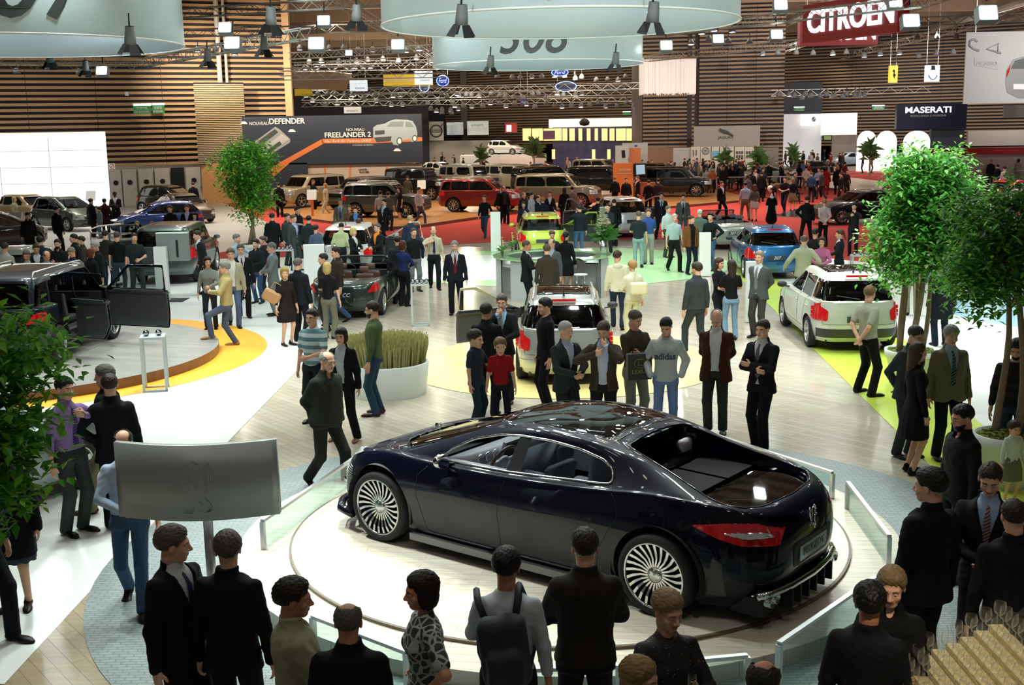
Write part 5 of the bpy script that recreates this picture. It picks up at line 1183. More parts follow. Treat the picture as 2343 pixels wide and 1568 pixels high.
    for (x, y) in ((.42, .02), (-.42, .02), (.42, .86), (-.42, .86)):
        b = MB(); seat_mb(b, x, y, .40, M_leather); b.build('seat', root)
    for s_ in (1, -1):
        pass
    return root, S
LION = [[(-.75, .55), (-.45, .62), (-.25, .55), (-.1, .75), (.15, .95), (.35, .85), (.45, .6), (.35, .35), (.5, .1), (.45, -.2), (.55, -.45), (.75, -.55), (.9, -.85), (.55, -.92)],
        [(-.1, .75), (-.2, .92), (0, 1.0), (.15, .95)], [(-.25, .55), (-.12, .38), (-.35, .30), (-.75, .22), (-.62, .10), (-.25, .12), (-.05, .0), (-.1, -.3), (-.3, -.5), (-.45, -.8), (-.7, -.92), (-.25, -.95), (-.1, -.8), (.1, -.45), (.35, -.62)],
        [(.45, .0), (.75, .1), (.8, .45), (.65, .75), (.85, .95), (.95, .7), (.9, .3), (.7, -.1), (.5, -.2)]]
hero_root, HS = hero()
# ================================================================ OTHER CARS
SG = ('strip', 'antenna', 'rails', 'wiper', 'blackmirror')
car('wagon', (0.98, 22.05, .012), 178, 'b4b8b4', 'silver estate car on the yellow disc with its driver door open', 2, lamp='cat', roofglass=True, opt=('antenna', 'rails', 'wiper', 'blackmirror'), doors=(('L', 'f', 62),), metal=.6)
car('wagon', (6.86, 24.65, .012), 178, 'd2d6cc', 'pearl white estate car on the lime floor next to the potted trees', 2, lamp='cat', roofglass=True, opt=('strip', 'antenna', 'wiper', 'blackmirror'), metal=.3)
car('hatch', (7.75, 35.7, .012), 178, '1c5f94', 'bright blue hatchback with a 207 plate behind the white column', 1, lamp='cat', plate='207', opt=('antenna', 'wiper', 'blackmirror'), metal=.5)
car('cc', (7.95, 44.4, .012), 184, '8d968e', 'pale grey-green open-top car parked ahead of the blue hatchback', 1, open_top=True, plate='207 CC', metal=.5)
car('wagon', (1.06, 42.0, .012), 182, 'a8bc3c', 'yellow-green hatchback behind the round counter with a door wide open', 1, lamp='cat', opt=('antenna', 'rails'), doors=(('R', 'f', 72),), metal=.3, glassm=M_glight)
car('mpv', (4.5, 49.6, .012), 193, 'c6ccca', 'pale silver hatchback with both front doors open beyond the green one', 1, lamp='cat', doors=(('L', 'f', 60), ('R', 'f', 60)), metal=.3)
car('cc', (-3.86, 29.9, .012), 175, '2a3834', 'dark green convertible with its roof down and brown headrests', 2, open_top=True, plate='307 CC', metal=.5, seats=mat('brown_leather', (.12, .06, .045), .5), rims='ten')
car('mpv', (-5.05, 37.9, .012), 178, 'ccd0cc', 'white compact car with both front doors open and a man leaning in', 1, lamp='cat', opt=('antenna',), doors=(('L', 'f', 55), ('R', 'f', 62)), metal=.2)
car('suv', (-10.5, 37.1, .012), 183, '46524f', 'dark grey off-roader behind the white column with a screen on its back', 1, doors=(('L', 'f', 60),), lamp='cat', metal=.5)
car('suv', (-9.42, 23.35, .2), 177, '0e1622', 'navy off-roader with both right doors open on the low round stage', 2, doors=(('R', 'f', 72), ('R', 'r', 66)), opt=('rails',), metal=.3, rims='six', seats=mat('black_leather', (.03, .03, .032), .4))
car('hatch', (-6.75, 13.6, .012), 160, '7c888c', 'silver car half hidden by the nearest tree on the left', 2, metal=.6)
car('hatch', (-13.6, 33.0, .012), 178, 'a4ada4', 'pale roof of a small car cut off at the left edge', 0)
car('mpv', (-21.5, 57.2, .02), 53, '4c5448', 'olive grey people carrier with an FR-V nose plate on the left stand', 1, metal=.5, rims='six')
car('wagon', (-25.0, 61.6, .02), 55, 'a08a68', 'beige car standing behind the olive people carrier', 0)
car('hatch', (-15.9, 53.4, .02), -62, '12347c', 'glossy blue hatchback facing left behind the curved rail', 1, metal=.3)
car('mpv', (-19.5, 68.0, .02), 65, '2c2c22', 'dark people carrier in front of the porthole doors', 0, group=None)
car('saloon', (-16.9, 61.0, .02), 40, '3a2c22', 'dark brown saloon between the blue hatchback and the doors', 0)
car('mpv', (-20.6, 46.8, .02), 150, '0c0c0e', 'black car cut off by the left edge beside the info lectern', 0)
Z = .14
car('suv', (-1.5, 63.4, Z), 78, '7e1610', 'dark red off-roader in the front row of the orange stage', 1, rims='ten', opt=('rails',))
car('suv', (-6.3, 60.3, Z), 76, '50544e', 'grey off-roader in the front row left of the red one', 1, rims='ten', opt=('rails',), metal=.5)
car('bigsuv', (-11.9, 70.2, Z), -38, 'a89c80', 'pale gold tall off-roader facing left under the dark billboard', 1, metal=.4, opt=('bright',))
car('suv', (-8.5, 67.9, Z), -36, '453829', 'brown off-roader between the pale gold and the grey one', 1, metal=.5, opt=('bright',))
car('bigsuv', (2.7, 65.3, Z), 76, '7c735f', 'bronze off-roader in the front row right of the red one', 1, metal=.5, rims='ten')
car('defender', (-5.7, 75.4, Z), 62, '11110f', 'black square off-roader behind the red and grey ones', 0, rims='six')
car('defender', (-2.6, 80.0, Z), 52, '9a998e', 'grey-white square off-roader with an upright windscreen', 1, rims='six')
car('bigsuv', (.4, 84.5, Z), 48, 'bcb69c', 'cream white off-roader behind the square white one', 0)
car('bigsuv', (2.5, 79.3, Z), 118, '22190f', 'dark off-roader seen nose-on behind the bronze one', 0)
car('bigsuv', (6.2, 77.2, Z), 65, '10100e', 'black off-roader with green tinted side windows', 0)
car('bigsuv', (9.7, 81.4, Z), 60, '171614', 'black off-roader just left of the orange sign box', 0)
car('bigsuv', (10.3, 73.8, Z), 76, '0b0b0b', 'black off-roader with a big chrome wheel at the end of the orange stage', 1, rims='ten', rimm=M_chrome)
b = MB().mt(M_wpaint); b.box((-.6, 126, .9), (9, 5, 1.8)); tag(b.build('display_plinth'), 'white plinth lifting a white car above the far crowd', 'plinth')
car('wagon', (-.3, 126, 1.8), 60, 'd8d8d4', 'white car raised on a plinth far back', 0)
car('wagon', (-6.4, 112, 0), 50, 'c8c8c0', 'white estate car far back near the brown column', 0)
car('wagon', (-3.7, 104.5, 0), 68, 'd0cec4', 'white car behind the cream off-roader', 0)
car('saloon', (2.9, 103, 0), 70, '1c3c6c', 'blue saloon far back by the palm trees', 0)
car('van', (7.6, 101, 0), 62, '98907c', 'silver-beige van in front of the orange lit wall', 0)
car('saloon', (-9.5, 118, 0), 70, 'a06018', 'bronze car far back under the dark drape', 0)
car('coupe', (19.0, 89.5, .12), -72, '84867c', 'silver sports car on the tan stage behind the white rail', 0)
car('saloon', (24.0, 95.5, .12), -60, '0e0e10', 'black saloon on the tan stage right of the silver sports car', 0)
car('saloon', (15.9, 53.2, .06), -78, '0c0a0a', 'black saloon with its bonnet open on the black stage', 1, rims='ten')
car('coupe', (26.6, 63.4, 0), -58, 'c01a0c', 'bright red sports car beyond the right tree', 0)
car('saloon', (21.3, 55.5, .06), -80, '0d0b10', 'dark saloon hidden behind the large right tree', 0)
for x, y in ((36, 126), (41.5, 124), (47, 121), (52, 118)): car('saloon', (x, y, 0), -70, 'b4c4d4', 'white saloon in the row before the bright arch panels', 0, group='white saloons by the arches')
# ================================================================ STAND FURNITURE
def totem(px, py, h, w_, d, label, base=True, screen=False, rz=0):
    g = G(px, py); e = empty('info_column', (g[0], g[1], 0), math.radians(rz)); tag(e, label, 'column')
    b = MB().mt(M_wpaint); b.box((0, 0, h/2+.02), (w_, d, h)); b.build('pillar', e)
    if base: b = MB().mt(M_dark); b.box((.15, -.05, .012), (w_+.6, d+.6, .024)); b.build('base_plate', e)
    if screen:
        b = MB().mt(mat('screen_back', (.20, .23, .22), .5)); b.box((.28, .25, h-.02), (.85, .22, .75)); b.mt(mat('screen_top', (.6, .72, .68), .5)); b.box((.28, .25, h+.37), (.85, .24, .03)); b.mt(M_dark); b.box((.42, .13, h-.05), (.05, .03, .45)); b.build('monitor', e)
    return e
totem(375, 688, 1.45, .34, .16, 'white column on a black floor plate carrying a grey flat screen', True, True)
totem(1612, 633, 1.30, .34, .14, 'white column between the man in the leather jacket and the blue car', False)
totem(1722, 738, 1.38, .34, .14, 'white column beside the man in the grey suit', False)
totem(1135, 577, 1.45, .36, .2, 'plain white column between the red carpet and the yellow-green hatchback', False)
totem(722, 655, 1.2, .6, .25, 'white cupboard-like panel by the open convertible', False, rz=8)
totem(2310, 510, 1.5, .5, .2, 'white column in front of the red sports car', False)
def display_table(px, py, h, wx, wy, n, label, rz=0):
    g = G(px, py); e = empty('display_table', (g[0], g[1], 0), math.radians(rz)); tag(e, label, 'table')
    m = mat('table_frame', (.50, .56, .56), .35, .3); b = MB().mt(m); b.box((0, 0, h-.02), (wx, wy, .04)); b.build('table_top', e)
    for sx in (-1, 1):
        for sy in (-1, 1): b = MB().mt(m); b.box((sx*(wx/2-.02), sy*(wy/2-.02), (h-.04)/2), (.04, .04, h-.04)); b.build('leg', e)
    b = MB().mt(m); b.box((0, -wy/2+.02, .02), (wx, .04, .04)); b.box((0, wy/2-.02, .02), (wx, .04, .04)); b.build('foot_rail', e)
    for k in range(n):
        x = (k+.5)/n*wx-wx/2; c = math.cos(math.radians(rz)); s_ = math.sin(math.radians(rz))
        q = empty('model_headlamp', (g[0]+c*x, g[1]+s_*x, h)); tag(q, 'chrome and black ball on the %s' % label.split(' on ')[0].split(' with ')[0].split(' near ')[0].split(' by ')[0].split(' behind ')[0], 'ornament', 'balls on the %s' % label[:28])
        b = MB().mt(mat('ball_blue', (.01, .02, .05), .1, .3), True); b.lathe([(.001, 0.0), (.03, .005), (.05, .03), (.055, .055), (.045, .09), (.02, .107), (.001, .11)], 14); b.build('ball', q)
        b = MB().mt(M_chrome, True); b.lathe([(.001, -.062), (.03, -.055), (.042, -.035), (.045, -.03)], 12, (0, 0, .055), 'y'); b.build('lens', q)
display_table(358, 893, .98, .42, .42, 2, 'tall grey framed table on the white floor by the orange ring', 12)
display_table(963, 745, .98, .42, .30, 4, 'tall grey framed table on the parquet near the convertible', 4)
display_table(652, 645, .98, .60, .30, 5, 'grey framed table by the small tree and the red carpet', 6)
display_table(1982, 640, .72, .9, .3, 5, 'low white framed table behind the pearl white estate', -3)
# round reception counter
cx, cy = 1.12, 31.6; e = empty('reception_counter', (cx, cy, 0)); tag(e, 'round white reception counter with a green glass top', 'counter')
a0, a1 = math.radians(-62), math.radians(248); M_cg = mat('green_glass_top', (.42, .72, .38), .08, coat=1.0)
for nm, A0, A1 in (('counter_front', -35, 205), ('counter_front', 222, 262)):
    b = MB().mt(mat('counter_grey', (.55, .60, .60), .4)); b.lathe([(1.52, 0), (1.52, 1.04), (1.46, 1.04), (1.46, 0)], 60, (0, 0, 0), 'z', math.radians(A0), math.radians(A1)); b.build(nm, e)
b = MB().mt(M_cg); b.lathe([(1.60, 1.06), (1.60, 1.10), (1.22, 1.10), (1.22, 1.06), (1.60, 1.06)], 72, (0, 0, 0), 'z', math.radians(-62), math.radians(275)); b.build('glass_top', e)
b = MB().mt(mat('white_ledge', (.8, .84, .82), .3)); b.lathe([(1.46, .86), (1.46, .90), (.95, .90), (.95, .86), (1.46, .86)], 60, (0, 0, 0), 'z', math.radians(-25), math.radians(235)); b.build('work_ledge', e)
def stool(x, y, label):
    e = empty('bar_stool', (x, y, 0)); tag(e, label, 'stool'); b = MB().mt(M_wpaint, True); b.lathe([(.001, .78), (.17, .78), (.18, .765), (.17, .75), (.001, .75)], 20); b.build('seat', e)
    for a in (.8, 2.4, 3.9, 5.5): MB().mt(M_chrome, True).tube([(.12*math.cos(a), .12*math.sin(a), .75), (.21*math.cos(a), .21*math.sin(a), 0)], .011, 6).build('leg', e)
    MB().mt(M_chrome, True).tube([(.175*math.cos(t), .175*math.sin(t), .30) for t in np.linspace(0, 2*PI, 13)[:-1]], .009, 5, closed=True).build('footrest', e)
stool(1.78, 29.75, 'white bar stool at the gap of the round counter')
def leaf_mb(b, p, d, up, L, w_, bend=.25):
    d = Vector(d).normalized(); s_ = d.cross(Vector(up)); s_ = s_.normalized() if s_.length > 1e-3 else d.orthogonal().normalized(); n = s_.cross(d); p = Vector(p)
    m = p+d*L*.5+n*L*bend*.5; t = p+d*L; b.add([p, m+s_*w_/2, t, m-s_*w_/2], [(0, 1, 2), (0, 2, 3)])
def vase(x, y, z, label, big=True):
    e = empty('flower_vase', (x, y, z)); tag(e, label, 'vase'); s_ = 1 if big else .4
    b = MB().mt(M_steel if big else M_glight, True); b.lathe([(.001, 0), (.075*s_, 0), (.11*s_, .38*s_), (.10*s_, .38*s_), (.07*s_, .02)], 18); b.build('pot', e)
    r = random.Random(5); b = MB().mt(mat('leaf_deep', (.05, .17, .03), .45), False)
    for k in range(46 if big else 9):
        a = r.uniform(0, 2*PI); el = r.uniform(.1, 1.2); leaf_mb(b, (0, 0, .36*s_), (math.cos(a)*math.cos(el), math.sin(a)*math.cos(el), math.sin(el)), (0, 0, 1), r.uniform(.35, .62)*s_, .11*s_, .5)
    b.build('leaves', e)
    b = MB().mt(mat('lily_white', (.78, .80, .62), .5))
    for k in range(70 if big else 6):
        a = r.uniform(0, 2*PI); h = r.uniform(.5, 1.25); rr = .20*(1.35-h); c = Vector((rr*math.cos(a)*s_, rr*math.sin(a)*s_, h*s_))
        for j in range(5): aa = a+j*1.25; leaf_mb(b, c, (math.cos(aa), math.sin(aa), .5), (0, 0, 1), .11*s_, .05*s_)
    b.build('blossom', e)
    MB().mt(M_lime).tube([(0, 0, .3*s_), (.02*s_, 0, .8*s_), (0, .03*s_, 1.2*s_)], .015*s_, 5).build('stem', e)
vase(2.48, 31.3, 1.10, 'tall metal vase with white lilies on the green counter top')
vase(-.22, 31.2, 1.10, 'small glass with a few stems on the left of the counter top', False)
vase(.05, 32.6, 1.10, 'small potted green plant at the back of the counter top', False)
# wheat planter
g = G(888, 900); e = empty('round_planter', (g[0], g[1], 0)); tag(e, 'wide round white planter of dry wheat grass left of the yellow disc', 'planter')
b = MB().mt(mat('planter_white', (.68, .72, .68), .4), True); b.lathe([(.66, 0), (.72, .55), (.70, .57), (.67, .55), (.66, .48), (.001, .48)], 48); b.build('tub', e)
r = random.Random(4); b = MB().mt(mat('wheat', (.36, .36, .13), .7, nz=(20, .35)))
for k in range(2600):
    a = r.uniform(0, 2*PI); rr = .64*math.sqrt(r.random()); x, y = rr*math.cos(a), rr*math.sin(a); h = r.uniform(.38, .52)+.06*(1-rr); tx, ty = x*1.12+r.uniform(-.03, .03), y*1.12+r.uniform(-.03, .03); w_ = .008; a2 = r.uniform(0, PI)
    dx, dy = w_*math.cos(a2), w_*math.sin(a2); b.add([(x-dx, y-dy, .47), (x+dx, y+dy, .47), (tx+dx*1.6, ty+dy*1.6, .47+h), (tx-dx*1.6, ty-dy*1.6, .47+h)], [(0, 1, 2, 3)])
w_o = b.build('wheat_grass', e); w_o['kind'] = 'stuff'
# ---- potted trees
def leaf_mat(n, c):
    if n in MATS: return MATS[n]
    m = mat(n, c, .38); nt = m.node_tree; t = nt.nodes.new('ShaderNodeBsdfTranslucent'); t.inputs[0].default_value = (min(1, c[0]*1.7), min(1, c[1]*1.4), c[2], 1); x = nt.nodes.new('ShaderNodeMixShader'); x.inputs[0].default_value = .4
    nt.links.new(nt.nodes['Principled BSDF'].outputs[0], x.inputs[1]); nt.links.new(t.outputs[0], x.inputs[2]); nt.links.new(x.outputs[0], nt.nodes['Material Output'].inputs[0]); return m
def tree(x, y, label, trunks, crown, n, seed, pot=None, leafL=.075, cols=((.07, .24, .03), (.14, .36, .04), (.04, .13, .03)), z0=0.0, soil=True, name='potted_tree'):
    r = random.Random(seed); e = empty(name, (x, y, z0)); tag(e, label, 'tree')
    if pot:
        R_, H_ = pot; b = MB().mt(mat('pot_white', (.74, .77, .72), .4), True); b.lathe([(R_*.68, 0), (R_*.94, H_*.78), (R_, H_*.79), (R_*1.02, H_), (R_*.96, H_), (R_*.92, H_*.9), (.001, H_*.9)], 40); b.build('pot', e)
        b = MB().mt(mat('moss', (.16, .20, .03), .9, nz=(18, .5)), False)
        for k in range(260): a = r.uniform(0, 2*PI); q = R_*.86*math.sqrt(r.random()); c = (q*math.cos(a), q*math.sin(a), H_*.91+r.uniform(0, .03)); s_ = r.uniform(.03, .06); b.box(c, (s_, s_, s_*.7), Matrix.Rotation(a, 3, 'Z') @ Matrix.Rotation(r.uniform(-.6, .6), 3, 'X'))
        m_ = b.build('moss', e); m_['kind'] = 'stuff'
    b = MB().mt(mat('bark', (.22, .16, .10), .8, nz=(30, .3)), True); tips = []
    for (x0, y0, x1, y1, h0, h1, rd) in trunks:
        pts = []; 
        for k in range(9): t = k/8; pts.append((x0+(x1-x0)*t+.05*math.sin(5*t+x0*9)*h1/2, y0+(y1-y0)*t+.04*math.sin(4*t+y0*7), h0+(h1-h0)*t))
        b.tube(pts, [rd*(1-.6*k/8) for k in range(9)], 7); tips.append(pts)
    br = []
    for (c, R3) in crown:
        for k in range(12):
            pts = r.choice(tips); p0 = Vector(pts[r.randint(5, 8)]); u = Vector((r.gauss(0, 1), r.gauss(0, 1), r.gauss(0, 1))).normalized(); p1 = Vector(c)+Vector((u.x*R3[0], u.y*R3[1], u.z*R3[2]))*.7; mid = (p0+p1)/2+Vector((0, 0, .08)); b.tube([p0, mid, p1], [rd*.3, rd*.2, .004], 4); br.append((mid, p1))
    b.build('trunk', e)
    vol = [R3[0]*R3[1]*R3[2] for _, R3 in crown]; tot = sum(vol); b = MB()
    ms = [leaf_mat('leaf_%s_%d' % (label[:6], i), c) for i, c in enumerate(cols)]
    V = []; Fs = []; mi = []
    for (c, R3), v in zip(crown, vol):
        m = int(n*v/tot); ncl = max(8, m//26)
        cl = []
        for k in range(ncl):
            u = Vector((r.gauss(0, 1), r.gauss(0, 1), r.gauss(0, 1))).normalized(); q = r.uniform(.35, 1.0)**.5*r.uniform(.75, 1.08); cl.append(Vector(c)+Vector((u.x*R3[0], u.y*R3[1], u.z*R3[2]))*q)
        for k in range(m):
            cc = cl[k % ncl]; p = cc+Vector((r.gauss(0, .085), r.gauss(0, .085), r.gauss(0, .07)))*(leafL/.075); a = r.uniform(0, 2*PI); d = Vector((math.cos(a), math.sin(a), r.uniform(-1.1, .35))).normalized(); L = leafL*r.uniform(.75, 1.35); w_ = L*.48
            s_ = d.cross(Vector((r.uniform(-.3, .3), r.uniform(-.3, .3), 1))).normalized(); nn = s_.cross(d); m0 = p+d*L*.42
            i0 = len(V); V += [p, m0+s_*w_/2+nn*L*.08, p+d*L, m0-s_*w_/2+nn*L*.08]; Fs += [(i0, i0+1, i0+2), (i0, i0+2, i0+3)]; q = r.choices((0, 1, 2), (5, 3, 4))[0]; mi += [q, q]
    mk('foliage', V, Fs, ms, e, False, mi); return e
# small tree in front of the billboard
g = G(577, 598); tree(g[0], g[1], 'round-headed potted fig tree before the dark billboard', [(-.05, 0, .15, 0, .55, 3.1, .06), (.08, .05, -.2, .1, .55, 3.0, .05), (0, .1, .1, -.2, .55, 2.9, .05)], [((0, 0, 3.35), (1.15, 1.1, .95)), ((.1, 0, 2.45), (.95, .9, .75)), ((0, 0, 1.75), (.5, .5, .5))], 7000, 11, (.42, .62), .14, ((.10, .40, .04), (.25, .62, .07), (.05, .20, .03)))
g = G(2085, 880); tree(g[0], g[1], 'tall many-stemmed potted tree beside the pearl white estate', [(-.15, 0, -.35, 0, .6, 3.2, .05), (-.05, -.1, .1, -.1, .6, 4.0, .06), (.1, 0, .45, 0, .6, 3.2, .045), (.02, .12, .0, .2, .6, 3.6, .04), (-.1, .1, -.2, .3, .6, 3.0, .03)],
    [((.12, 0, 3.62), (.78, .7, .42)), ((.25, 0, 3.1), (.86, .75, .55)), ((.0, 0, 2.55), (.85, .7, .5)), ((-.42, 0, 2.05), (.38, .45, .42)), ((.5, -.1, 2.05), (.5, .5, .38))], 12500, 12, (.46, .62), .115, ((.10, .40, .07), (.26, .62, .16), (.05, .22, .04)))
g = G(2300, 1110); tree(g[0], g[1], 'dark leafy potted tree at the right edge', [(-.1, 0, -.15, 0, .7, 3.1, .05), (.05, -.05, .1, 0, .7, 3.2, .055), (.12, .1, .4, .1, .7, 3.1, .04)], [((.1, 0, 3.25), (.95, .75, .50)), ((-.1, 0, 2.72), (.80, .7, .42)), ((.6, 0, 2.6), (.5, .6, .5)), ((-.45, 0, 2.5), (.38, .45, .34))], 9500, 13, (.40, .66), .105, ((.07, .28, .04), (.18, .46, .06), (.03, .13, .03)))
tree(-2.95, 6.0, 'big leafy tree filling the left edge close to the balcony', [(-.3, 0, -.1, 0, 0, 3.2, .05), (-.25, .1, -.4, 0, 0, 3.2, .05)], [((.26, 0, 3.38), (.40, .45, .24)), ((.18, 0, 3.05), (.44, .45, .26)), ((.12, 0, 2.72), (.36, .42, .26)), ((-.1, 0, 3.1), (.4, .4, .5))], 5200, 14, None, .078, ((.10, .36, .03), (.20, .52, .05), (.04, .2, .02)), name='leafy_tree')
# ---- glass balustrade around the stage
def rail(a, c, label, posts=(True, True)):
    """a, c: pixel of the rail ends; the top rail is .48 above the floor"""
    A, B = Vector(G(*a, .47)), Vector(G(*c, .47)); e = empty('glass_barrier', (A.x, A.y, .0)); tag(e, label, 'railing', None); A0 = Vector((0, 0, 0)); D = B-A; D.z = 0; u = D.normalized(); R3 = Matrix.Rotation(math.atan2(u.y, u.x), 3, 'Z')
    b = MB().mt(M_steel); b.box(D/2+Vector((0, 0, .46)), (D.length, .045, .03), R3); b.build('handrail', e)
    for f_, p in ((0.0, posts[0]), (1.0, posts[1])):
        if p: b = MB().mt(M_steel); b.box(D*f_+Vector((0, 0, .30)), (.045, .045, .30), R3); b.build('post', e)
    b = MB().mt(glass('rail_glass', (.80, .90, .88), .04)); b.box(D/2+Vector((0, 0, .235)), (D.length-.02, .012, .43), R3); b.build('glass_pane', e)
rail((1905, 1080), (1625, 990), 'glass barrier behind the tail of the dark saloon', (True, False))
rail((1940, 1102), (2035, 1225), 'glass barrier running off to the right behind the big dark suits')
rail((1783, 1470), (2005, 1318), 'glass barrier in front of the turntable at lower right')
rail((1710, 1498), (1560, 1512), 'short glass barrier behind the woman with the flute')
rail((1415, 1522), (1205, 1530), 'glass barrier between the backpack man and the brown jacket')
rail((930, 1490), (715, 1408), 'glass barrier behind the balding man and the patterned blouse')
rail((600, 1190), (835, 1030), 'glass barrier beyond the grey panel before the car nose')
# ---- curved grey panel seen from behind, on a pole
Y0 = 9.7; L_ = AT(268, 1120, Y0); R_2 = AT(636, 1090, Y0); cxp = (L_[0]+R_2[0])/2; wid = R_2[0]-L_[0]
e = empty('curved_info_panel', (cxp, Y0, 0)); tag(e, 'curved grey metal panel on a pole with a lion outline', 'sign'); M_pan = mat('panel_metal', (.32, .35, .33), .42, .3)
def pz(t, h): return (cxp*0+(t-.5)*wid, -.16*math.sin(PI*t)*1.0, h)
b = MB().mt(M_pan, True); n = 24; top, bot = 1.87, 1.21
V = []; 
for k in range(n+1):
    t = k/n
    for h in (bot, top): V.append(pz(t, h))
    for h in (top, bot): p = pz(t, h); V.append((p[0], p[1]+.07, p[2]))
b.add(V, [(4*k+i, 4*(k+1)+i, 4*(k+1)+(i+1) % 4, 4*k+(i+1) % 4) for k in range(n) for i in range(4)]+[(0, 1, 2, 3), (4*n+3, 4*n+2, 4*n+1, 4*n)]); b.build('panel', e)
b = MB().mt(mat('panel_groove', (.50, .53, .51), .4, .3))
for st in LION: b.tube([(cxp*0+.02+x*.15, -.163+abs(x)*.01, 1.50+z*.24) for x, z in st], .0035, 4)
b.build('lion_outline', e)
MB().mt(M_steel, True).tube([(.06, .03, 0), (.06, .03, 1.3)], .042, 16).build('pole', e)
b = MB().mt(M_steel); b.lathe([(.22, 0), (.22, .015), (.001, .015)], 24, (.06, .03, .013)); b.build('foot', e)
# ---- glasses stacked on the bar table
e = empty('bar_table', (2.92, 6.42, 0)); tag(e, 'cloth covered table under the glasses at lower right', 'table')
b = MB().mt(mat('gold_cloth', (.62, .50, .22), .6)); b.box((0, 0, .93), (1.6, 1.1, .06)); b.build('table_top', e); b = MB().mt(mat('dark_cloth', (.06, .05, .04), .8)); b.box((0, 0, .45), (1.56, 1.06, .9)); b.build('skirt', e)
M_gl = glass('wine_glass', (.995, .995, .985), .05); _n = M_gl.node_tree; _d = _n.nodes.new('ShaderNodeBsdfDiffuse'); _d.inputs[0].default_value = (.95, .95, .88, 1); _m = _n.nodes.new('ShaderNodeMixShader'); _m.inputs[0].default_value = .5  # white diffuse painted into the glass edges in place of lamp reflections
_g = [x for x in _n.nodes if x.type == 'BSDF_GLOSSY'][0]; _x = [x for x in _n.nodes if x.type == 'MIX_SHADER' and x is not _m and x.inputs[1].is_linked][0]; _n.links.new(_g.outputs[0], _m.inputs[1]); _n.links.new(_d.outputs[0], _m.inputs[2]); _n.links.new(_m.outputs[0], _x.inputs[2])
for q in _n.nodes:
    if q.type == 'MATH' and q.operation == 'POWER': q.inputs[1].default_value = 2.2
gb = MB().mt(M_gl, True); gb.lathe([(.034, .001), (.004, .006), (.004, .075), (.012, .085), (.033, .105), (.0385, .130), (.036, .155), (.033, .172)], 16); proto = gb.build('wine_glass'); first = True
M_gold = mat('gold_cloth', (.50, .38, .14), .6)
for i in range(10):
    x = 2.22+i*.088; zt_ = .96+i*.040; b = MB().mt(M_gold)
    if i: b.box((x, 6.50, (zt_+.962)/2), (.086, .90, zt_-.962)); tr = b.build('display_step'); tag(tr, 'narrow gold covered step under the rising rows of wine glasses', 'step', 'gold steps of the glass stand')
    for j in range(10):
        o = proto if first else proto.copy()
        if not first: C.objects.link(o)
        first = False; o.location = (x, 6.10+j*.088, zt_+.002); tag(o, 'empty stemmed wine glass in the rising rows on the bar', 'glass', 'rows of wine glasses')
# ================================================================ THE PEOPLE
P = person
pat = nodes_mat('blouse_print', lambda nt, b: None, 0.7)
def _pat(m, sc, c1, c2, thr=.5, kind='voro'):
    nt = m.node_tree; b = nt.nodes['Principled BSDF']; tc = nt.nodes.new('ShaderNodeTexCoord'); v = nt.nodes.new('ShaderNodeTexVoronoi'); v.inputs['Scale'].default_value = sc; v.feature = 'DISTANCE_TO_EDGE' if kind == 'voro' else 'F1'
    cr = nt.nodes.new('ShaderNodeValToRGB'); cr.color_ramp.interpolation = 'CONSTANT'; cr.color_ramp.elements[0].color = (*srgb(c1), 1); cr.color_ramp.elements[1].color = (*srgb(c2), 1); cr.color_ramp.elements[1].position = thr
    nt.links.new(tc.outputs['Object'], v.inputs[0]); nt.links.new(v.outputs[0], cr.inputs[0]); nt.links.new(cr.outputs[0], b.inputs['Base Color']); return m
_pat(pat, 17, 'a8b0ac', '2c3634', .10); flor = _pat(nodes_mat('floral_print', lambda nt, b: None, 0.7), 38, 'a08078', '14100f', .13, 'f1')
T_red = striped('tie_red', '8c2028', '301018', 14, 2, .5, (0, .6, 0)); T_grey = striped('tie_grey', '8a8a88', '5a5450', 14, 2, .5, (0, .6, 0)); T_blue = striped('tie_blue', '26323e', '5c6e78', 9, 2, .55, (0, .6, 0)); T_pur = striped('tie_purple', '2e1240', '6a4890', 12, 2, .5, (0, .6, 0)); T_pink = striped('tie_pink', '8c7a78', '4e3c40', 14, 2, .5, (0, .6, 0))
K = '16181b'
# --- nearest row, along the lower edge
P(393, 1207, 1.79, 62, 'man with grey hair in black suit and navy tie looking right, lower left', tc='0e0f12', tie='26304a', shirt='b8bcc0', arms='dd', hair=('thick', '504a44'), yaw=40)
P(517, 1221, 1.77, 172, 'man with grey-brown hair in black suit seen from behind, right of the navy tie man', tc='0c0d10', hair=('thick', '4c423a'), arms='dd', shirt='7fb0b4', yaw=25)
P(668, 1330, 1.72, 108, 'man with wavy dark hair in beige jacket looking right', top='jacket', tc='8f8f76', bot='jeans', bc='2a3440', arms='hh', hair=('curly', '1c1612'), skin='b', girth=1.15, yaw=-10)
P(795, 1384, 1.69, 178, 'balding grey-haired man in black jacket seen from behind at the lower edge', top='jacket', tc='0b0b0d', hair=('bald', '55524c'), skin='b', girth=1.15)
P(965, 1313, 1.68, -72, 'woman with dark bob and black-and-white patterned blouse looking left', top='tee', tmat=pat, bc='14161a', sex='f', hair=('bob', '1d1410'), arms='kk', skin='b')
P(1158, 1259, 1.76, 176, 'man with spiky black hair and white long-sleeved top wearing a backpack', top='sweater', tc='b4bcc2', bc='14151a', arms='hd', hair=('thick', '0e0c0b'), skin='b')
P(1338, 1213, 1.82, 182, 'tall man in dark brown jacket seen from behind in front of the rear wheel', top='jacket', tc='241f19', bc='101012', arms='hh', hair=('short', '201814'), skin='a', girth=1.05)
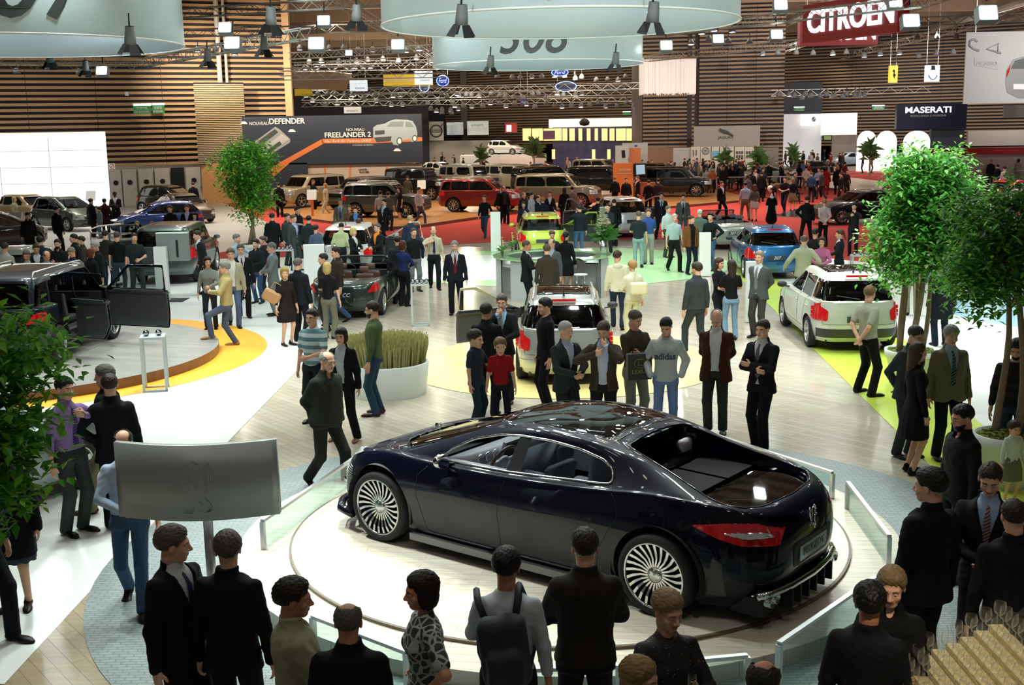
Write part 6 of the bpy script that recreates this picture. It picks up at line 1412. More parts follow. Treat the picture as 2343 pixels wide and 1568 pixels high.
P(1528, 1356, 1.68, 14, 'woman with short fair hair, gold necklace and dark floral top holding a flute', top='sweater', tmat=flor, bc='14141a', sex='f', hair=('thick', '8a7452'), arms='hg', skin='a', girth=1.15, nod=16, yaw=15)
P(1462, 1510, 1.64, 60, 'top of a streaked blonde head at the lower edge', top='sweater', tc='2a2a2c', sex='f', hair=('bob', '8a734a'))
P(1748, 1517, 1.74, 150, 'top of a balding dark-haired head at the lower edge below the barrier', top='jacket', tc='141416', hair=('bald', '2c2824'), skin='b')
P(1990, 1340, 1.72, 152, 'man with curly black hair and dark suit talking to the short-haired woman', tc='101115', hair=('curly', '0c0a09'), skin='d', yaw=15, shirt='c0c4c8')
P(2042, 1304, 1.68, -22, 'woman with short fair-brown hair in black jacket with crossed arms', top='jacket', tc='0d0d0f', sex='f', hair=('thick', '6e5c40'), arms='cc', nod=14)
P(2130, 1076, 1.86, 205, 'tall man with dark combed hair in black suit seen from behind, lower right', tc='0b0c10', hair=('thick', '17120e'), yaw=25, girth=1.05)
P(2268, 1061, 1.82, -25, 'man with cropped hair, light blue shirt and pink-grey striped tie looking down', tc='0e1014', tie=T_pink, shirt='8fa8c8', hair=('buzz', '2c221c'), nod=24, arms='hh')
P(2322, 1146, 1.78, 176, 'man with shaved head in dark suit seen from behind at the right edge', tc='0c0e12', hair=('buzz', '2a221c'), shirt='a8b8d0')
P(2395, 1290, 1.74, 200, 'person in brown-black coat cut off by the right edge above the wine glasses', top='coat', tc='1c1512', hair=('short', '1c1612'))
P(2205, 928, 1.76, -78, 'bearded man with receding black hair in black leather jacket looking left', top='jacket', tc='101214', bc='15161a', hair=('short', '100d0b'), skin='b', beard=True, nod=14)
P(2322, 966, .98, 10, 'toddler with curly dark hair, white sleeves and grey-green skirt', top='sweater', tc='c4c8c4', bot='skirt', bc='6a6e5a', sex='k', hair=('curly', '2a1c14'), shoes='c8ccc8', hem=.50)
P(2330, 771, 1.80, -30, 'man in black striped sweater and patched jeans beside the right planter', top='sweater', tmat=striped('sweater_stripe', '1c1a1e', '2c282a', 2.2, 2), tc='1c1a1e', bot='jeans', bc='2c4450', hair=('buzz', '1c1612'), beard=True, nod=26, legs='w', lean=8)
P(0, 0, 1.66, 10, 'woman in long black coat and heeled shoes at the left edge', top='coat', tc='0c0e14', bot='skirt', bc='3a4250', sex='f', hair=('bob', '1a1410'), at=G(42, 1392), arms='dd')
P(0, 0, 1.78, 60, 'man in dark trousers walking in at the lower left corner', top='jacket', tc='12141a', bc='0e1018', at=G(-30, 1462), legs='w', hair=('short', '1c1612'))
# --- left of the dark saloon
P(145, 864, 1.81, 58, 'man in purple shirt and striped purple tie raising his hand', top='shirt', tc='8a70a2', bc='343a38', tie=T_pur, arms='td', hair=('short', '1c1410'))
P(238, 838, 1.78, -88, 'grey-haired man in dark coat half hidden behind the black-coated one', top='jacket', tc='14161a', bc='7c765c', hair=('thick', '66645c'), shoes='5a3420', legs='w')
P(249, 858, 1.80, 196, 'man in long black coat seen from behind next to the purple shirt', top='coat', tc='0d0e14', hem=.80, hair=('short', '241812'), arms='kd')
P(280, 986, 1.74, 12, 'man with glasses in pale blue shirt and jeans behind the curved grey panel', top='shirt', tc='a2b4cc', bot='jeans', bc='3c5470', hair=('bald', '241e1a'), glasses=True, legs='w', arms='dh')
P(513, 600, 1.80, -78, 'man in tan jacket and blue trousers stepping onto the round stage', top='jacket', tc='a89a68', bot='jeans', bc='4c5670', arms='gd', legs='u', hair=('thick', '77756c'), glasses=True, shoes='9a6c40')
P(474, 588, 1.68, 8, 'woman with long dark hair in grey top beside the tan jacket', top='sweater', tc='7a7e78', bot='jeans', bc='1c2430', sex='f', hair=('long', '2a1a14'), arms='hd', yaw=20)
P(527, 570, 1.82, 14, 'man in cream jacket over white shirt and jeans striding forward', top='open', tc='a8a488', shirt='d8dcd8', bot='jeans', bc='4a5a78', hair=('thick', '5c4836'), legs='w', arms='dv')
P(550, 560, 1.80, 16, 'man in black suit with dark red tie behind the cream jacket', tc='14151a', tie='5c2030', hair=('short', '50463c'), shirt='d0d4d8')
P(541, 536, 1.78, 70, 'man in pale blue shirt by the small fig tree', top='shirt', tc='8ea6b8', bc='4a4a44', hair=('short', '6c6860'), arms='rd')
P(585, 548, 1.70, -20, 'young man in black jacket and jeans near the fig tree', top='jacket', tc='141a1e', bot='jeans', bc='2e4668', hair=('thick', '1c1410'), arms='hd')
P(601, 541, 1.72, -60, 'man in black jacket behind the grey-suited one', top='jacket', tc='16181c', bc='20242a', hair=('short', '4a3a2c'))
P(621, 556, 1.80, -68, 'grey-haired man in light grey suit with pink tie holding papers', tc='6e7878', tie='a04860', shirt='9cb4d0', hair=('short', '6a6a66'), arms='hh')
P(650, 613, 1.66, 40, 'fair-haired woman in dark brown dress with a tan handbag', top='sweater', tc='1e1816', bot='skirt', bc='1e1816', sex='f', hair=('bob', '97783c'), hem=.55, sleeve=.8, yaw=-20)
P(681, 592, 1.80, 158, 'man in black suit with grey hair seen from behind left of the convertible', tc='15181e', hair=('short', '56524a'), shirt='c8ccd0')
P(713, 708, 1.78, -20, 'man in white and teal striped T-shirt behind the bald walker', top='tee', tmat=striped('tee_stripe', '5d8088', 'b9c6c8', 2.6, 2), tc='7fa0a8', bot='trousers', bc='1c2024', hair=('short', '2c201a'), arms='hd', glasses=True)
P(738, 803, 1.78, 48, 'old bald man in dark grey suit walking with hands behind his back', top='jacket', tc='22261f', bc='20231e', hair=('bald', '8c8a84'), legs='w', arms='bb', girth=1.25, lean=6)
P(780, 752, 1.66, -14, 'woman with black bob in black cardigan and wide trousers', top='open', tc='0e0e11', shirt='c4ccd4', bc='0e0e11', sex='f', hair=('bob', '140e0c'), legs='W', arms='dd', shoes='8a5c48')
P(852, 691, 1.82, -98, 'man in green sweater and jeans before the wheat planter', top='sweater', tc='4c5c3a', bot='jeans', bc='29435a', hair=('short', '241a14'), glasses=True, shoes='3a1c14', beard=True)
P(748, 602, 1.66, 170, 'blonde woman in black T-shirt and beige trousers seen from behind', top='tee', tc='0f1012', bc='6c6a5c', sex='f', hair=('bob', 'b09a60'), arms='hd')
P(739, 581, 1.76, -70, 'man with dark hair looking left behind the blonde woman', top='jacket', tc='2a2622', bc='22242a', hair=('short', '241a14'))
P(768, 566, 1.80, -60, 'man in brown jacket and jeans moving past the convertible', top='jacket', tc='332a24', bot='jeans', bc='36506e', hair=('short', '1e1612'), legs='w')
P(921, 552, 1.68, 150, 'woman with auburn hair in navy top with white sleeves by the convertible', top='vest', tc='1e2c5c', shirt='d0d4da', bc='111318', sex='f', hair=('bob', '4c2418'), arms='rh', sleeve=1.0)
P(909, 541, 1.76, 190, 'man with dark hair in dark jacket in front of the auburn-haired woman', top='jacket', tc='26282e', bc='1c1e24', hair=('short', '2a1e18'))
P(946, 522, 1.78, 22, 'balding man in black sweater and grey trousers left of the blue tie man', top='sweater', tc='101418', bc='62686a', hair=('buzz', '3a302a'), arms='pd')
P(991, 518, 1.78, 8, 'balding man in white shirt and blue tie with a jacket over his shoulder', top='shirt', tc='aca890', bc='101216', tie='1e2a50', hair=('bald', '5c5248'), arms='dt', legs='w', sleeve=.6)
P(1040, 552, 1.80, 3, 'grey-haired man in dark suit and red striped tie walking forward', tc='161a22', bc='0e1016', tie=T_red, shirt='b8bec8', hair=('short', '8a8a86'), legs='s', arms='dd', vz=1.08)
P(1108, 447, 1.76, -18, 'man in black sweater and jeans on the red carpet by the white column', top='sweater', tc='0e1216', bot='jeans', bc='2c4258', hair=('short', '3a2c22'), arms='vd', legs='w')
# --- around the counter
P(1204, 551, 1.80, 82, 'balding man in dark suit with crossed arms at the round counter', tc='14171b', hair=('buzz', '5a4438'), arms='cc', shirt='c4c8cc', skin='b')
P(1251, 560, 1.76, 184, 'man in brown suit seen from behind at the round counter', tc='38332a', hair=('short', '4e4234'))
P(1262, 547, 1.76, -30, 'man in grey suit across from the brown suit at the counter', tc='52585a', hair=('bald', '5c5448'), shirt='a8b4c4')
P(1263, 528, 1.66, 6, 'hostess with hair pulled back in dark suit behind the counter', tc='161a1e', sex='f', hair=('bun', '5c4434'), arms='hh', shirt='b09ca0', nod=22)
P(1295, 531, 1.68, 160, 'hostess with long black ponytail in black suit at the counter', tc='0e1012', sex='f', hair=('pony', '0c0a0a'), bot='skirt', arms='hd')
P(1325, 469, 1.80, 196, 'man in navy jacket and jeans on the phone by the green open door', top='jacket', tc='161c26', bot='jeans', bc='3e5c84', hair=('thick', '1c1612'), arms='fd', yaw=20)
P(1391, 467, 1.76, -22, 'man in dark blue jacket with crossed arms behind the lilies', top='jacket', tc='1c242c', bc='1a1e26', hair=('buzz', '2a221c'), arms='cc')
P(1368, 452, 1.76, 170, 'man in black jacket seen from behind at the pale silver hatchback', top='jacket', tc='101318', hair=('short', '1e1814'))
P(1405, 456, 1.78, 190, 'man in black suit seen from behind leaning to the pale silver hatchback', tc='0e1115', hair=('buzz', '181412'), legs='n')
P(1461, 484, 1.80, 176, 'man in black T-shirt with pale raglan sleeves and light jeans', top='tee', tc='1e262c', bot='jeans', bc='7e969c', hair=('short', '5a4836'), arms='hd')
P(1484, 479, 1.80, -10, 'man in blue shirt and beige trousers right of the raglan T-shirt', top='shirt', tc='2c4a88', bc='8a8e84', hair=('thick', '5c4634'), arms='bb', sleeve=.45)
P(1513, 441, 1.84, 2, 'man in black suit and dark tie facing the camera behind the group', tc='15181e', tie='1c2028', shirt='a8b4b8', hair=('short', '1e1814'), legs='W')
P(1563, 445, 1.80, -4, 'man in mid grey suit and black tie facing the camera behind the group', tc='505856', tie='16181c', shirt='c0c8c8', hair=('short', '2a221c'))
P(1529, 472, 1.76, 30, 'man with grey-brown hair in white shirt in the group by the leather jacket', top='shirt', tc='b4bec0', bc='3c4238', hair=('thick', '5c5444'))
P(1543, 490, 1.78, 14, 'white-haired man in pale blue shirt and black trousers carrying a jacket', top='shirt', tc='9eb2b4', bc='12160f', hair=('short', 'a8a8a0'), legs='w', sleeve=.45)
P(1582, 494, 1.78, 22, 'man in brown leather jacket over black T-shirt with a white circle', top='open', tc='6a4420', shirt='0c0c0e', bot='jeans', bc='18202a', hair=('buzz', '2a201a'), yaw=15)
P(1601, 480, 1.74, 175, 'white-haired man in grey-green jacket seen from behind', top='jacket', tc='55675e', bc='3c463c', hair=('short', 'b0b0a8'))
P(1626, 487, 1.80, -30, 'young man in dark green sweater and jeans with hand on hip', top='sweater', tc='101a1a', bot='jeans', bc='3c5a78', hair=('thick', '14100e'), arms='kd')
P(1594, 602, 1.80, 205, 'young man in dark grey leather jacket walking away on the parquet', top='jacket', tc='33393c', bot='trousers', bc='2c333c', hair=('thick', '2c2018'), legs='w', yaw=20)
P(1646, 591, 1.66, 40, 'woman with long brown hair in black top talking to another', top='sweater', tc='101014', sex='f', hair=('long', '402820'), arms='hh', bc='181a20')
P(1674, 596, 1.68, 184, 'woman with long wavy hair in black T-shirt and pale jeans', top='tee', tc='0c0d0f', bot='jeans', bc='6e8ca6', sex='f', hair=('long', '2a1c18'), arms='hh')
P(1738, 575, 1.84, -38, 'sandy-haired man in grey suit with striped tie, hands behind his back', tc='4a4e4e', bc='3c3a34', tie=T_grey, shirt='c4cad4', hair=('short', '86765c'), arms='bb', girth=1.05)
P(1413, 575, 1.74, 176, 'young man in cream hooded top and jeans seen from behind', top='hoodie', tc='d4d0b4', bot='jeans', bc='1e2c3a', hair=('thick', '3a2418'), yaw=-25, legs='w')
P(1447, 598, 1.66, 200, 'woman with curly fair hair in white jacket carrying a pale bag', top='jacket', tc='d8d4bc', bc='c0bca0', sex='f', hair=('curly', 'a07c48'), arms='hd')
P(1840, 539, 1.80, 172, 'balding man in cream jacket seen from behind by the blue hatchback', top='coat', tc='a8ac94', hem=.80, bc='3a3c3c', hair=('bald', '5a5048'), arms='oo')
P(1866, 524, 1.68, 150, 'dark-haired woman in black behind the pink cardigan', top='sweater', tc='14161a', sex='f', hair=('bun', '14100e'))
P(1881, 543, 1.66, -20, 'woman in pink cardigan with shoulder-length brown hair', top='sweater', tc='b0648c', bc='22242c', sex='f', hair=('bob', '3a2420'), arms='hh')
P(1922, 526, 1.68, -100, 'hostess with brown ponytail in dark blue suit by the low table', tc='12181e', sex='f', hair=('pony', '4a3422'), arms='hd')
# --- in front of the silver estate
P(1148, 674, 1.80, -8, 'man in dark suit and striped grey tie with his hand to his mouth', tc='14161b', tie=T_grey, shirt='94b0d0', hair=('short', '4c443c'), arms='hf', nod=14)
P(1112, 696, 1.78, 168, 'man in black suit seen from behind facing the grey tie man', tc='0e1014', hair=('thick', '100d0b'), skin='b', arms='hh')
P(1247, 684, 1.80, -72, 'young man in black sweater in profile before the silver estate', top='sweater', tc='0c0c0e', bc='0c0c10', hair=('thick', '14100d'), arms='dd')
P(1294, 737, 1.78, 34, 'silver-haired man in dark suit with open collar showing his phone', tc='1e2426', bc='191d20', shirt='b4c2dc', hair=('short', '9a9a96'), arms='hh', vz=1.10, yaw=10)
P(1381, 737, 1.80, -12, 'man in brown blazer over pale shirt with his hand on his chin', top='open', tc='332c22', shirt='b4c0d8', bc='101014', hair=('short', '3c2c20'), arms='ft', nod=28, yaw=-10)
P(1453, 712, 1.80, 22, 'man in brown jumper and beige trousers with folded arms holding a dark bag', top='sweater', tc='3c3624', bc='7e8070', hair=('short', '4a463e'), arms='cc', nod=22, yaw=20)
P(1524, 728, 1.76, -6, 'teenager in white hooded sweatshirt with dark lettering and pale jeans', top='hoodie', tc='b8c0c4', bot='jeans', bc='7088b4', hair=('short', '100d0c'), arms='pp', nod=32, yaw=-15)
P(1640, 710, 1.82, -16, 'white-haired man in brown corduroy jacket and white shirt, hands behind his back', top='open', tc='3c1e0e', shirt='c8c8d0', bc='2e332f', hair=('bald', 'c0bcb4'), arms='bb', nod=26, glasses=True, girth=1.15, hem=.76, shoes='3a3c38')
P(1746, 733, 1.82, -42, 'man in black suit with crossed arms and legs astride right of the dark saloon', tc='0f1013', bc='0d0e11', tie='50545c', shirt='ccd0d4', hair=('short', '2c221a'), arms='cc', legs='c', vz=1.2)
P(1087, 757, 1.52, 62, 'boy in dark blue polo shirt with a sweater tied round his waist', top='tee', tc='242c38', bot='jeans', bc='20323c', sex='k', hair=('thick', '241812'), arms='hd')
P(1144, 775, 1.42, 4, 'boy in red T-shirt with a red sweater round his waist', top='tee', tc='8c1018', bot='jeans', bc='141820', sex='k', hair=('thick', '6a5034'), arms='dd')
# --- right side
P(1990, 655, 1.82, 112, 'man in cream T-shirt and black trousers with hands behind his back', top='tee', tc='a4a696', bc='0b0b0d', hair=('short', '6e5638'), arms='bb', legs='W', yaw=25)
P(2082, 744, 1.80, 28, 'man with glasses in grey suit and bright blue tie leaning forward', tc='383d40', bc='303a3c', tie='2a3aa8', shirt='c4cce0', hair=('short', '2c2824'), glasses=True, arms='bb', lean=8, nod=18, vz=1.05)
P(2100, 786, 1.70, 96, 'woman with brown hair in black dress and leggings looking right', top='dress', tc='0b0b0d', bot='skirt', bc='0b0b0d', sex='f', hair=('long', '3c2a1e'), arms='dd', sleeve=1.0, shoes='0a0a0a')
P(2177, 747, 1.80, 2, 'grey-haired man in tan blazer with striped tie under the right tree', top='suit', tc='6c6850', bc='0f1416', tie=T_blue, shirt='a8b8c8', hair=('thick', '8a8a86'), girth=1.1, vz=1.04, nod=14)
P(0, 0, 1.72, 180, 'person in long black coat behind the stems of the tall tree', top='coat', tc='14181f', bc='1c2834', at=G(2150, 792), hair=('short', '1c1612'))
P(0, 0, 1.78, 170, 'person in beige jacket behind the tall tree', top='jacket', tc='a08c60', bc='8c8870', at=G(2085, 722), hair=('short', '4a3a2c'))
# --- left crowd by the white and blue cars
for a in ((10, 556, 1.78, 170, 'man in white shirt seen from behind at the left edge', dict(top='shirt', tc='b8bcae', bc='22242c', hair=('short', '3a2e26'))),
    (60, 573, 1.76, 12, 'man in dark suit and white shirt looking down beside the pale car roof', dict(tc='141820', hair=('short', '5a524a'), nod=26)),
    (82, 559, 1.76, 20, 'man with round face in dark jacket second from the left edge', dict(tc='161c26', hair=('short', '3a2c22'), skin='b', nod=20)),
    (101, 572, 1.76, 38, 'balding man with glasses in grey suit bending over', dict(tc='3c444e', shirt='a0b4e0', hair=('bald', '5a4c40'), nod=30, lean=12)),
    (131, 548, 1.78, 6, 'bearded man in black jacket facing the camera in the left crowd', dict(top='jacket', tc='12161a', hair=('short', '1c1612'), beard=True, arms='cc')),
    (91, 542, 1.74, 180, 'dark-haired person behind the left crowd', dict(top='jacket', tc='1a2a3a', hair=('thick', '14110e'))),
    (163, 567, 1.76, -10, 'grey-haired man in dark checked shirt looking down', dict(top='shirt', tmat=plaid('checked_navy', '101626', '4a587c', 22), tc='101626', hair=('short', '7c7668'), nod=28)),
    (168, 536, 1.76, -60, 'man in dark jacket looking left in the left crowd', dict(top='jacket', tc='1c1a1e', hair=('short', '241a14'))),
    (185, 541, 1.74, -70, 'man in brown-grey jacket beside the checked shirt', dict(top='jacket', tc='34302c', hair=('short', '2c221a'))),
    (217, 553, 1.78, -40, 'white-haired man with glasses in black jacket behind the navy off-roader', dict(top='jacket', tc='141a20', hair=('thick', 'a8a8a4'), glasses=True, nod=16)),
    (207, 571, 1.64, 150, 'short red-haired woman in black coat by the navy off-roader', dict(top='coat', tc='101216', sex='f', hair=('bob', '5c2c14'), nod=20)),
    (240, 528, 1.76, 176, 'man in dark brown T-shirt seen from behind', dict(top='tee', tc='2c2420', bot='jeans', bc='22303e', hair=('short', '2c2018'))),
    (267, 531, 1.80, 180, 'man in black T-shirt and dark jeans seen from behind', dict(top='tee', tc='0e1114', bot='jeans', bc='30404c', hair=('buzz', '4a4038'))),
    (306, 534, 1.80, 30, 'man with glasses in dark polo shirt striding right before the grey off-roader', dict(top='tee', tc='1e2628', bc='3a423e', hair=('short', '2c2018'), legs='w', arms='hd')),
    (62, 486, 1.76, 30, 'man in black leather jacket on the left stand with a tan coat over his arm', dict(top='jacket', tc='16120f', hair=('short', '1c1612'), nod=20)),
    (128, 472, 1.82, 150, 'tall man in black suit in front of the olive people carrier', dict(tc='101116', hair=('short', '2a2018'), legs='w')),
    (32, 451, 1.68, 90, 'woman in pale coat with light hair before the white light wall', dict(top='coat', tc='8c8c70', sex='f', hair=('bob', 'a09070'))),
    (262, 438, 1.92, 10, 'tall guard in black suit with crossed arms by the light wall', dict(tc='0e0f12', hair=('buzz', '0c0a09'), skin='c', arms='cc', legs='n')),
    (226, 473, 1.40, -100, 'boy in black and white jacket by the olive people carrier', dict(top='jacket', tc='5c6c6c', bot='jeans', bc='5c708c', sex='k', hair=('short', '2c2018'))),
    (388, 471, 1.82, 0, 'man in black clothes with reddish hair in front of the blue hatchback', dict(top='open', tc='0e0e10', shirt='141416', hair=('thick', '5c3418'), glasses=True)),
    (427, 469, 1.84, 4, 'man in black suit and white shirt right of the reddish-haired one', dict(tc='101014', shirt='b8b8cc', hair=('short', '3c2c20'))),
    (447, 487, 1.70, -20, 'dark-haired woman in black with her hand to her face', dict(top='jacket', tc='0e0c0e', sex='f', hair=('bob', '120d0c'), arms='fd')),
    (313, 507, 1.50, 0, 'fair curly-haired person behind the open car door', dict(top='jacket', tc='16181c', hair=('curly', '8a7650'), glasses=True)),
    (347, 506, 1.52, -10, 'man in pale shirt looking over the grey off-roader', dict(top='shirt', tc='a8ac98', hair=('short', '5a5248'))),
    (441, 417, 1.84, 190, 'man in black suit walking to the dark doorway', dict(tc='101015', hair=('short', '5a3828'), legs='w')),
    (461, 527, 1.80, -60, 'man in dark suit at the side of the grey off-roader', dict(tc='1a1c20', hair=('short', '2a2018'), lean=10)),
    (207, 455, 1.72, 150, 'person in black with rucksack before the light wall', dict(top='coat', tc='101012', hair=('thick', '100e0d'))),
    (238, 455, 1.70, 200, 'person in dark red coat before the light wall', dict(top='coat', tc='301418', hair=('thick', '140f0d'))),
    # middle distance
    (622, 488, 1.84, 184, 'man in long black suit seen from behind right of the fig tree', dict(tc='101316', hair=('short', '1c1612'))),
    (637, 418, 1.84, 190, 'man in black suit by the fig tree on the orange stage', dict(tc='0e0e12', hair=('buzz', '140f0c'))),
    (656, 489, 1.76, 60, 'man in grey-green jacket at the head of the group by the white car', dict(top='jacket', tc='2c3a3a', hair=('short', '1c1612'))),
    (671, 492, 1.82, 60, 'man in dark grey suit with hand in pocket by the white car', dict(tc='3a4242', hair=('short', '4a4038'), shirt='a8b8d8', arms='pd')),
    (680, 474, 1.80, 60, 'man with glasses in black behind the dark grey suit', dict(top='jacket', tc='14161c', hair=('thick', '1c1612'), glasses=True)),
    (706, 494, 1.80, 176, 'man in dark green-grey suit seen from behind', dict(tc='222a2c', hair=('short', '14110f'))),
    (722, 515, 1.68, 170, 'woman in blue-grey top with updo seen from behind', dict(top='sweater', tc='4a5870', sex='f', hair=('bun', '241a16'), bc='23303c')),
    (778, 455, 1.84, 0, 'man in grey suit and blue tie facing the camera above the white car', dict(tc='6c7468', tie='223a78', shirt='c0c8d0', hair=('short', '6c6456'))),
    (799, 470, 1.68, 6, 'woman with brown hair beside the grey suit', dict(top='sweater', tc='6c5038', sex='f', hair=('long', '6e5234'))),
    (813, 474, 1.72, 0, 'boyish man with blue shirt in dark jacket beside the brown-haired woman', dict(tc='20222a', shirt='4c7cc8', hair=('short', '2c1e16'))),
    (776, 506, 1.78, 178, 'man in pale green shirt leaning into the white compact car', dict(top='shirt', tc='98a47c', bc='161c1c', hair=('buzz', '14110f'), lean=28)),
    (820, 500, 1.78, 186, 'man in dark grey jacket at the tail of the white compact car', dict(top='jacket', tc='2e3836', hair=('short', '3a2e26'))),
    (808, 522, 1.66, 60, 'blonde woman with necklace in black jacket behind the convertible', dict(tc='121618', sex='f', hair=('bob', 'c0a868'), arms='hh')),
    (863, 512, 1.76, -40, 'man in black jacket with orange scarf behind the convertible', dict(tc='121518', shirt='e08020', hair=('short', '4a4a46'), glasses=True, arms='hh')),
    (938, 494, 1.72, 176, 'fair-haired person in dark blue jacket at the open white car door', dict(top='jacket', tc='1c2a3a', hair=('thick', '8c7a50'))),
    (879, 456, 1.82, -40, 'man in black suit with white shirt walking by the grey off-roader', dict(tc='14181c', shirt='b8c8dc', hair=('short', '241a14'), arms='pd', legs='w')),
    (870, 437, 1.78, 180, 'man in white T-shirt seen from behind at the grey off-roader', dict(top='tee', tc='b8b4ac', bc='3c3630', hair=('short', '14110f'))),
    (888, 439, 1.76, 170, 'man in grey T-shirt seen from behind at the grey off-roader', dict(top='tee', tc='5c5c54', bc='2c2620', hair=('short', '1c1612'))),
    (914, 428, 1.74, -60, 'woman with long dark hair in black dress walking past the grey off-roader', dict(top='dress', tc='120e0e', bot='skirt', bc='120e0e', sex='f', hair=('long', '241410'))),
    (958, 429, 1.82, 60, 'man in white T-shirt with a jacket on his arm walking right', dict(top='tee', tc='bcb8b4', bot='jeans', bc='4c4a58', hair=('short', '241a16'), legs='w')),
    (716, 411, 1.82, 70, 'man in black polo shirt walking in front of the brown off-roader', dict(top='tee', tc='0e0c0c', bc='12100e', hair=('buzz', '5c3828'), skin='b', arms='hd')),
    (744, 420, 1.74, -60, 'blonde woman in beige suit with shoulder bag by the brown off-roader', dict(top='jacket', tc='a89c84', bc='b0a48c', sex='f', hair=('bob', 'a08040'), legs='w')),
    (668, 399, 1.72, 100, 'fair-haired person left of the pale gold off-roader', dict(top='jacket', tc='2c3240', hair=('thick', '8a6840'))),
    (932, 402, 1.78, 180, 'man in olive shirt with crossed strap by the black square off-roader', dict(top='shirt', tc='4c4e38', hair=('short', '3a2c1c'))),
    (1148, 425, 1.80, 10, 'man in dark jacket and white shirt walking in front of the red off-roader', dict(tc='141216', hair=('short', '1c1410'), skin='b')),
    (1153, 426, 1.80, 20, 'balding man in black coat by the front of the red off-roader', dict(top='open', tc='100e10', shirt='3a3a40', hair=('bald', '241c18'), legs='w')),
    (1198, 440, 1.76, 40, 'bald man in dark clothes at the left end of the group before the bronze off-roader', dict(top='jacket', tc='1c1c22', hair=('bald', '6a5848'))),
    (1216, 441, 1.78, 60, 'man in white shirt with rucksack strap in the group', dict(top='shirt', tc='b0bcc8', hair=('short', '2a2018'))),
    (1198, 462, 1.64, 0, 'young woman with brown hair low in the group behind the green hatchback', dict(top='jacket', tc='1a2030', sex='f', hair=('bob', '3a2a20'))),
    (1231, 447, 1.76, 70, 'balding man in dark suit in profile in the group', dict(tc='16202a', hair=('bald', '2c2420'), shirt='b8ccdc')),
    (1242, 452, 1.70, 180, 'fair-haired woman in navy jacket seen from behind in the group', dict(top='jacket', tc='18222e', sex='f', hair=('bun', '9a7c48'))),
    (1258, 438, 1.72, -4, 'young woman with reddish hair in black suit facing the camera', dict(tc='12151a', sex='f', hair=('pony', '5c2c1c'), shirt='c4c8cc')),
    (1291, 429, 1.74, 184, 'woman with long dark hair and long black coat seen from behind', dict(top='coat', tc='0e0d10', sex='f', hair=('long', '241410'))),
    (1309, 427, 1.76, 180, 'man in beige sweater seen from behind by the bronze off-roader', dict(top='sweater', tc='7c6e5c', hair=('short', '241812'))),
    (1433, 407, 1.80, 6, 'man in dark jacket standing left of the orange sign box', dict(top='jacket', tc='141416', hair=('short', '3a2c20'))),
    (1459, 403, 1.82, -80, 'man in black suit looking left by the orange sign box', dict(tc='0e0c0e', hair=('buzz', '5c4438'))),
    (1484, 412, 1.76, 180, 'man in black sweater seen from behind near the chrome wheel', dict(top='sweater', tc='0c0b0b', hair=('short', '140f0c'))),
    (1506, 409, 1.80, 180, 'broad man in brown-grey jacket seen from behind near the chrome wheel', dict(top='jacket', tc='322a24', hair=('short', '14100e'), girth=1.1)),
    (1407, 405, 1.72, 178, 'person in black jacket with fair hair before the black off-roader', dict(top='jacket', tc='0c0c0d', hair=('thick', '6c5434'))),
    # right hall
    (1616, 384, 1.76, 176, 'grey-haired man in white shirt seen from behind on the right red carpet', dict(top='shirt', tc='a8a8a0', bc='15141a', hair=('short', '6a6862'))),
    (1630, 384, 1.76, 10, 'man in orange shirt on the right red carpet', dict(top='shirt', tc='b45c38', bc='1c1418', hair=('buzz', '5c4438'))),
    (1656, 380, 1.80, 0, 'man in brown jacket left of the woman in black skirt', dict(top='jacket', tc='2c221c', bot='jeans', bc='2a2c38', hair=('short', '1c1612'))),
    (1676, 381, 1.70, -10, 'woman with dark hair, black top and short grey skirt', dict(top='sweater', tc='120e10', bot='skirt', bc='50504e', sex='f', hair=('long', '241614'), hem=.60)),
    (1651, 415, 1.80, 40, 'man in black suit walking on the right red carpet', dict(tc='0f0e10', hair=('short', '5a4638'), legs='w')),
    (1706, 417, 1.80, 170, 'man in pale shirt and khaki trousers seen from behind', dict(top='shirt', tc='a8b4c8', bc='6e5c48', hair=('short', '241a16'), legs='W')),
    (1727, 423, 1.70, 180, 'woman with long light brown hair, grey cardigan and white skirt', dict(top='sweater', tc='5a5854', bot='skirt', bc='b4a8a0', sex='f', hair=('long', '5c3c24'), hem=.62)),
    (1729, 386, 1.80, -10, 'man in tan blazer in the right crowd', dict(top='open', tc='8c7244', bc='2a2a30', hair=('short', '4a3424'))),
    (1746, 385, 1.82, 10, 'tall man in blue-grey T-shirt with a strap in the right crowd', dict(top='tee', tc='2c3848', bc='1a1c22', hair=('short', '3a2c20'))),
    (1711, 400, 1.70, 190, 'person in grey sweater behind the pale shirt man', dict(top='sweater', tc='4a4a50', hair=('bob', '3a2c20'))),
    (1772, 414, 1.68, 90, 'woman in black dress beside the pushchair', dict(top='dress', tc='0e0c0d', bot='skirt', bc='0e0c0d', sex='f', hair=('bun', '14100e'), skin='b')),
    (1796, 405, 1.80, -30, 'man in black T-shirt and jeans walking in the right crowd', dict(top='tee', tc='141214', bot='jeans', bc='1c1c28', hair=('short', '1c1612'), legs='w', arms='hh')),
    (1815, 408, 1.70, 170, 'woman in black top and light brown skirt seen from behind', dict(top='sweater', tc='14100f', bot='skirt', bc='7a6044', sex='f', hair=('bob', '8a6c44'))),
    (1845, 380, 1.80, 170, 'man in white shirt and tan trousers with hands behind his back', dict(top='shirt', tc='c4b8a8', bc='7e6248', hair=('short', '14110f'), arms='bb', legs='W')),
    (1874, 384, 1.80, -40, 'man in pale blue shirt and black trousers next to the black coat', dict(top='shirt', tc='8a96a8', bc='12121a', hair=('short', '241c18'), legs='W', arms='hh')),
    (1891, 382, 1.76, 150, 'woman in red coat behind the pale blue shirt', dict(top='coat', tc='8a1414', hair=('bob', '3a2018'), sex='f')),
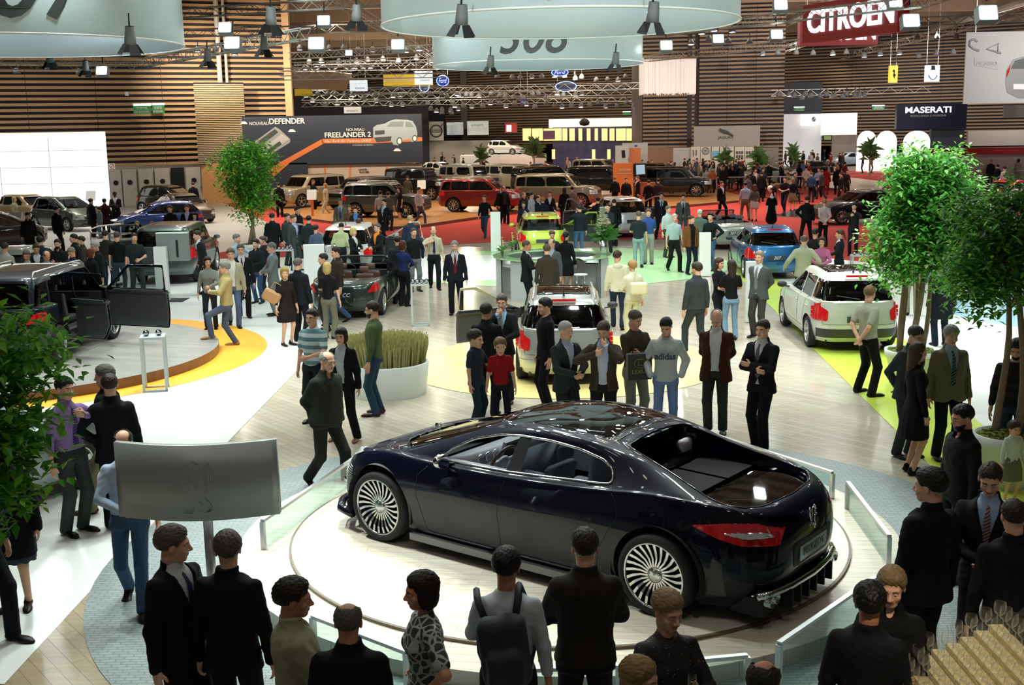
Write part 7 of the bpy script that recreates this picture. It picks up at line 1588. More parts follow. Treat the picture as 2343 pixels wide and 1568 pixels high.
    (1917, 380, 1.80, 160, 'person with fair hair in black coat on the right red carpet', dict(top='coat', tc='0c0b0d', hair=('bob', '9a7a50'))),
    (1938, 388, 1.72, 10, 'woman with long dark hair near the right railing', dict(top='sweater', tc='241816', sex='f', hair=('long', '1c1210'))),
    (1847, 449, 1.80, 176, 'man in black leather jacket with hand on hip before the black saloon', dict(top='jacket', tc='0e1210', bc='121216', hair=('short', '2a2420'), arms='kd', legs='W')),
    (1886, 456, 1.74, 182, 'person in white jacket with hands behind the back before the black saloon', dict(top='sweater', tc='b8acac', bc='101014', hair=('short', '8a7450'), arms='bb')),
    (1955, 465, 1.78, -20, 'man in dark grey sweater with his hand to his face near the trees', dict(top='sweater', tc='20201e', bot='jeans', bc='1a2028', hair=('thick', '14110f'), arms='ft')),
    (2228, 364, 1.78, 20, 'person in tan suit by the low white wall with the red band', dict(tc='8c7250', hair=('short', '6a4c34'))),
    (2268, 366, 1.80, 150, 'person with grey hair in black coat by the low white wall', dict(top='coat', tc='1a1a1e', hair=('short', '8a8a86'))),
    (2283, 377, 1.72, 200, 'person in black by the low white wall', dict(top='jacket', tc='141416', hair=('thick', '14110f'))),
    (2299, 381, 1.76, 190, 'man in white shirt with dark hair by the low white wall', dict(top='shirt', tc='b4b0ac', bc='3a3438', hair=('thick', '14110f'))),
    (2331, 364, 1.78, 120, 'person in grey-white top at the right edge by the low wall', dict(top='shirt', tc='a8a4a8', hair=('bob', '2a201a')))):
    kw = a[5]; P(a[0], a[1], a[2], a[3], a[4], **kw)
# --- the crowds far behind: a dozen figures repeated
protos = []
for k, (kw, lab) in enumerate(((dict(top='suit', tc='15151a', hair=('short', '2a2018')), 'dark suit'), (dict(top='jacket', tc='2c2622', bot='jeans', bc='22283a', hair=('short', '3a2a1c'), legs='w'), 'brown jacket'), (dict(top='shirt', tc='a8a8a4', bc='22222a', hair=('short', '241a14')), 'white shirt'),
    (dict(top='sweater', tc='141416', sex='f', hair=('long', '2a1a12'), bot='jeans', bc='1c2434'), 'black sweater'), (dict(top='tee', tc='7a1818', bot='jeans', bc='2a3448', hair=('short', '2a2018')), 'red T-shirt'), (dict(top='coat', tc='101012', hair=('thick', '4a3a28')), 'black coat'),
    (dict(top='open', tc='6e6248', shirt='c0c0bc', bc='3a3428', hair=('short', '6a6258')), 'tan jacket'), (dict(top='sweater', tc='34486c', bot='trousers', bc='24242a', hair=('bald', '6a5a48')), 'blue sweater'), (dict(top='suit', tc='44484a', bc='34383a', hair=('short', '5a5a56'), legs='w'), 'grey suit'), (dict(top='jacket', tc='0f0f12', bot='jeans', bc='20242c', hair=('curly', '1a1410'), arms='hh'), 'black jacket'))):
    o, _ = P(0, 0, 1.74, 0, 'x', at=(0, 95), **kw); protos.append((o, kidmap(o), lab))
zones = (('in the crowd below the panther wall', [(rnd.uniform(1566, 1768), rnd.uniform(360, 378)) for _ in range(70)]),
         ('among the white cars and bright arches far right', [(rnd.uniform(1778, 2010), rnd.uniform(332, 352)) for _ in range(44)]),
         ('in the crowd behind the off-road vehicles', [(x, rnd.uniform(345, 372)) for x in [rnd.uniform(975, 1120) for _ in range(20)]+[rnd.uniform(1210, 1420) for _ in range(10)]]),
         ('on the carpet between the orange box and panther wall', [(rnd.uniform(1468, 1590), rnd.uniform(355, 388)) for _ in range(20)]),
         ('in the crowd on the red carpet before the far railing', [(rnd.uniform(1700, 1985), rnd.uniform(362, 396)) for _ in range(24)]),
         ('half hidden behind the right trees', [(rnd.uniform(2040, 2260), rnd.uniform(380, 520)) for _ in range(12)]))
used = set(); placed = []; busy = [(o.location.x, o.location.y, 2.1) for o in bpy.data.objects if o.get('category') == 'car']+[(17.7, 97, 1), (19.8, 94, 1), (-2.8, 118, 1), (-.6, 126, 5.2), (6.5, 119, 2.6), (9, 119, 2.6), (12, 119, 2.6), (25, 104, 1)]+[(o.location.x, o.location.y, .6) for o in bpy.data.objects if o.get('category') == 'person']
for zi, (ztxt, pts) in enumerate(zones):
    for (x, y) in pts:
        g = G(x, y, 1.74)
        if any(math.hypot(g[0]-q[0], g[1]-q[1]) < .65 for q in placed): continue
        if any(math.hypot(g[0]-q[0], g[1]-q[1]) < q[2] for q in busy) or (11.5 < g[0] < 24.6 and g[1] > 103.6): continue
        placed.append(g); k = rnd.randrange(len(protos)); o, km, lab = protos[k]
        if k in used: o2 = copy_tree(o, km)
        else: o2 = o; used.add(k)
        z = .12 if (zi == 0 and 86 < g[1] < 112 and g[0] > 16.9) else 0
        o2.location = (g[0], g[1], 0); o2.rotation_euler = (0, 0, rnd.uniform(0, 2*PI)); tag(o2, 'distant person in %s %s' % (lab, ztxt), 'person', '%s figures %s' % (lab, ztxt))
# ================================================================ SIGNS, LIT WALLS, TRUSSES AND LAMPS
def em(name, col, s=1.0): return mat(name, col, .6, emit=col, es=s)
M_lit = em('lit_white', (1, .97, .93), 1.15); M_litw = em('lit_cream', (1, .93, .84), .75); M_orl = em('lit_orange', (1, .62, .22), 1.3); M_black = mat('sign_black', (.02, .025, .04), .5)
def zx(px, py, Y): p = AT(px, py, Y); return p[0], p[2]
def board(name, label, cat, x0, y0, x1, y1, Y, m, th=.15, group=None, parent=None, zb=None):
    """upright board facing the hall, corners given as seen, at depth Y; origin at its middle bottom"""
    xm = (x0+x1)/2; X0 = zx(x0, (y0+y1)/2, Y)[0]; X1 = zx(x1, (y0+y1)/2, Y)[0]; zt = zx(xm, y0, Y)[1]; z0 = zx(xm, y1, Y)[1] if zb is None else zb
    cx_ = (X0+X1)/2; b = MB().mt(m); b.box((0, 0, (zt-z0)/2), (X1-X0, th, zt-z0)); o = b.build(name); o.location = (cx_, Y+th/2, z0)
    if parent: o.parent = parent
    elif cat: tag(o, label, cat, group)
    return o, (X0, X1, z0, zt, Y)
def letter(par, Y, txt, px, py, hpx, m, name='lettering', fit=None, depth=.03, **k):
    """lettering centred at a seen point on the front plane of a board; hpx is the capital height as seen"""
    p = AT(px, py, Y); s_ = hpx/2687.*Y/.70; V, Fs = text_mesh(txt, s_, depth, **k)
    if fit: w_ = V[:, 0].max()-V[:, 0].min(); f_ = (fit/2687.*Y)/w_; V[:, 0] *= f_
    V[:, 0] -= (V[:, 0].max()+V[:, 0].min())/2
    o = mk(name, [(v[0]+p[0]-par.location.x, -.02-v[2]-(par.location.y-Y), v[1]+p[2]-par.location.z) for v in V], Fs, m, par); return o
def art(par, Y, poly, m, name, off=.02):
    b = MB().mt(m); P_ = [AT(x, y, Y) for x, y in poly]; n = len(P_)
    b.add([(p[0]-par.location.x, -off-(par.location.y-Y), p[2]-par.location.z) for p in P_], [tuple(range(n))]); return b.build(name, par)
M_navy = mat('billboard_navy', (.022, .030, .052), .55); M_osign = mat('sign_orange', (.68, .19, .05), .5); M_pw = mat('print_white', (.78, .78, .78), .5); M_pg = mat('print_grey', (.30, .32, .33), .5); M_pd = mat('print_dark', (.06, .065, .07), .5)
# billboard over the orange stage
bb, _ = board('billboard', 'dark navy off-road billboard with tilted car print and orange ribbon', 'billboard', 542, 264, 966, 375, 77.5, M_navy)
bd, _ = board('billboard_left_foot', '', None, 542, 374, 705, 455, 77.5, M_navy, parent=None, zb=0); bd.name = 'lower_panel'; bd.parent = bb; bd.location = (bd.location.x-bb.location.x, 0, -bb.location.z)
letter(bb, 77.5, 'NOUVEAU', 593, 283, 7, M_pw, fit=43); letter(bb, 77.5, 'DEFENDER', 657, 278, 12, M_pw, fit=80, bold=.01)
letter(bb, 77.5, 'NOUVEAU', 813, 297, 6, M_pw, fit=40); letter(bb, 77.5, 'FREELANDER 2', 796, 309, 11, M_pw, fit=104, bold=.01); letter(bb, 77.5, "Elu 4x4 de l'année 2007", 797, 323, 6, M_pw, fit=104)
art(bb, 77.5, [(738, 328), (736, 318), (862, 316), (966, 314), (966, 323), (850, 328)], M_osign, 'orange_ribbon', .010); art(bb, 77.5, [(640, 372), (737, 318), (740, 329), (660, 374)], M_osign, 'orange_ribbon', .010); art(bb, 77.5, [(612, 392), (626, 405), (662, 374), (640, 372)], M_osign, 'orange_ribbon', .010)
# printed cars (flat pictures on the board)
art(bb, 77.5, [(583, 324), (630, 290), (640, 296), (664, 318), (664, 326), (606, 362), (598, 360)], M_pg, 'printed_car', .012); art(bb, 77.5, [(589, 325), (629, 295), (637, 303), (597, 333)], M_pd, 'printed_car', .016); art(bb, 77.5, [(597, 343), (645, 306), (662, 318), (606, 358)], mat('print_mid', (.45, .46, .46), .5), 'printed_car', .014); art(bb, 77.5, [(610, 344), (640, 323), (645, 330), (616, 351)], M_pd, 'printed_car', .018)
fl = [(854, 292), (862, 286), (880, 283), (893, 276), (905, 273), (930, 274), (944, 277), (952, 290), (955, 305), (954, 324), (942, 325), (938, 318), (918, 322), (912, 333), (900, 331), (896, 322), (862, 325), (854, 318)]
art(bb, 77.5, fl, mat('print_silver', (.34, .40, .43), .5), 'printed_car', .012); art(bb, 77.5, [(884, 290), (895, 279), (924, 277), (922, 290)], mat('print_window', (.20, .24, .26), .5), 'printed_car', .016); art(bb, 77.5, [(928, 278), (941, 280), (948, 291), (928, 291)], mat('print_window', (.2, .24, .26), .5), 'printed_car', .016); art(bb, 77.5, [(858, 299), (880, 298), (880, 307), (858, 309)], M_pd, 'printed_car', .016); art(bb, 77.5, [(855, 315), (896, 312), (894, 323), (862, 326)], M_pd, 'printed_car', .016)
for x, y, r_ in ((914, 323, 9), (949, 317, 8)): art(bb, 77.5, [(x+r_*.75*math.cos(a), y+r_*math.sin(a)) for a in np.linspace(0, 2*PI, 14)[:-1]], M_pd, 'printed_car', .018); art(bb, 77.5, [(x+r_*.5*math.cos(a), y+r_*.7*math.sin(a)) for a in np.linspace(0, 2*PI, 14)[:-1]], M_pw, 'printed_car', .022)
for x, y in ((558, 282), (668, 300), (563, 336), (909, 344)): art(bb, 77.5, [(x-8, y), (x-4, y-4), (x+3, y-4), (x+8, y), (x+8, y+2), (x-8, y+2)], M_pw, 'printed_car', .012)
letter(bb, 77.5, "A l'initiative de Apetito", 830, 332, 3, M_pw, fit=46)
bw, _ = board('booth_wall', 'beige low wall with oval emblems under the dark billboard', 'wall panel', 705, 376, 966, 440, 77.7, mat('booth_beige', (.50, .42, .36), .6), zb=0)
for x in (744, 801, 885): art(bw, 77.7, [(x-2, 378), (x+2, 378), (x+2, 432), (x-2, 432)], M_osign, 'orange_stripe')
for x in (780, 831): 
    b = MB().mt(M_pd); p = AT(x, 390, 77.7); b.tube([(p[0]-bw.location.x+.55*math.cos(a), -.03, p[2]-bw.location.z+.25*math.sin(a)) for a in np.linspace(0, 2*PI, 22)[:-1]], .02, 4, closed=True); b.build('oval_emblem', bw)
letter(bw, 77.7, 'LAND-', 831, 388, 4, M_pd, fit=20); letter(bw, 77.7, 'ROVER', 834, 394, 4, M_pd, fit=22)
# glowing white wall on the left
lw, q = board('light_wall', 'large glowing white panelled wall on the left', 'light wall', -330, 306, 240, 460, 67, M_lit, .5, zb=0)
b = MB().mt(mat('panel_seam', (.5, .45, .38), .6))
for py in (345, 383, 420): p = AT(120, py, 67); b.box((0, -.27, p[2]), (q[1]-q[0], .02, .02))
for px in (115, 0, -110): p = AT(px, 380, 67); b.box((p[0]-lw.location.x, -.27, 2.2), (.02, .02, 4.4))
b.build('panel_seam', lw)
# exit signs on the slatted wall
M_exg = em('exit_green', (.03, .16, .05), .5)
def exit_sign(px, py, w_, h, Y, label, txt=True):
    o, _ = board('exit_sign', label, 'sign', px-w_/2, py-h/2, px+w_/2, py+h/2, Y, M_exg, .12); b, _ = board('lamp', '', None, px-w_/2, py-h/2-5*h/22, px+w_/2, py-h/2, Y-.05, em('exit_lamp', (.95, .95, 1), 3), .1); b.parent = o; b.location = b.location-o.location
    if txt: letter(o, Y, 'SORTIE', px, py-3*h/22, h*.30, M_pw, fit=w_*.62); letter(o, Y, 'DE SECOURS', px, py+6*h/22, h*.24, M_pw, fit=w_*.78)
exit_sign(325, 251, 40, 19, 75.0, 'larger green SORTIE DE SECOURS sign on the timber slat wall'); exit_sign(362, 250, 27, 19, 76.2, 'smaller green SORTIE DE SECOURS sign beside the larger one')
exit_sign(1829, 250, 24, 8, 128, 'green exit sign in front of the black panel above the white booth'); exit_sign(2010, 247, 28, 9, 117, 'green exit sign left of the navy letter sign'); exit_sign(1139, 267, 16, 6, 165, 'small exit sign right of the brown column', False); exit_sign(1434, 260, 18, 7, 140, 'small exit sign above the cream shelf', False)
o, _ = board('wall_speaker', 'small white box on the timber slat wall above the exit signs', 'speaker', 286, 210, 293, 219, 74.5, M_wpaint)
o, _ = board('no_entry_notice', 'small white no-smoking notice left of the porthole doors', 'notice', 249, 374, 263, 387, 72, M_wpaint, .04); b = MB().mt(M_red); b.tube([(.13*math.cos(a), -.05, .17+.13*math.sin(a)) for a in np.linspace(0, 2*PI, 15)[:-1]], .018, 4, closed=True); b.tube([(-.09, -.05, .08), (.09, -.05, .26)], .018, 4); b.build('symbol', o)
o, _ = board('orange_partition', 'orange-tan partition between the doors and the dark billboard', 'partition', 461, 372, 541, 425, 76.6, mat('part_orange', (.62, .32, .12), .6), zb=0)
# mid hall: the volvo, smart and ford stands
o, _ = board('brand_panel', 'light grey panel with a round iron emblem left of the brown column', 'panel', 982, 278, 1015, 322, 150, M_gpaint)
b = MB().mt(M_pd); p = AT(998, 300, 150); b.tube([(p[0]-o.location.x+.72*math.cos(a), -.08, p[2]-o.location.z+.72*math.sin(a)) for a in np.linspace(0, 2*PI, 24)[:-1]], .10, 5, closed=True); b.box((p[0]-o.location.x, -.1, p[2]-o.location.z), (1.5, .05, .34)); b.tube([(p[0]-o.location.x+.5, -.08, p[2]-o.location.z+.5), (p[0]-o.location.x+.9, -.08, p[2]-o.location.z+.9)], .08, 4); b.build('emblem', o); letter(o, 149.8, 'VOLVO', 998, 300, 4, M_pw, fit=22)
board('booth_wall', 'long pale low wall under the round iron emblem', 'wall panel', 966, 322, 1130, 350, 152, mat('booth_pale', (.56, .52, .45), .6), zb=0)
o, _ = board('brand_panel', 'pale lit panel with lower-case lettering right of the brown column', 'panel', 1069, 277, 1118, 309, 150, em('pale_lit', (.60, .66, .64), .35)); letter(o, 150, 'smart', 1092, 286, 6, M_pg, fit=28)
o, _ = board('brand_panel', 'pale panel left of the brown column behind the round emblem', 'panel', 1022, 280, 1060, 309, 153, em('pale_lit', (.6, .66, .64), .35))
o, _ = board('hanging_screen', 'red framed hanging screen near the lit orange panels', 'screen', 1155, 282, 1183, 303, 135, mat('screen_red', (.5, .04, .03), .5)); art(o, 135, [(1159, 286), (1170, 286), (1170, 301), (1159, 301)], M_lit, 'screen_face')
fw_, _ = board('stand_wall', 'deep blue stand wall below the orange lit panels', 'wall panel', 1265, 290, 1483, 372, 119, mat('ford_blue', (.03, .05, .16), .5), zb=0)
for x0, x1 in ((1196, 1215), (1217, 1242), (1244, 1285), (1287, 1298), (1303, 1315), (1324, 1332), (1343, 1351), (1361, 1368), (1377, 1390), (1395, 1406), (1410, 1432), (1434, 1458), (1460, 1482)):
    o, _ = board('lit_panel', 'glowing orange panel in the row above the blue wall', 'light panel', x0, 294, x1, 322, 117.5, M_orl, .15, group='orange lit panels above the blue wall')
o, _ = board('picture_panel', 'lit picture of a dark car in the orange panel row', 'picture', 1242, 299, 1270, 319, 117.2, mat('pic_violet', (.12, .04, .10), .4), .1)
sh, _ = board('display_shelf', 'cream lit shelf wall with small exhibits above the blue wall', 'shelf', 1256, 271, 1483, 291, 121, M_litw, .4)
b = MB().mt(M_dark, True); p = AT(1337, 284, 120.5); b.lathe([(.001, -.2), (.45, -.1), (.55, .2), (.3, .5), (.001, .55)], 10, (p[0]-sh.location.x, -.9, p[2]-sh.location.z)); b.build('exhibit', sh)
for x in (1266, 1358, 1393, 1432): o, _ = board('cone_lamp', 'glowing orange cone lamp in front of the blue wall', 'lamp', x-3, 342, x+4, 364, 112, M_orl, .3, group='orange cone lamps at the blue wall')
o, _ = board('info_board', 'white board with small pictures beside the orange shelf', 'board', 1408, 333, 1437, 370, 96, mat('board_white', (.6, .58, .55), .5), zb=.2); art(o, 96, [(1422, 344), (1430, 344), (1431, 361), (1423, 362)], M_dark, 'picture')
o, _ = board('orange_shelf', 'orange shelf unit right of the white picture board', 'shelf', 1440, 339, 1466, 370, 97, M_osign, zb=.2)
o, _ = board('grey_booth', 'grey booth with small oval badge behind the orange shelf', 'booth', 1424, 327, 1482, 380, 99, M_gpaint, zb=0); art(o, 99, [(1455+4*math.cos(a), 334+2*math.sin(a)) for a in np.linspace(0, 2*PI, 14)[:-1]], mat('ford_badge', (.02, .05, .3), .4), 'oval_badge')
gb_, _ = board('orange_sign_box', 'orange box reading GO BEYOND at the end of the orange stage', 'sign', 1405, 374, 1449, 440, 71, M_osign, .8, zb=.14); letter(gb_, 71, 'GO BEYOND', 1430, 389, 5, M_pw, fit=26); letter(gb_, 71, 'Premium experiences', 1430, 397, 3, M_pw, fit=30)
mo, _ = board('flat_screen', 'dark flat screen with pale blue picture next to the orange box', 'screen', 1452, 375, 1478, 402, 70.8, M_dark, .1); art(mo, 70.8, [(1455, 378), (1475, 377), (1476, 398), (1456, 400)], em('screen_blue', (.22, .36, .46), .9), 'screen_face')
board('orange_counter', 'long orange-brown counter by the black chrome-wheeled off-roader', 'counter', 1452, 418, 1500, 448, 71.5, mat('counter_rust', (.32, .08, .03), .6), .9, zb=.14)
# the panther wall
jw, _ = board('panther_wall', 'grey wall with JAGUAR lettering and silver leaping cat', 'wall panel', 1588, 288, 1739, 336, 102.5, mat('jag_grey', (.36, .33, .29), .5)); letter(jw, 102.5, 'JAGUAR', 1660, 315, 6, M_dark, fit=35)
cat_ = [(1645, 296), (1648, 293), (1652, 296), (1658, 297), (1664, 299), (1669, 303), (1674, 306), (1679, 311), (1674, 310), (1668, 308), (1664, 306), (1660, 304), (1656, 306), (1652, 303), (1648, 301)]
b = MB().mt(M_chrome); P_ = [AT(x, y, 102.3) for x, y in cat_]; b.prism([(p[0]-jw.location.x, p[2]-jw.location.z) for p in P_], .1, .3, Matrix(((1, 0, 0, 0), (0, 0, -1, 0), (0, 1, 0, 0), (0, 0, 0, 1)))); b.build('leaping_cat', jw)
for x0, x1, t in ((1581, 1602, 'with hanging keys'), (1603, 1626, 'with a wheel rim'), (1628, 1645, 'with a pale blue picture'), (1647, 1679, 'with a second wheel rim'), (1681, 1703, 'with six small pictures'), (1704, 1725, 'at the right end with small pictures')):
    o, _ = board('exhibit_board', 'cream exhibit board %s below the panther wall' % t, 'board', x0, 336, x1, 378, 101.5, mat('cream_board', (.70, .64, .52), .5), .3, zb=.12)
    if 'rim' in t: p = AT((x0+x1)/2, 345, 101.5); b = MB().mt(M_pg, True); b.tube([(p[0]-o.location.x+.28*math.cos(a), -.2, p[2]-o.location.z+.28*math.sin(a)) for a in np.linspace(0, 2*PI, 13)[:-1]], .06, 5, closed=True); [b.tube([(p[0]-o.location.x, -.2, p[2]-o.location.z), (p[0]-o.location.x+.26*math.cos(a), -.2, p[2]-o.location.z+.26*math.sin(a))], .03, 4) for a in np.linspace(0, 2*PI, 6)[:-1]]; b.build('wheel_rim', o)
    elif 'pictures' in t:
        for i in range(3):
            for j in range(2): art(o, 101.4, [(x0+3+i*6, 346+j*9), (x0+7+i*6, 346+j*9), (x0+7+i*6, 352+j*9), (x0+3+i*6, 352+j*9)], M_pd, 'picture', .03)
    elif 'blue' in t: art(o, 101.4, [(x0+2, 346), (x1-1, 345), (x1-1, 358), (x0+2, 358)], em('pic_blue', (.10, .25, .36), .5), 'picture', .03)
    else: art(o, 101.4, [(x0+4, 343), (x0+6, 343), (x0+6, 358), (x0+4, 358)], M_pd, 'hanging_key', .03); art(o, 101.4, [(x0+11, 343), (x0+13, 343), (x0+13, 356), (x0+11, 356)], M_pd, 'hanging_key', .03)
board('entrance_frame', 'grey framed dark booth opening left of the cream boards', 'booth', 1541, 338, 1580, 372, 102, M_gpaint, .3, zb=.0); board('entrance_frame', 'grey booth right of the cream boards under the slats', 'booth', 1740, 338, 1781, 395, 96, mat('booth_taupe', (.20, .17, .14), .6), .3, zb=.0)
for (a, c, Y1, Y2, lab) in (((1560, 398), (1625, 401), 81, 80, 'white rail in front of the tan stage, left section'), ((1640, 404), (1860, 405), 80, 79, 'white rail in front of the silver sports car'), ((1880, 390), (2080, 395), 84, 80, 'white rail leading towards the tall tree')):
    A, B = Vector(AT(*a, Y1)), Vector(AT(*c, Y2)); A.z = B.z = 1.0; e = empty('guard_rail', (A.x, A.y, 0)); tag(e, lab, 'railing'); D = B-A; n = max(2, int(D.length/1.8))
    MB().mt(M_wpaint, True).tube([(0, 0, 1.0), (D.x, D.y, 1.0)], .035, 6).build('top_rail', e)
    for k in range(n+1): MB().mt(M_wpaint, True).tube([(D.x*k/n, D.y*k/n, .0), (D.x*k/n, D.y*k/n, 1.0)], .03, 6).build('post', e)
# curved rails on the left stand
e = empty('guard_rail', tuple(G(215, 545))); tag(e, 'pale curved rail in front of the blue hatchback', 'railing'); g0 = G(215, 545); pts = [G(x, y, .75)-g0 for x, y in ((275, 512), (225, 518), (206, 525), (210, 533), (250, 535), (330, 533))]
MB().mt(M_wpaint, True).tube([tuple(p) for p in pts], .03, 6).build('top_rail', e)
for p in (pts[0], pts[2], pts[4]): MB().mt(M_wpaint, True).tube([(p[0], p[1], 0), (p[0], p[1], .75)], .025, 6).build('post', e)
# lecterns on the left stand
for px, py, lab in ((42, 560, 'white tilted info lectern by the olive people carrier'), (212, 500, 'white tilted info lectern right of the olive people carrier'), (716, 500, 'white info card on an orange post before the brown off-roader'), (966, 470, 'white info card on an orange post before the black square off-roader')):
    g = G(px, py); z_ = .14 if g[1] > 60 else 0; e = empty('info_lectern', (g[0], g[1], z_)); tag(e, lab, 'lectern'); mm = M_wpaint if 'tilted' in lab else M_osign; b = MB().mt(mm); b.box((0, 0, .5), (.12, .12, 1.0)); b.build('post', e); b = MB().mt(M_wpaint); b.box((0, -.03, 1.1), (.5, .05, .55), Matrix.Rotation(-.4, 3, 'X')); b.build('info_card', e)
# white booths on the right
board('white_booth', 'white lit booth with a round blue roundel, far right wall', 'booth', 1770, 261, 1880, 337, 128, em('booth_lit', (.62, .62, .64), .45), .5, zb=0)
o, _ = board('roundel_sign', 'bright white sign with a blue and white roundel', 'sign', 1833, 262, 1872, 287, 127.5, M_lit, .2)
for s_, c in ((6, M_pd), (5, M_pw)): art(o, 127.4, [(1862+s_*.8*math.cos(a), 273+s_*math.sin(a)) for a in np.linspace(0, 2*PI, 18)[:-1]], c, 'roundel', .03+.02*(6-s_))
for q0 in (0, PI): art(o, 127.3, [(1862, 273)]+[(1862+3.6*math.cos(a), 273+4.5*math.sin(a)) for a in np.linspace(q0, q0+PI/2, 6)], mat('roundel_blue', (.03, .15, .5), .4), 'roundel', .08)
board('lit_notice_wall', 'cream lit notice wall right of the roundel booth', 'wall panel', 1880, 259, 1961, 309, 127, M_litw, .3); board('taupe_partition', 'taupe partition under the cream lit notice wall', 'partition', 1904, 309, 1961, 340, 127.4, mat('taupe', (.30, .25, .22), .6), .3, zb=0)
o, _ = board('flat_screen', 'small landscape screen under the cream lit notice wall', 'screen', 1883, 310, 1904, 321, 126.8, M_dark, .1); art(o, 126.7, [(1885, 311), (1902, 311), (1902, 320), (1885, 320)], em('screen_green', (.12, .16, .05), 1), 'screen_face')
board('black_screen', 'large black screen on the slats above the roundel booth', 'panel', 1792, 188, 1882, 262, 133, M_black, .2)
mz, _ = board('letter_sign_box', 'navy box with glowing white MASERATI letters', 'sign', 2052, 238, 2212, 295, 112, mat('maserati_navy', (.006, .010, .030), .3), .6); letter(mz, 112, 'MASERATI', 2124, 252, 13, em('letter_glow', (.85, .92, 1), 1.6), fit=103, bold=.012); letter(mz, 112, 'ECCELLENZA E PASSIONE', 2124, 265, 4, M_pg, fit=80)
board('dark_booth', 'black booth under the navy letter box', 'booth', 2130, 295, 2206, 345, 113, M_black, .6, zb=0)
for x0, x1, lab in ((1962, 2006, 'left glowing white arched panel'), (2006, 2052, 'middle glowing white arched panel'), (2068, 2128, 'right glowing white arched panel beside the navy box')):
    X0, X1 = zx(x0, 330, 111)[0], zx(x1, 330, 111)[0]; zt = zx((x0+x1)/2, 299, 111)[1]; pl_ = [(X1, 0), (X1, zt-1.0)]+[((X0+X1)/2+(X1-X0)/2*math.cos(a), zt-1.0+1.0*math.sin(a)) for a in np.linspace(.15, PI-.15, 10)]+[(X0, zt-1.0), (X0, 0)]
    b = MB().mt(M_lit); b.prism([(x-(X0+X1)/2, z) for x, z in pl_], 0, .2, Matrix(((1, 0, 0, 0), (0, 0, 1, 0), (0, 1, 0, 0), (0, 0, 0, 1)))); o = b.build('arched_light_panel'); o.location = ((X0+X1)/2, 111, 0); tag(o, lab, 'light panel')
lowall, _ = board('low_wall', 'pale low wall with a red band behind the right trees', 'wall panel', 2120, 337, 2420, 410, 84, mat('low_pale', (.52, .47, .44), .6), .3, zb=0); board('red_band', '', None, 2125, 338, 2420, 353, 83.9, M_red, .1)[0].name = 'red_band'
o = bpy.data.objects['red_band']; o.parent = lowall; o.location = o.location-lowall.location
board('upper_booth', 'pale upper booth above the red band at the right', 'booth', 2215, 298, 2420, 333, 86, mat('low_pale', (.52, .47, .44), .6), .3)
# hanging signs
def hang(o_, Y=None):
    bbx = [Vector(c) for c in o_.bound_box]; b = MB().mt(M_steel); z1 = max(v.z for v in bbx); x0, x1 = min(v.x for v in bbx), max(v.x for v in bbx)
    for x in (x0*.8, x1*.8): b.tube([(x, 0, z1), (x, 0, 15.4-o_.location.z)], .012, 4)
    b.build('suspension_wire', o_)
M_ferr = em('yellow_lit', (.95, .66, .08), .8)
o, _ = board('hanging_banner', 'yellow hanging banner with a black prancing horse', 'banner', 2037, 150, 2054, 189, 96, M_ferr, .5); art(o, 96, [(2045, 158), (2048, 162), (2047, 168), (2050, 172), (2047, 176), (2048, 182), (2045, 178), (2043, 172), (2045, 166), (2042, 163)], M_dark, 'horse_emblem'); hang(o)
o, _ = board('hanging_banner', 'white hanging banner with a blue curve and black mark', 'banner', 2118, 149, 2150, 187, 94, em('banner_lit', (.8, .82, .9), .9), .3); art(o, 94, [(2131, 150), (2139, 150), (2140, 160), (2130, 160)], M_dark, 'mark'); P_ = [AT(2134+10*math.sin(a), 168+14*math.cos(a), 94) for a in np.linspace(-1.3, 1.3, 9)]; MB().mt(mat('curve_blue', (.08, .08, .3), .4)).tube([(p[0]-o.location.x, -.2, p[2]-o.location.z) for p in P_], .05, 4).build('curve', o); hang(o)
M_yel = mat('zoom_yellow', (.70, .50, .04), .6, emit=(.7, .5, .04), es=.25)  # faint glow put into the banner's yellow
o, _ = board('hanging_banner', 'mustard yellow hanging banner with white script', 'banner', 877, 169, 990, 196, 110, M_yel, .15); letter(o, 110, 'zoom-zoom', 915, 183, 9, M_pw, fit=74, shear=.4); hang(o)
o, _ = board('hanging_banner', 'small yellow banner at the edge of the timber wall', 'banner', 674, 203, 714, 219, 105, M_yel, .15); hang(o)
for x, y, w_, h, Y, lab in ((820, 196, 40, 25, 100, 'white hanging sign with blue letters left of the yellow banner'), (969, 178, 41, 30, 98, 'white hanging sign with blue letters overlapping the yellow banner')):
    o, _ = board('hanging_sign', lab, 'sign', x-w_/2, y-h/2, x+w_/2, y+h/2, Y, em('sign_lit', (.75, .85, .9), .8), .3); letter(o, Y, 'cuoc', x+4, y+5, 5, mat('sign_blue', (.05, .12, .4), .4), fit=w_*.55); letter(o, Y, '- - - -', x+5, y-5, 5, mat('sign_blue', (.05, .12, .4), .4), fit=w_*.55); hang(o)
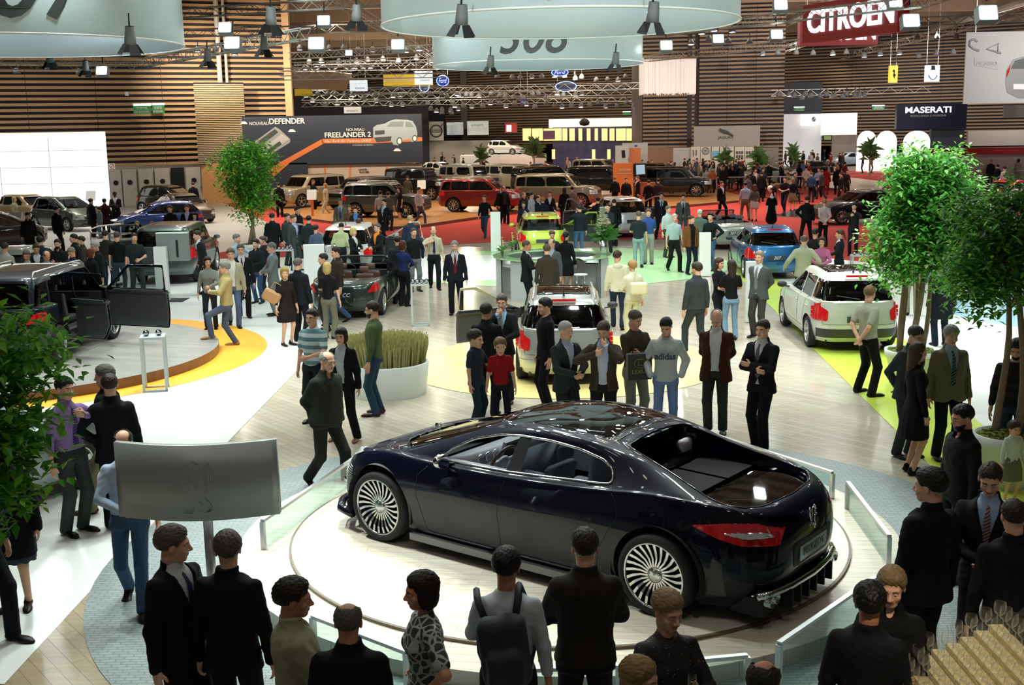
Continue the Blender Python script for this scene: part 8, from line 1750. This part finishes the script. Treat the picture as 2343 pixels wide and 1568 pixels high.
def oval(px, py, rx, ry, Y, lab, txt, ring=False):
    p = AT(px, py, Y); X = rx/2687*Y; Z_ = ry/2687*Y; b = MB().mt(em('oval_blue', (.01, .04, .30), .7) if not ring else mat('oval_dark', (.01, .02, .10), .4)); n = 28
    b.prism([(X*math.cos(2*PI*i/n), Z_*math.sin(2*PI*i/n)) for i in range(n)], 0, .35, Matrix(((1, 0, 0, 0), (0, 0, 1, 0), (0, 1, 0, 0), (0, 0, 0, 1)))); o = b.build('oval_sign'); o.location = (p[0], Y, p[2]); tag(o, lab, 'sign')
    b = MB().mt(em('oval_rim', (.35, .55, 1), 1.6)); b.tube([(X*.97*math.cos(a), -.03, Z_*.97*math.sin(a)) for a in np.linspace(0, 2*PI, 29)[:-1]], .05, 4, closed=True); b.build('glowing_rim', o)
    if txt: letter(o, Y, 'Ford', px, py, ry*.9, em('ford_white', (.8, .85, 1), .9), fit=rx*1.3, shear=.3)
    hang(o)
oval(1013, 185, 14, 12, 118, 'blue oval sign with white script right of the yellow banner', True); oval(1281, 166, 19, 8, 118, 'blue oval sign with white script half behind the 308 ring', True); oval(1295, 198, 24, 11, 112, 'dark blue oval with glowing rim and no script', False, True); oval(971, 198, 11, 12, 120, 'dark blue oval with glowing rim behind the yellow banner', False, True)
o, _ = board('hanging_sign', 'small pale sign with lower-case letters above the billboard', 'sign', 787, 245, 826, 259, 112, em('pale_sign', (.7, .68, .62), .5), .2); letter(o, 112, 'smart', 806, 253, 5, M_pg, fit=26); hang(o)
o, _ = board('hanging_sign', 'small dim blue sign above the central truss lamps', 'sign', 1190, 227, 1209, 240, 130, mat('dim_blue', (.06, .07, .28), .5), .2); letter(o, 130, 'VOLVO', 1199, 234, 4, M_pw, fit=14); hang(o)
# red CITROEN boxes
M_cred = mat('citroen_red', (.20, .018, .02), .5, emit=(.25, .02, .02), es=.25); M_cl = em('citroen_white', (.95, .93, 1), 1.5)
def redbox(a, Ya, c, Yc, z0, z1, lab, hh, name='red_sign'):
    A = Vector(AT(*a, Ya)); B = Vector(AT(*c, Yc)); D = B-A; D.z = 0; L = D.length; u = D.normalized(); e = empty(name, (A.x, A.y, z0)); tag(e, lab, 'sign'); R3 = Matrix.Rotation(math.atan2(u.y, u.x), 3, 'Z')
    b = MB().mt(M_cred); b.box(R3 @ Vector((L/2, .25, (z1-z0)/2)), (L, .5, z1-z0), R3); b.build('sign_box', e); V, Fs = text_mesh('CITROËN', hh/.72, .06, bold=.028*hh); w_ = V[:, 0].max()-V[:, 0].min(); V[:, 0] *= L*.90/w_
    mk('lettering', [R3 @ Vector((v[0]+L*.52, -.04+v[2], v[1]+(z1-z0)*.50)) for v in V], Fs, M_cl, e); b = MB().mt(M_steel)
    for t in (.1, .9): b.tube([R3 @ Vector((L*t, .25, z1-z0)), R3 @ Vector((L*t, .25, 15.4-z0))], .015, 4)
    b.build('suspension_wire', e)
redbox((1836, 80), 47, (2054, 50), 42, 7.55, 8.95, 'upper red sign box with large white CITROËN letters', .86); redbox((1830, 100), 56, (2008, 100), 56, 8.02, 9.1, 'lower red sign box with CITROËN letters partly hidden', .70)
# grey-white banner at the right edge
cb, _ = board('large_banner', 'large pale grey hanging banner with C4 lettering and a car print at the right edge', 'banner', 2208, 72, 2420, 236, 50, mat('banner_grey', (.46, .47, .48), .6), .08)
P_ = [AT(x, y, 50) for x, y in ((2236, 95), (2228, 90), (2219, 94), (2218, 104), (2228, 112), (2240, 116))]; b = MB().mt(M_pg, True); b.tube([(p[0]-cb.location.x, -.05, p[2]-cb.location.z) for p in P_], .05, 5)
P_ = [AT(x, y, 50) for x, y in ((2283, 123), (2284, 100), (2257, 112), (2290, 122))]; b.tube([(p[0]-cb.location.x, -.05, p[2]-cb.location.z) for p in P_], .045, 5); b.build('lettering', cb)
art(cb, 50, [(2229, 130), (2284, 147), (2284, 160), (2229, 150)], mat('plate_pale', (.38, .39, .4), .5), 'printed_plate'); letter(cb, 50, 'PICASSO', 2257, 146, 8, M_pg, fit=46)
art(cb, 50, [(2300, 190), (2303, 160), (2318, 136), (2345, 128), (2420, 128), (2420, 225), (2330, 225), (2304, 212)], mat('print_car_grey', (.22, .23, .24), .4), 'printed_car'); art(cb, 50, [(2312, 158), (2322, 139), (2345, 133), (2420, 133), (2420, 158)], M_pd, 'printed_car', .03); art(cb, 50, [(2302, 178), (2304, 162), (2312, 148), (2308, 166)], M_tail, 'printed_lamp', .04); art(cb, 50, [(2318, 192), (2420, 194), (2420, 206), (2318, 204)], M_pw, 'printed_bumper', .03); hang(cb)
board('dark_info_board', 'dark hanging board under the large pale banner', 'board', 2297, 240, 2420, 268, 58, mat('dark_board', (.10, .09, .085), .6), .1)
# fringe chandelier
g = AT(1533, 215, 70); e = empty('fringe_chandelier', (g[0], 70, g[2])); tag(e, 'big white glowing fringe chandelier over the orange stage', 'chandelier'); r = random.Random(2); b = MB().mt(em('fringe_white', (.9, .85, .78), .45))
ht_ = (AT(1533, 135, 70)-g)[2]
for k in range(190): x = -1.52+3.04*k/190; l = r.uniform(-.08, .08); b.box((x, r.uniform(-.05, .05), ht_/2+l/2), (.018, .018, ht_-l))
for s_ in (-1, 1):
    for k in range(50): b.box((s_*1.52, .1+k*.05, ht_/2), (.018, .018, ht_))
fr = b.build('fringe', e); fr['kind'] = 'stuff'
b = MB().mt(M_steel); b.box((0, 1.2, ht_+.05), (3.1, 2.6, .1)); b.build('frame', e)
# canvas canopies
b = MB().mt(mat('canvas', (.55, .50, .43), .8)); P_ = [AT(x, y, Y) for x, y, Y in ((670, 152, 96), (806, 168, 88), (792, 206, 96), (672, 200, 104))]; b.add([tuple(p) for p in P_], [(0, 1, 2, 3)]); o = b.build('canvas_canopy'); tag(o, 'pale canvas canopy right of the timber wall', 'canopy'); md = o.modifiers.new('s', 'SOLIDIFY'); md.thickness = .08
# ---------------- ring banners
def ring(cx_, cy_, rad, z0, z1, txt, tsize, ang, label, green=False, mirror_txt=True, tz=.5):
    e = empty('ring_banner', (cx_, cy_, z0)); tag(e, label, 'banner'); m_o = leaf_mat('ring_fabric', (.50, .62, .72)); l_ = bpy.data.lights.new('ring_fill', 'POINT'); l_.energy = 430; l_.color = (.88, .98, 1); l_.shadow_soft_size = .3; lo_ = bpy.data.objects.new('ring_fill', l_); C.objects.link(lo_); lo_.location = (cx_, cy_, z0+1.1); b = MB().mt(m_o, True); n = 96; H = z1-z0  # unseen point light added inside each ring to light the fabric
    b.lathe([(rad, 0), (rad, H), (rad-.03, H), (rad-.03, 0), (rad, 0)], n); b.build('fabric_ring', e)
    b = MB().mt(M_wpaint, True); b.tube([(rad*math.cos(a), rad*math.sin(a), 0) for a in np.linspace(0, 2*PI, 73)[:-1]], .025, 5, closed=True); b.build('hem_tube', e)
    V, Fs = text_mesh(txt, tsize, .01, shear=.25, bold=tsize*.012); a = ang+V[:, 0]/rad; rr = rad+.012+V[:, 2]
    mk('lettering', np.stack([rr*np.cos(a), rr*np.sin(a), V[:, 1]+H*tz], 1), Fs, mat('ring_ink', (.06, .07, .07), .5), e)
    if green:
        for a0 in (ang-1.0, ang+.85):
            V = []; n2 = 12
            for k in range(n2+1): a = a0+.30*k/n2; V += [(rad*1.004*math.cos(a), rad*1.004*math.sin(a), .10+.30*(k/n2)), (rad*1.004*math.cos(a), rad*1.004*math.sin(a), .38+.25*(k/n2))]
            b = MB().mt(mat('ring_green', (.12, .40, .04), .6)); b.add(V, [(2*k, 2*k+2, 2*k+3, 2*k+1) for k in range(n2)]); b.build('green_stripe', e)
    b = MB().mt(M_steel)
    for k in range(6): a = k*PI/3+.3; b.tube([(rad*math.cos(a), rad*math.sin(a), H), (rad*math.cos(a), rad*math.sin(a), 15.4-z0)], .012, 4)
    b.build('suspension_wire', e)
ring(-11.1, 27.1, 3.75, 6.45, 8.6, '207', 1.95, -PI/2+.40, 'left white ring banner with dark 07 numerals', tz=.42)
ring(1.05, 23.9, 3.5, 6.45, 8.4, 'eurocup', .5, -PI/2-.95, 'largest central white ring banner with green stripes', True, tz=.42)
ring(1.0, 39.8, 3.45, 6.50, 8.5, '308', 1.4, -PI/2-.08, 'smaller white ring banner reading 308 behind the central one', tz=.31)
# ---------------- trusses
def truss(a, Ya, c, Yc, label, s_=.30, group=None, r=.022):
    A, B = Vector(AT(*a, Ya)), Vector(AT(*c, Yc)); z_ = (A.z+B.z)/2; A.z = B.z = z_; D = B-A; L = D.length; u = D.normalized(); v = Vector((-u.y, u.x, 0)); w_ = Vector((0, 0, 1)); b = MB().mt(M_alu); cs = [(v*i+w_*j)*s_/2 for i in (-1, 1) for j in (-1, 1)]
    for q in cs: b.tube([q, D+q], r, 4)
    n = max(2, int(L/(s_*1.3)))
    for (i, j) in ((0, 1), (2, 3), (0, 2), (1, 3)):
        pts = [(cs[i] if k % 2 == 0 else cs[j])+D*k/n for k in range(n+1)]
        for k in range(n): b.tube([pts[k], pts[k+1]], r*.55, 3, cap=False)
    o = b.build('lighting_truss'); o.location = A; tag(o, label, 'truss', group); return o
truss((300, 36), 44, (905, 2), 40, 'near truss crossing above the timber wall top'); truss((330, 66), 50, (1010, 72), 48, 'second truss level behind the unlit black lamps'); truss((-60, 134), 42, (350, 142), 46, 'truss just under the left ring banner'); truss((-60, 150), 50, (345, 152), 52, 'lower parallel truss above the glowing white wall')
truss((335, 153), 46, (700, 62), 34, 'oblique truss rising right of the left ring banner'); truss((1500, 82), 46, (2120, -8), 36, 'truss passing in front of the red letter box'); truss((1480, 132), 62, (1830, 100), 52, 'truss carrying the fringe chandelier'); truss((1765, 212), 104, (2130, 206), 100, 'long truss in front of the right slatted wall', .5)
truss((1990, 32), 46, (2400, 60), 44, 'truss above the large pale banner'); truss((668, 152), 66, (1010, 132), 62, 'truss above the canvas canopy'); truss((665, 130), 58, (1010, 108), 54, 'truss behind the cool bright floodlights')
for k, (y, Y) in enumerate(((212, 120), (222, 128), (236, 134), (204, 105))): truss((690, y), Y, (1480, y-12+3*k), Y, 'thin truss in the stack above the billboard and brown column', .5, 'thin trusses over the middle hall')
for k, Y in enumerate((62, 72, 84, 96)):
    for xx in (-13, -5, 3): pass
    truss((640, 175-k*8), Y, (1020, 165-k*8), Y, 'truss in the tangle under the ceiling left of the rings', .45, 'trusses under the ceiling')
for k, x in enumerate((-10, -3, 24, 33)):
    b = MB().mt(M_alu); A = Vector((x, 40, 11.5)); D = Vector((3, 90, 0)); cs = [Vector((i*.25, 0, j*.25)) for i in (-1, 1) for j in (-1, 1)]
    for q in cs: b.tube([q, D+q], .03, 4)
    n = 90
    for (i, j) in ((0, 2), (1, 3), (0, 1), (2, 3)):
        for q in range(n): b.tube([(cs[i] if q % 2 == 0 else cs[j])+D*q/n, (cs[j] if q % 2 == 0 else cs[i])+D*(q+1)/n], .014, 3, cap=False)
    o = b.build('lighting_truss'); o.location = A; tag(o, 'long truss running away under the ceiling', 'truss', 'trusses running away')
# ---------------- lamps
def lamp_proto(kind):
    e = empty('stage_lamp'); b = MB().mt(mat('lamp_body', (.16, .17, .18) if kind != 'dark' else (.012, .012, .014), .5), True)
    if kind == 'flood': b.mt(b.mats[0]); b.box((0, .12, 0), (.36, .22, .30)); b.build('housing', e); b = MB().mt(em('flood_glow', (.80, 1, .97), 26)); b.box((0, 0, 0), (.30, .02, .24)); b.build('lens', e)
    elif kind == 'dark':
        b.lathe([(.09, .30), (.11, .10), (.12, -.05), (.11, -.05), (.001, .0)], 12); b.build('housing', e); b = MB().mt(M_dark)
        for a in range(4): R3 = Matrix.Rotation(a*PI/2+.3, 3, 'Z'); b.add([R3 @ Vector(p) for p in ((.12, -.08, -.05), (.12, .08, -.05), (.24, .12, -.25), (.24, -.12, -.25))], [(0, 1, 2, 3)])
        b.build('barn_door', e); b = MB().mt(em('dim_lens', (.6, .65, 1), 1.5)); b.lathe([(.055, -.052), (.001, -.052)], 12); b.build('lens', e)
    else:
        b.lathe([(.06, .28), (.14, .16), (.17, 0), (.165, 0), (.13, .14)], 12); b.build('housing', e); b = MB().mt(em('lamp_glow_'+kind, (.86, .92, 1) if kind == 'cool' else (1, .86, .62), 14)); b.lathe([(.150, .03), (.001, .03)], 12); b.build('lens', e)
    MB().mt(M_dark).tube([(0, .05, .25), (0, .05, .55)], .02, 4).build('bracket', e); return e
LP = {}
def lamp(kind, px, py, Y, label, s_=1.0, tilt=0, group=None, rz=0):
    p = AT(px, py, Y)
    if kind not in LP: e = lamp_proto(kind); LP[kind] = (e, kidmap(e)); o = e
    else: o = copy_tree(*LP[kind])
    o.location = p; o.scale = (s_,)*3; o.rotation_euler = (tilt, 0, rz); tag(o, label, 'lamp', group)
for px, py, Y, s_, lab in ((514, 62, 36, 1.1, 'lit floodlight under the near truss, upper left'), (530, 97, 34, 1.25, 'brightest floodlight in front of the timber wall'), (740, 46, 37, 1.1, 'lit floodlight right of the black lamp'), (723, 98, 34, 1.25, 'bright floodlight left of the centre ring'), (910, 101, 36, 1.1, 'bright floodlight just below the centre ring edge'), (798, 121, 48, .8, 'smaller bright floodlight over the canopy'),
    (232, 161, 38, 1.0, 'floodlight below the left ring banner'), (1525, 103, 40, 1.15, 'bright floodlight above the fringe chandelier'), (1644, 88, 42, 1.1, 'bright floodlight left of the red letter box'), (1778, 78, 42, 1.2, 'bright floodlight at the corner of the red letter box'), (2086, 46, 38, 1.5, 'very bright floodlight right of the red letter box'), (2262, 28, 36, 1.6, 'very bright floodlight above the pale banner'), (1787, 10, 38, 1.2, 'floodlight at the top edge over the red letter box'), (2050, 4, 38, 1.2, 'floodlight at the top edge right of centre')):
    lamp('flood', px, py, Y, lab, s_, -.35)
for px, py, Y, s_, lab in ((620, 50, 32, 1.3, 'large unlit black lamp between two floodlights'), (816, 42, 32, 1.2, 'large unlit black lamp left of the centre ring'), (1056, 50, 20.4, .95, 'barn-door lamp hanging before the centre ring, left'), (1493, 44, 20.4, .95, 'barn-door lamp hanging before the centre ring, right'), (298, 95, 23.3, .95, 'barn-door lamp under the left ring banner'), (1122, 150, 36.3, 1.0, 'barn-door lamp under the 308 ring, left'), (1408, 143, 36.3, 1.0, 'barn-door lamp under the 308 ring, right'), (604, 108, 33, 1.0, 'slim black lamp right of the brightest floodlight'), (115, 138, 36, 1.0, 'black lamp on the truss under the left ring'), (196, 158, 38, .9, 'black lamp left of the floodlight on the lower truss'), (475, 135, 36, 1.0, 'black lamp hanging before the timber wall')):
    lamp('dark', px, py, Y, lab, s_, .2, None, .4)
r = random.Random(9)
gl = 'small ceiling lamp glowing under the far trusses'
for row, (x0, x1, y, n, Y, kd) in enumerate(((690, 1060, 224, 17, 118, 'warm'), (700, 1050, 239, 12, 130, 'warm'), (1035, 1340, 222, 16, 125, 'warm'), (1030, 1480, 244, 22, 115, 'cool'), (985, 1050, 257, 7, 140, 'warm'), (1130, 1470, 182, 14, 120, 'warm'), (670, 1010, 118, 10, 62, 'cool'), (672, 860, 158, 9, 85, 'cool'), (690, 1000, 142, 9, 75, 'cool'), (1780, 1990, 224, 15, 101, 'cool'), (1560, 1780, 98, 5, 60, 'cool'), (1720, 2200, 128, 12, 92, 'cool'), (1850, 2250, 92, 9, 80, 'cool'), (340, 560, 122, 5, 60, 'cool'), (0, 220, 166, 3, 55, 'cool'), (1580, 1700, 74, 3, 50, 'cool'))):
    for k in range(n):
        lamp(kd, x0+(x1-x0)*(k+.5)/n+r.uniform(-6, 6), y+r.uniform(-5, 5), Y, gl if Y > 100 else 'ceiling lamp glowing among the nearer trusses', 1.1*Y/100+.35, r.uniform(-.2, .2), 'small glowing lamps, far' if Y > 100 else 'glowing lamps, nearer')
for k in range(56): 
    x, y = r.uniform(-9, 10), r.uniform(6, 30); o = copy_tree(*LP[('cool', 'warm')[k % 2]]); o.location = (x, y, r.uniform(10.5, 12.5)); tag(o, 'small glowing lamp high over the dark saloon and its stage', 'lamp', 'lamps over the turntable')
# palms and plants in the far hall
for px, py, Y, s_, lab in ((1100, 365, 118, 1.0, 'tall palm among the far crowd near the brown column'), (1222, 362, 112, 1.3, 'bushy palm left of the blue wall'), (1660, 372, 97, .9, 'palm in front of the cream boards'), (1737, 372, 94, .9, 'palm right of the cream boards'), (1815, 385, 104, .9, 'dark bush by the end of the tan stage'), (1990, 385, 100, 1.1, 'dark bush before the bright arches')):
    x = AT(px, py, Y)[0]; rr = random.Random(px); e = empty('potted_palm', (x, Y, 0)); tag(e, lab, 'palm'); b = MB().mt(mat('palm_leaf', (.06, .13, .03), .6))
    for k in range(70): a = rr.uniform(0, 2*PI); el = rr.uniform(-.2, 1.4); leaf_mb(b, (0, 0, 1.7*s_+rr.uniform(-.5, .5)), (math.cos(a)*math.cos(el), math.sin(a)*math.cos(el), math.sin(el)), (0, 0, 1), rr.uniform(.6, 1.3)*s_, .16*s_, .5)
    b.build('fronds', e); MB().mt(mat('bark', (.22, .16, .1), .8)).tube([(0, 0, 0), (0, 0, 1.7*s_)], .08, 6).build('stem', e)
# ---------------- things carried or standing by people
def near_p(px, py, h, dz, off=(0, 0)): g = G(px, py, h); return Vector((g[0]+off[0], g[1]+off[1], dz))
o = MB().mt(mat('bag_dark', (.018, .024, .018), .5)); o.box((0, 0, .19), (.36, .10, .38)); tb = o.build('tote_bag'); tb.location = near_p(1453, 712, 1.80, .86, (.02, -.36)); tb.rotation_euler = (0, 0, .2); tag(tb, 'dark paper carrier bag with a gold oval emblem and lettering', 'bag')
b = MB().mt(mat('bag_gold', (.28, .26, .04), .5)); b.tube([(.085*math.cos(a), -.053, .24+.065*math.sin(a)) for a in np.linspace(0, 2*PI, 21)[:-1]], .004, 4, closed=True); b.tube([(-.02, -.053, .28), (-.03, -.053, .215), (.06, -.053, .215)], .005, 4); b.build('emblem', tb); put_text('LEXUS', frame((0, -.054, .12), (1, 0, 0), (0, 0, 1)), .085, mat('bag_gold', (.28, .26, .04), .5), 'lettering', tb, depth=.003)
b = MB().mt(M_dark); b.tube([(-.1, 0, .38), (-.08, 0, .50), (.08, 0, .50), (.1, 0, .38)], .006, 5); b.build('handle', tb)
q = near_p(1524, 728, 1.76, 0, (0, 0)); T = Matrix.Translation((q.x-.035, q.y-.205, 1.235)) @ Matrix.Rotation(math.radians(-6), 4, 'Z') @ Matrix.Rotation(PI/2, 4, 'X')
V, Fs = text_mesh('adidas', .12, .004, bold=.004); V = np.array(V); V[:, 2] -= .9*V[:, 0]**2*2.2
tx = mk('chest_lettering', [T @ Vector(v) for v in V], Fs, mat('ink_navy', (.02, .03, .06), .6)); par = [o for o in bpy.data.objects if o.get('label', '').startswith('teenager')][0]
bpy.context.view_layer.update(); tx.parent = par; tx.matrix_parent_inverse = par.matrix_world.inverted()
# rucksack
V, Q = nets(lambda X, Y, Z: smin(rbox(X, Y, Z, (0, 0, 0), (.16, .09, .24), .08), rbox(X, Y, Z, (0, .10, -.08), (.12, .05, .12), .05), .03)+.004*np.sin(40*X)*np.sin(30*Z), (-.2, -.13, -.28), (.2, .2, .28), .014); e = mkq('rucksack', V, Q, mat('rucksack_black', (.016, .02, .028), .7))
g = G(1158, 1259, 1.76); e.location = (g[0]-.02, g[1]-.235, 1.17); e.rotation_euler = (0, .12, PI); tag(e, 'black rucksack on the back of the man in the white top', 'bag')
for s_ in (-1, 1): MB().mt(mat('rucksack_black', (.016, .02, .028), .7), True).tube([(s_*.10, -.07, .20), (s_*.13, -.12, .30), (s_*.14, -.25, .33), (s_*.16, -.37, .18), (s_*.18, -.30, -.12), (s_*.12, -.08, -.2)], .024, 6).build('strap', e)
# tan handbag, pale bag
V, Q = nets(lambda X, Y, Z: rbox(X, Y, Z, (0, 0, 0), (.19, .07, .13), .06), (-.22, -.1, -.16), (.22, .1, .16), .016)
hb = mkq('handbag', V, Q, mat('tan_leather', (.42, .22, .10), .45)); g = G(650, 613, 1.66); hb.location = (g[0]-.27, g[1]-.12, 1.08); hb.rotation_euler = (0, .5, 0); tag(hb, 'tan leather handbag on the arm of the fair-haired woman', 'bag'); MB().mt(mat('tan_leather', (.42, .22, .1), .45), True).tube([(-.1, 0, .12), (-.07, 0, .30), (.07, 0, .30), (.1, 0, .12)], .010, 6).build('handle', hb)
hb = mkq('shoulder_bag', V, Q, mat('cream_leather', (.70, .64, .42), .5)); g = G(1447, 598, 1.66); hb.location = (g[0]+.10, g[1]-.28, 1.12); tag(hb, 'cream shoulder bag of the woman in the white jacket', 'bag'); MB().mt(mat('cream_leather', (.7, .64, .42), .5), True).tube([(-.1, 0, .12), (-.05, .05, .40), (.05, .05, .40), (.1, 0, .12)], .010, 6).build('handle', hb)
# champagne flute, necklace
g = G(1528, 1356, 1.68); b = MB().mt(M_gl, True); b.lathe([(.030, .001), (.003, .005), (.003, .07), (.016, .09), (.026, .14), (.024, .21)], 16); fl_ = b.build('champagne_flute'); fl_.location = (g[0]+.10, g[1]-.33, 1.10); tag(fl_, 'flute of champagne held by the woman in the floral top', 'glass')
b = MB().mt(glass('champagne', (.85, .65, .25), .03), True); b.lathe([(.001, .085), (.015, .092), (.024, .14), (.0245, .165), (.001, .165)], 14); b.build('wine', fl_)
b = MB().mt(mat('gold', (.8, .55, .2), .25, 1.0), True); b.tube([(.085*math.cos(a), -.06-.055*math.sin(a)*-1-.08*(1 if math.sin(a) < 0 else .2)*0, 1.445-.06*(1-math.sin(a))*.9) for a in np.linspace(0, 2*PI, 25)[:-1]], .0035, 5, closed=True); nk = b.build('necklace'); pw_ = [o for o in bpy.data.objects if o.get('label', '').startswith('woman with short fair hair, gold')][0]; nk.parent = pw_; nk.scale = (1.0, 1.15, 1.0); nk.location = (0, .02, -.10)
# dressed mannequin
g = G(1764, 534); e = empty('mannequin', (g[0], g[1], .05)); tag(e, 'headless white mannequin in a black dress on the red carpet', 'mannequin')
V, Q = nets(lambda X, Y, Z: smin(smin(cap_(X, Y, Z, (0, 0, 1.2), (0, 0, 1.40), .11, .10), cap_(X, Y, Z, (0, 0, 1.40), (0, 0, 1.55), .05, .045), .04), smin(cap_(np.abs(X), Y, Z, (.14, 0, 1.36), (.19, 0, .80), .04, .03), 9, .01), .03), (-.3, -.2, .7), (.3, .2, 1.65), .03); mkq('torso', V, Q, M_wpaint, e)
V, Q = nets(lambda X, Y, Z: np.maximum(smin(smin(cap_(X, Y*1.3, Z, (0, 0, .55), (0, 0, 1.0), .24, .14), cap_(X, Y*1.3, Z, (0, 0, 1.0), (0, 0, 1.32), .14, .15), .05), cap_(np.abs(X), Y, Z, (.13, 0, 1.37), (.19, 0, 1.15), .06, .06), .03), .30-Z), (-.35, -.3, .25), (.35, .3, 1.5), .03); mkq('dress', V, Q, cloth('0b0c0d'), e)
MB().mt(M_steel).tube([(0, 0, 0), (0, 0, .6)], .02, 6).build('stand', e)
# pushchair and balloon
g = G(1818, 466); e = empty('pushchair', (g[0], g[1], 0)); tag(e, 'black and dark red pushchair in the right crowd', 'pushchair'); b = MB().mt(cloth('301418')); b.box((0, 0, .6), (.4, .5, .35), Matrix.Rotation(.5, 3, 'X')); b.build('seat', e)
for sx in (-.22, .22):
    MB().mt(M_dark).tube([(sx, -.3, .1), (sx, .1, .6), (sx, .45, 1.05)], .015, 5).build('frame', e)
    for y in (-.32, .3): b = MB().mt(M_dark, True); b.tube([(sx, y+.10*math.cos(a), .11+.10*math.sin(a)) for a in np.linspace(0, 2*PI, 13)[:-1]], .015, 5, closed=True); b.build('wheel', e)
g = AT(1763, 432, 62); b = MB().mt(mat('balloon_grey', (.6, .62, .64), .3), True); b.lathe([(.001, -.20), (.05, -.18), (.14, -.08), (.17, .03), (.12, .14), (.001, .19)], 16); o = b.build('balloon'); o.location = g; tag(o, 'pale grey balloon with a dark dot in the right crowd', 'balloon'); b = MB().mt(M_dark); b.lathe([(.05, -.172), (.001, -.175)], 10, (0, 0, 0), 'y'); b.build('printed_dot', o); MB().mt(M_dark).tube([(0, 0, -.2), (.05, 0, -1.1)], .004, 3).build('string', o)
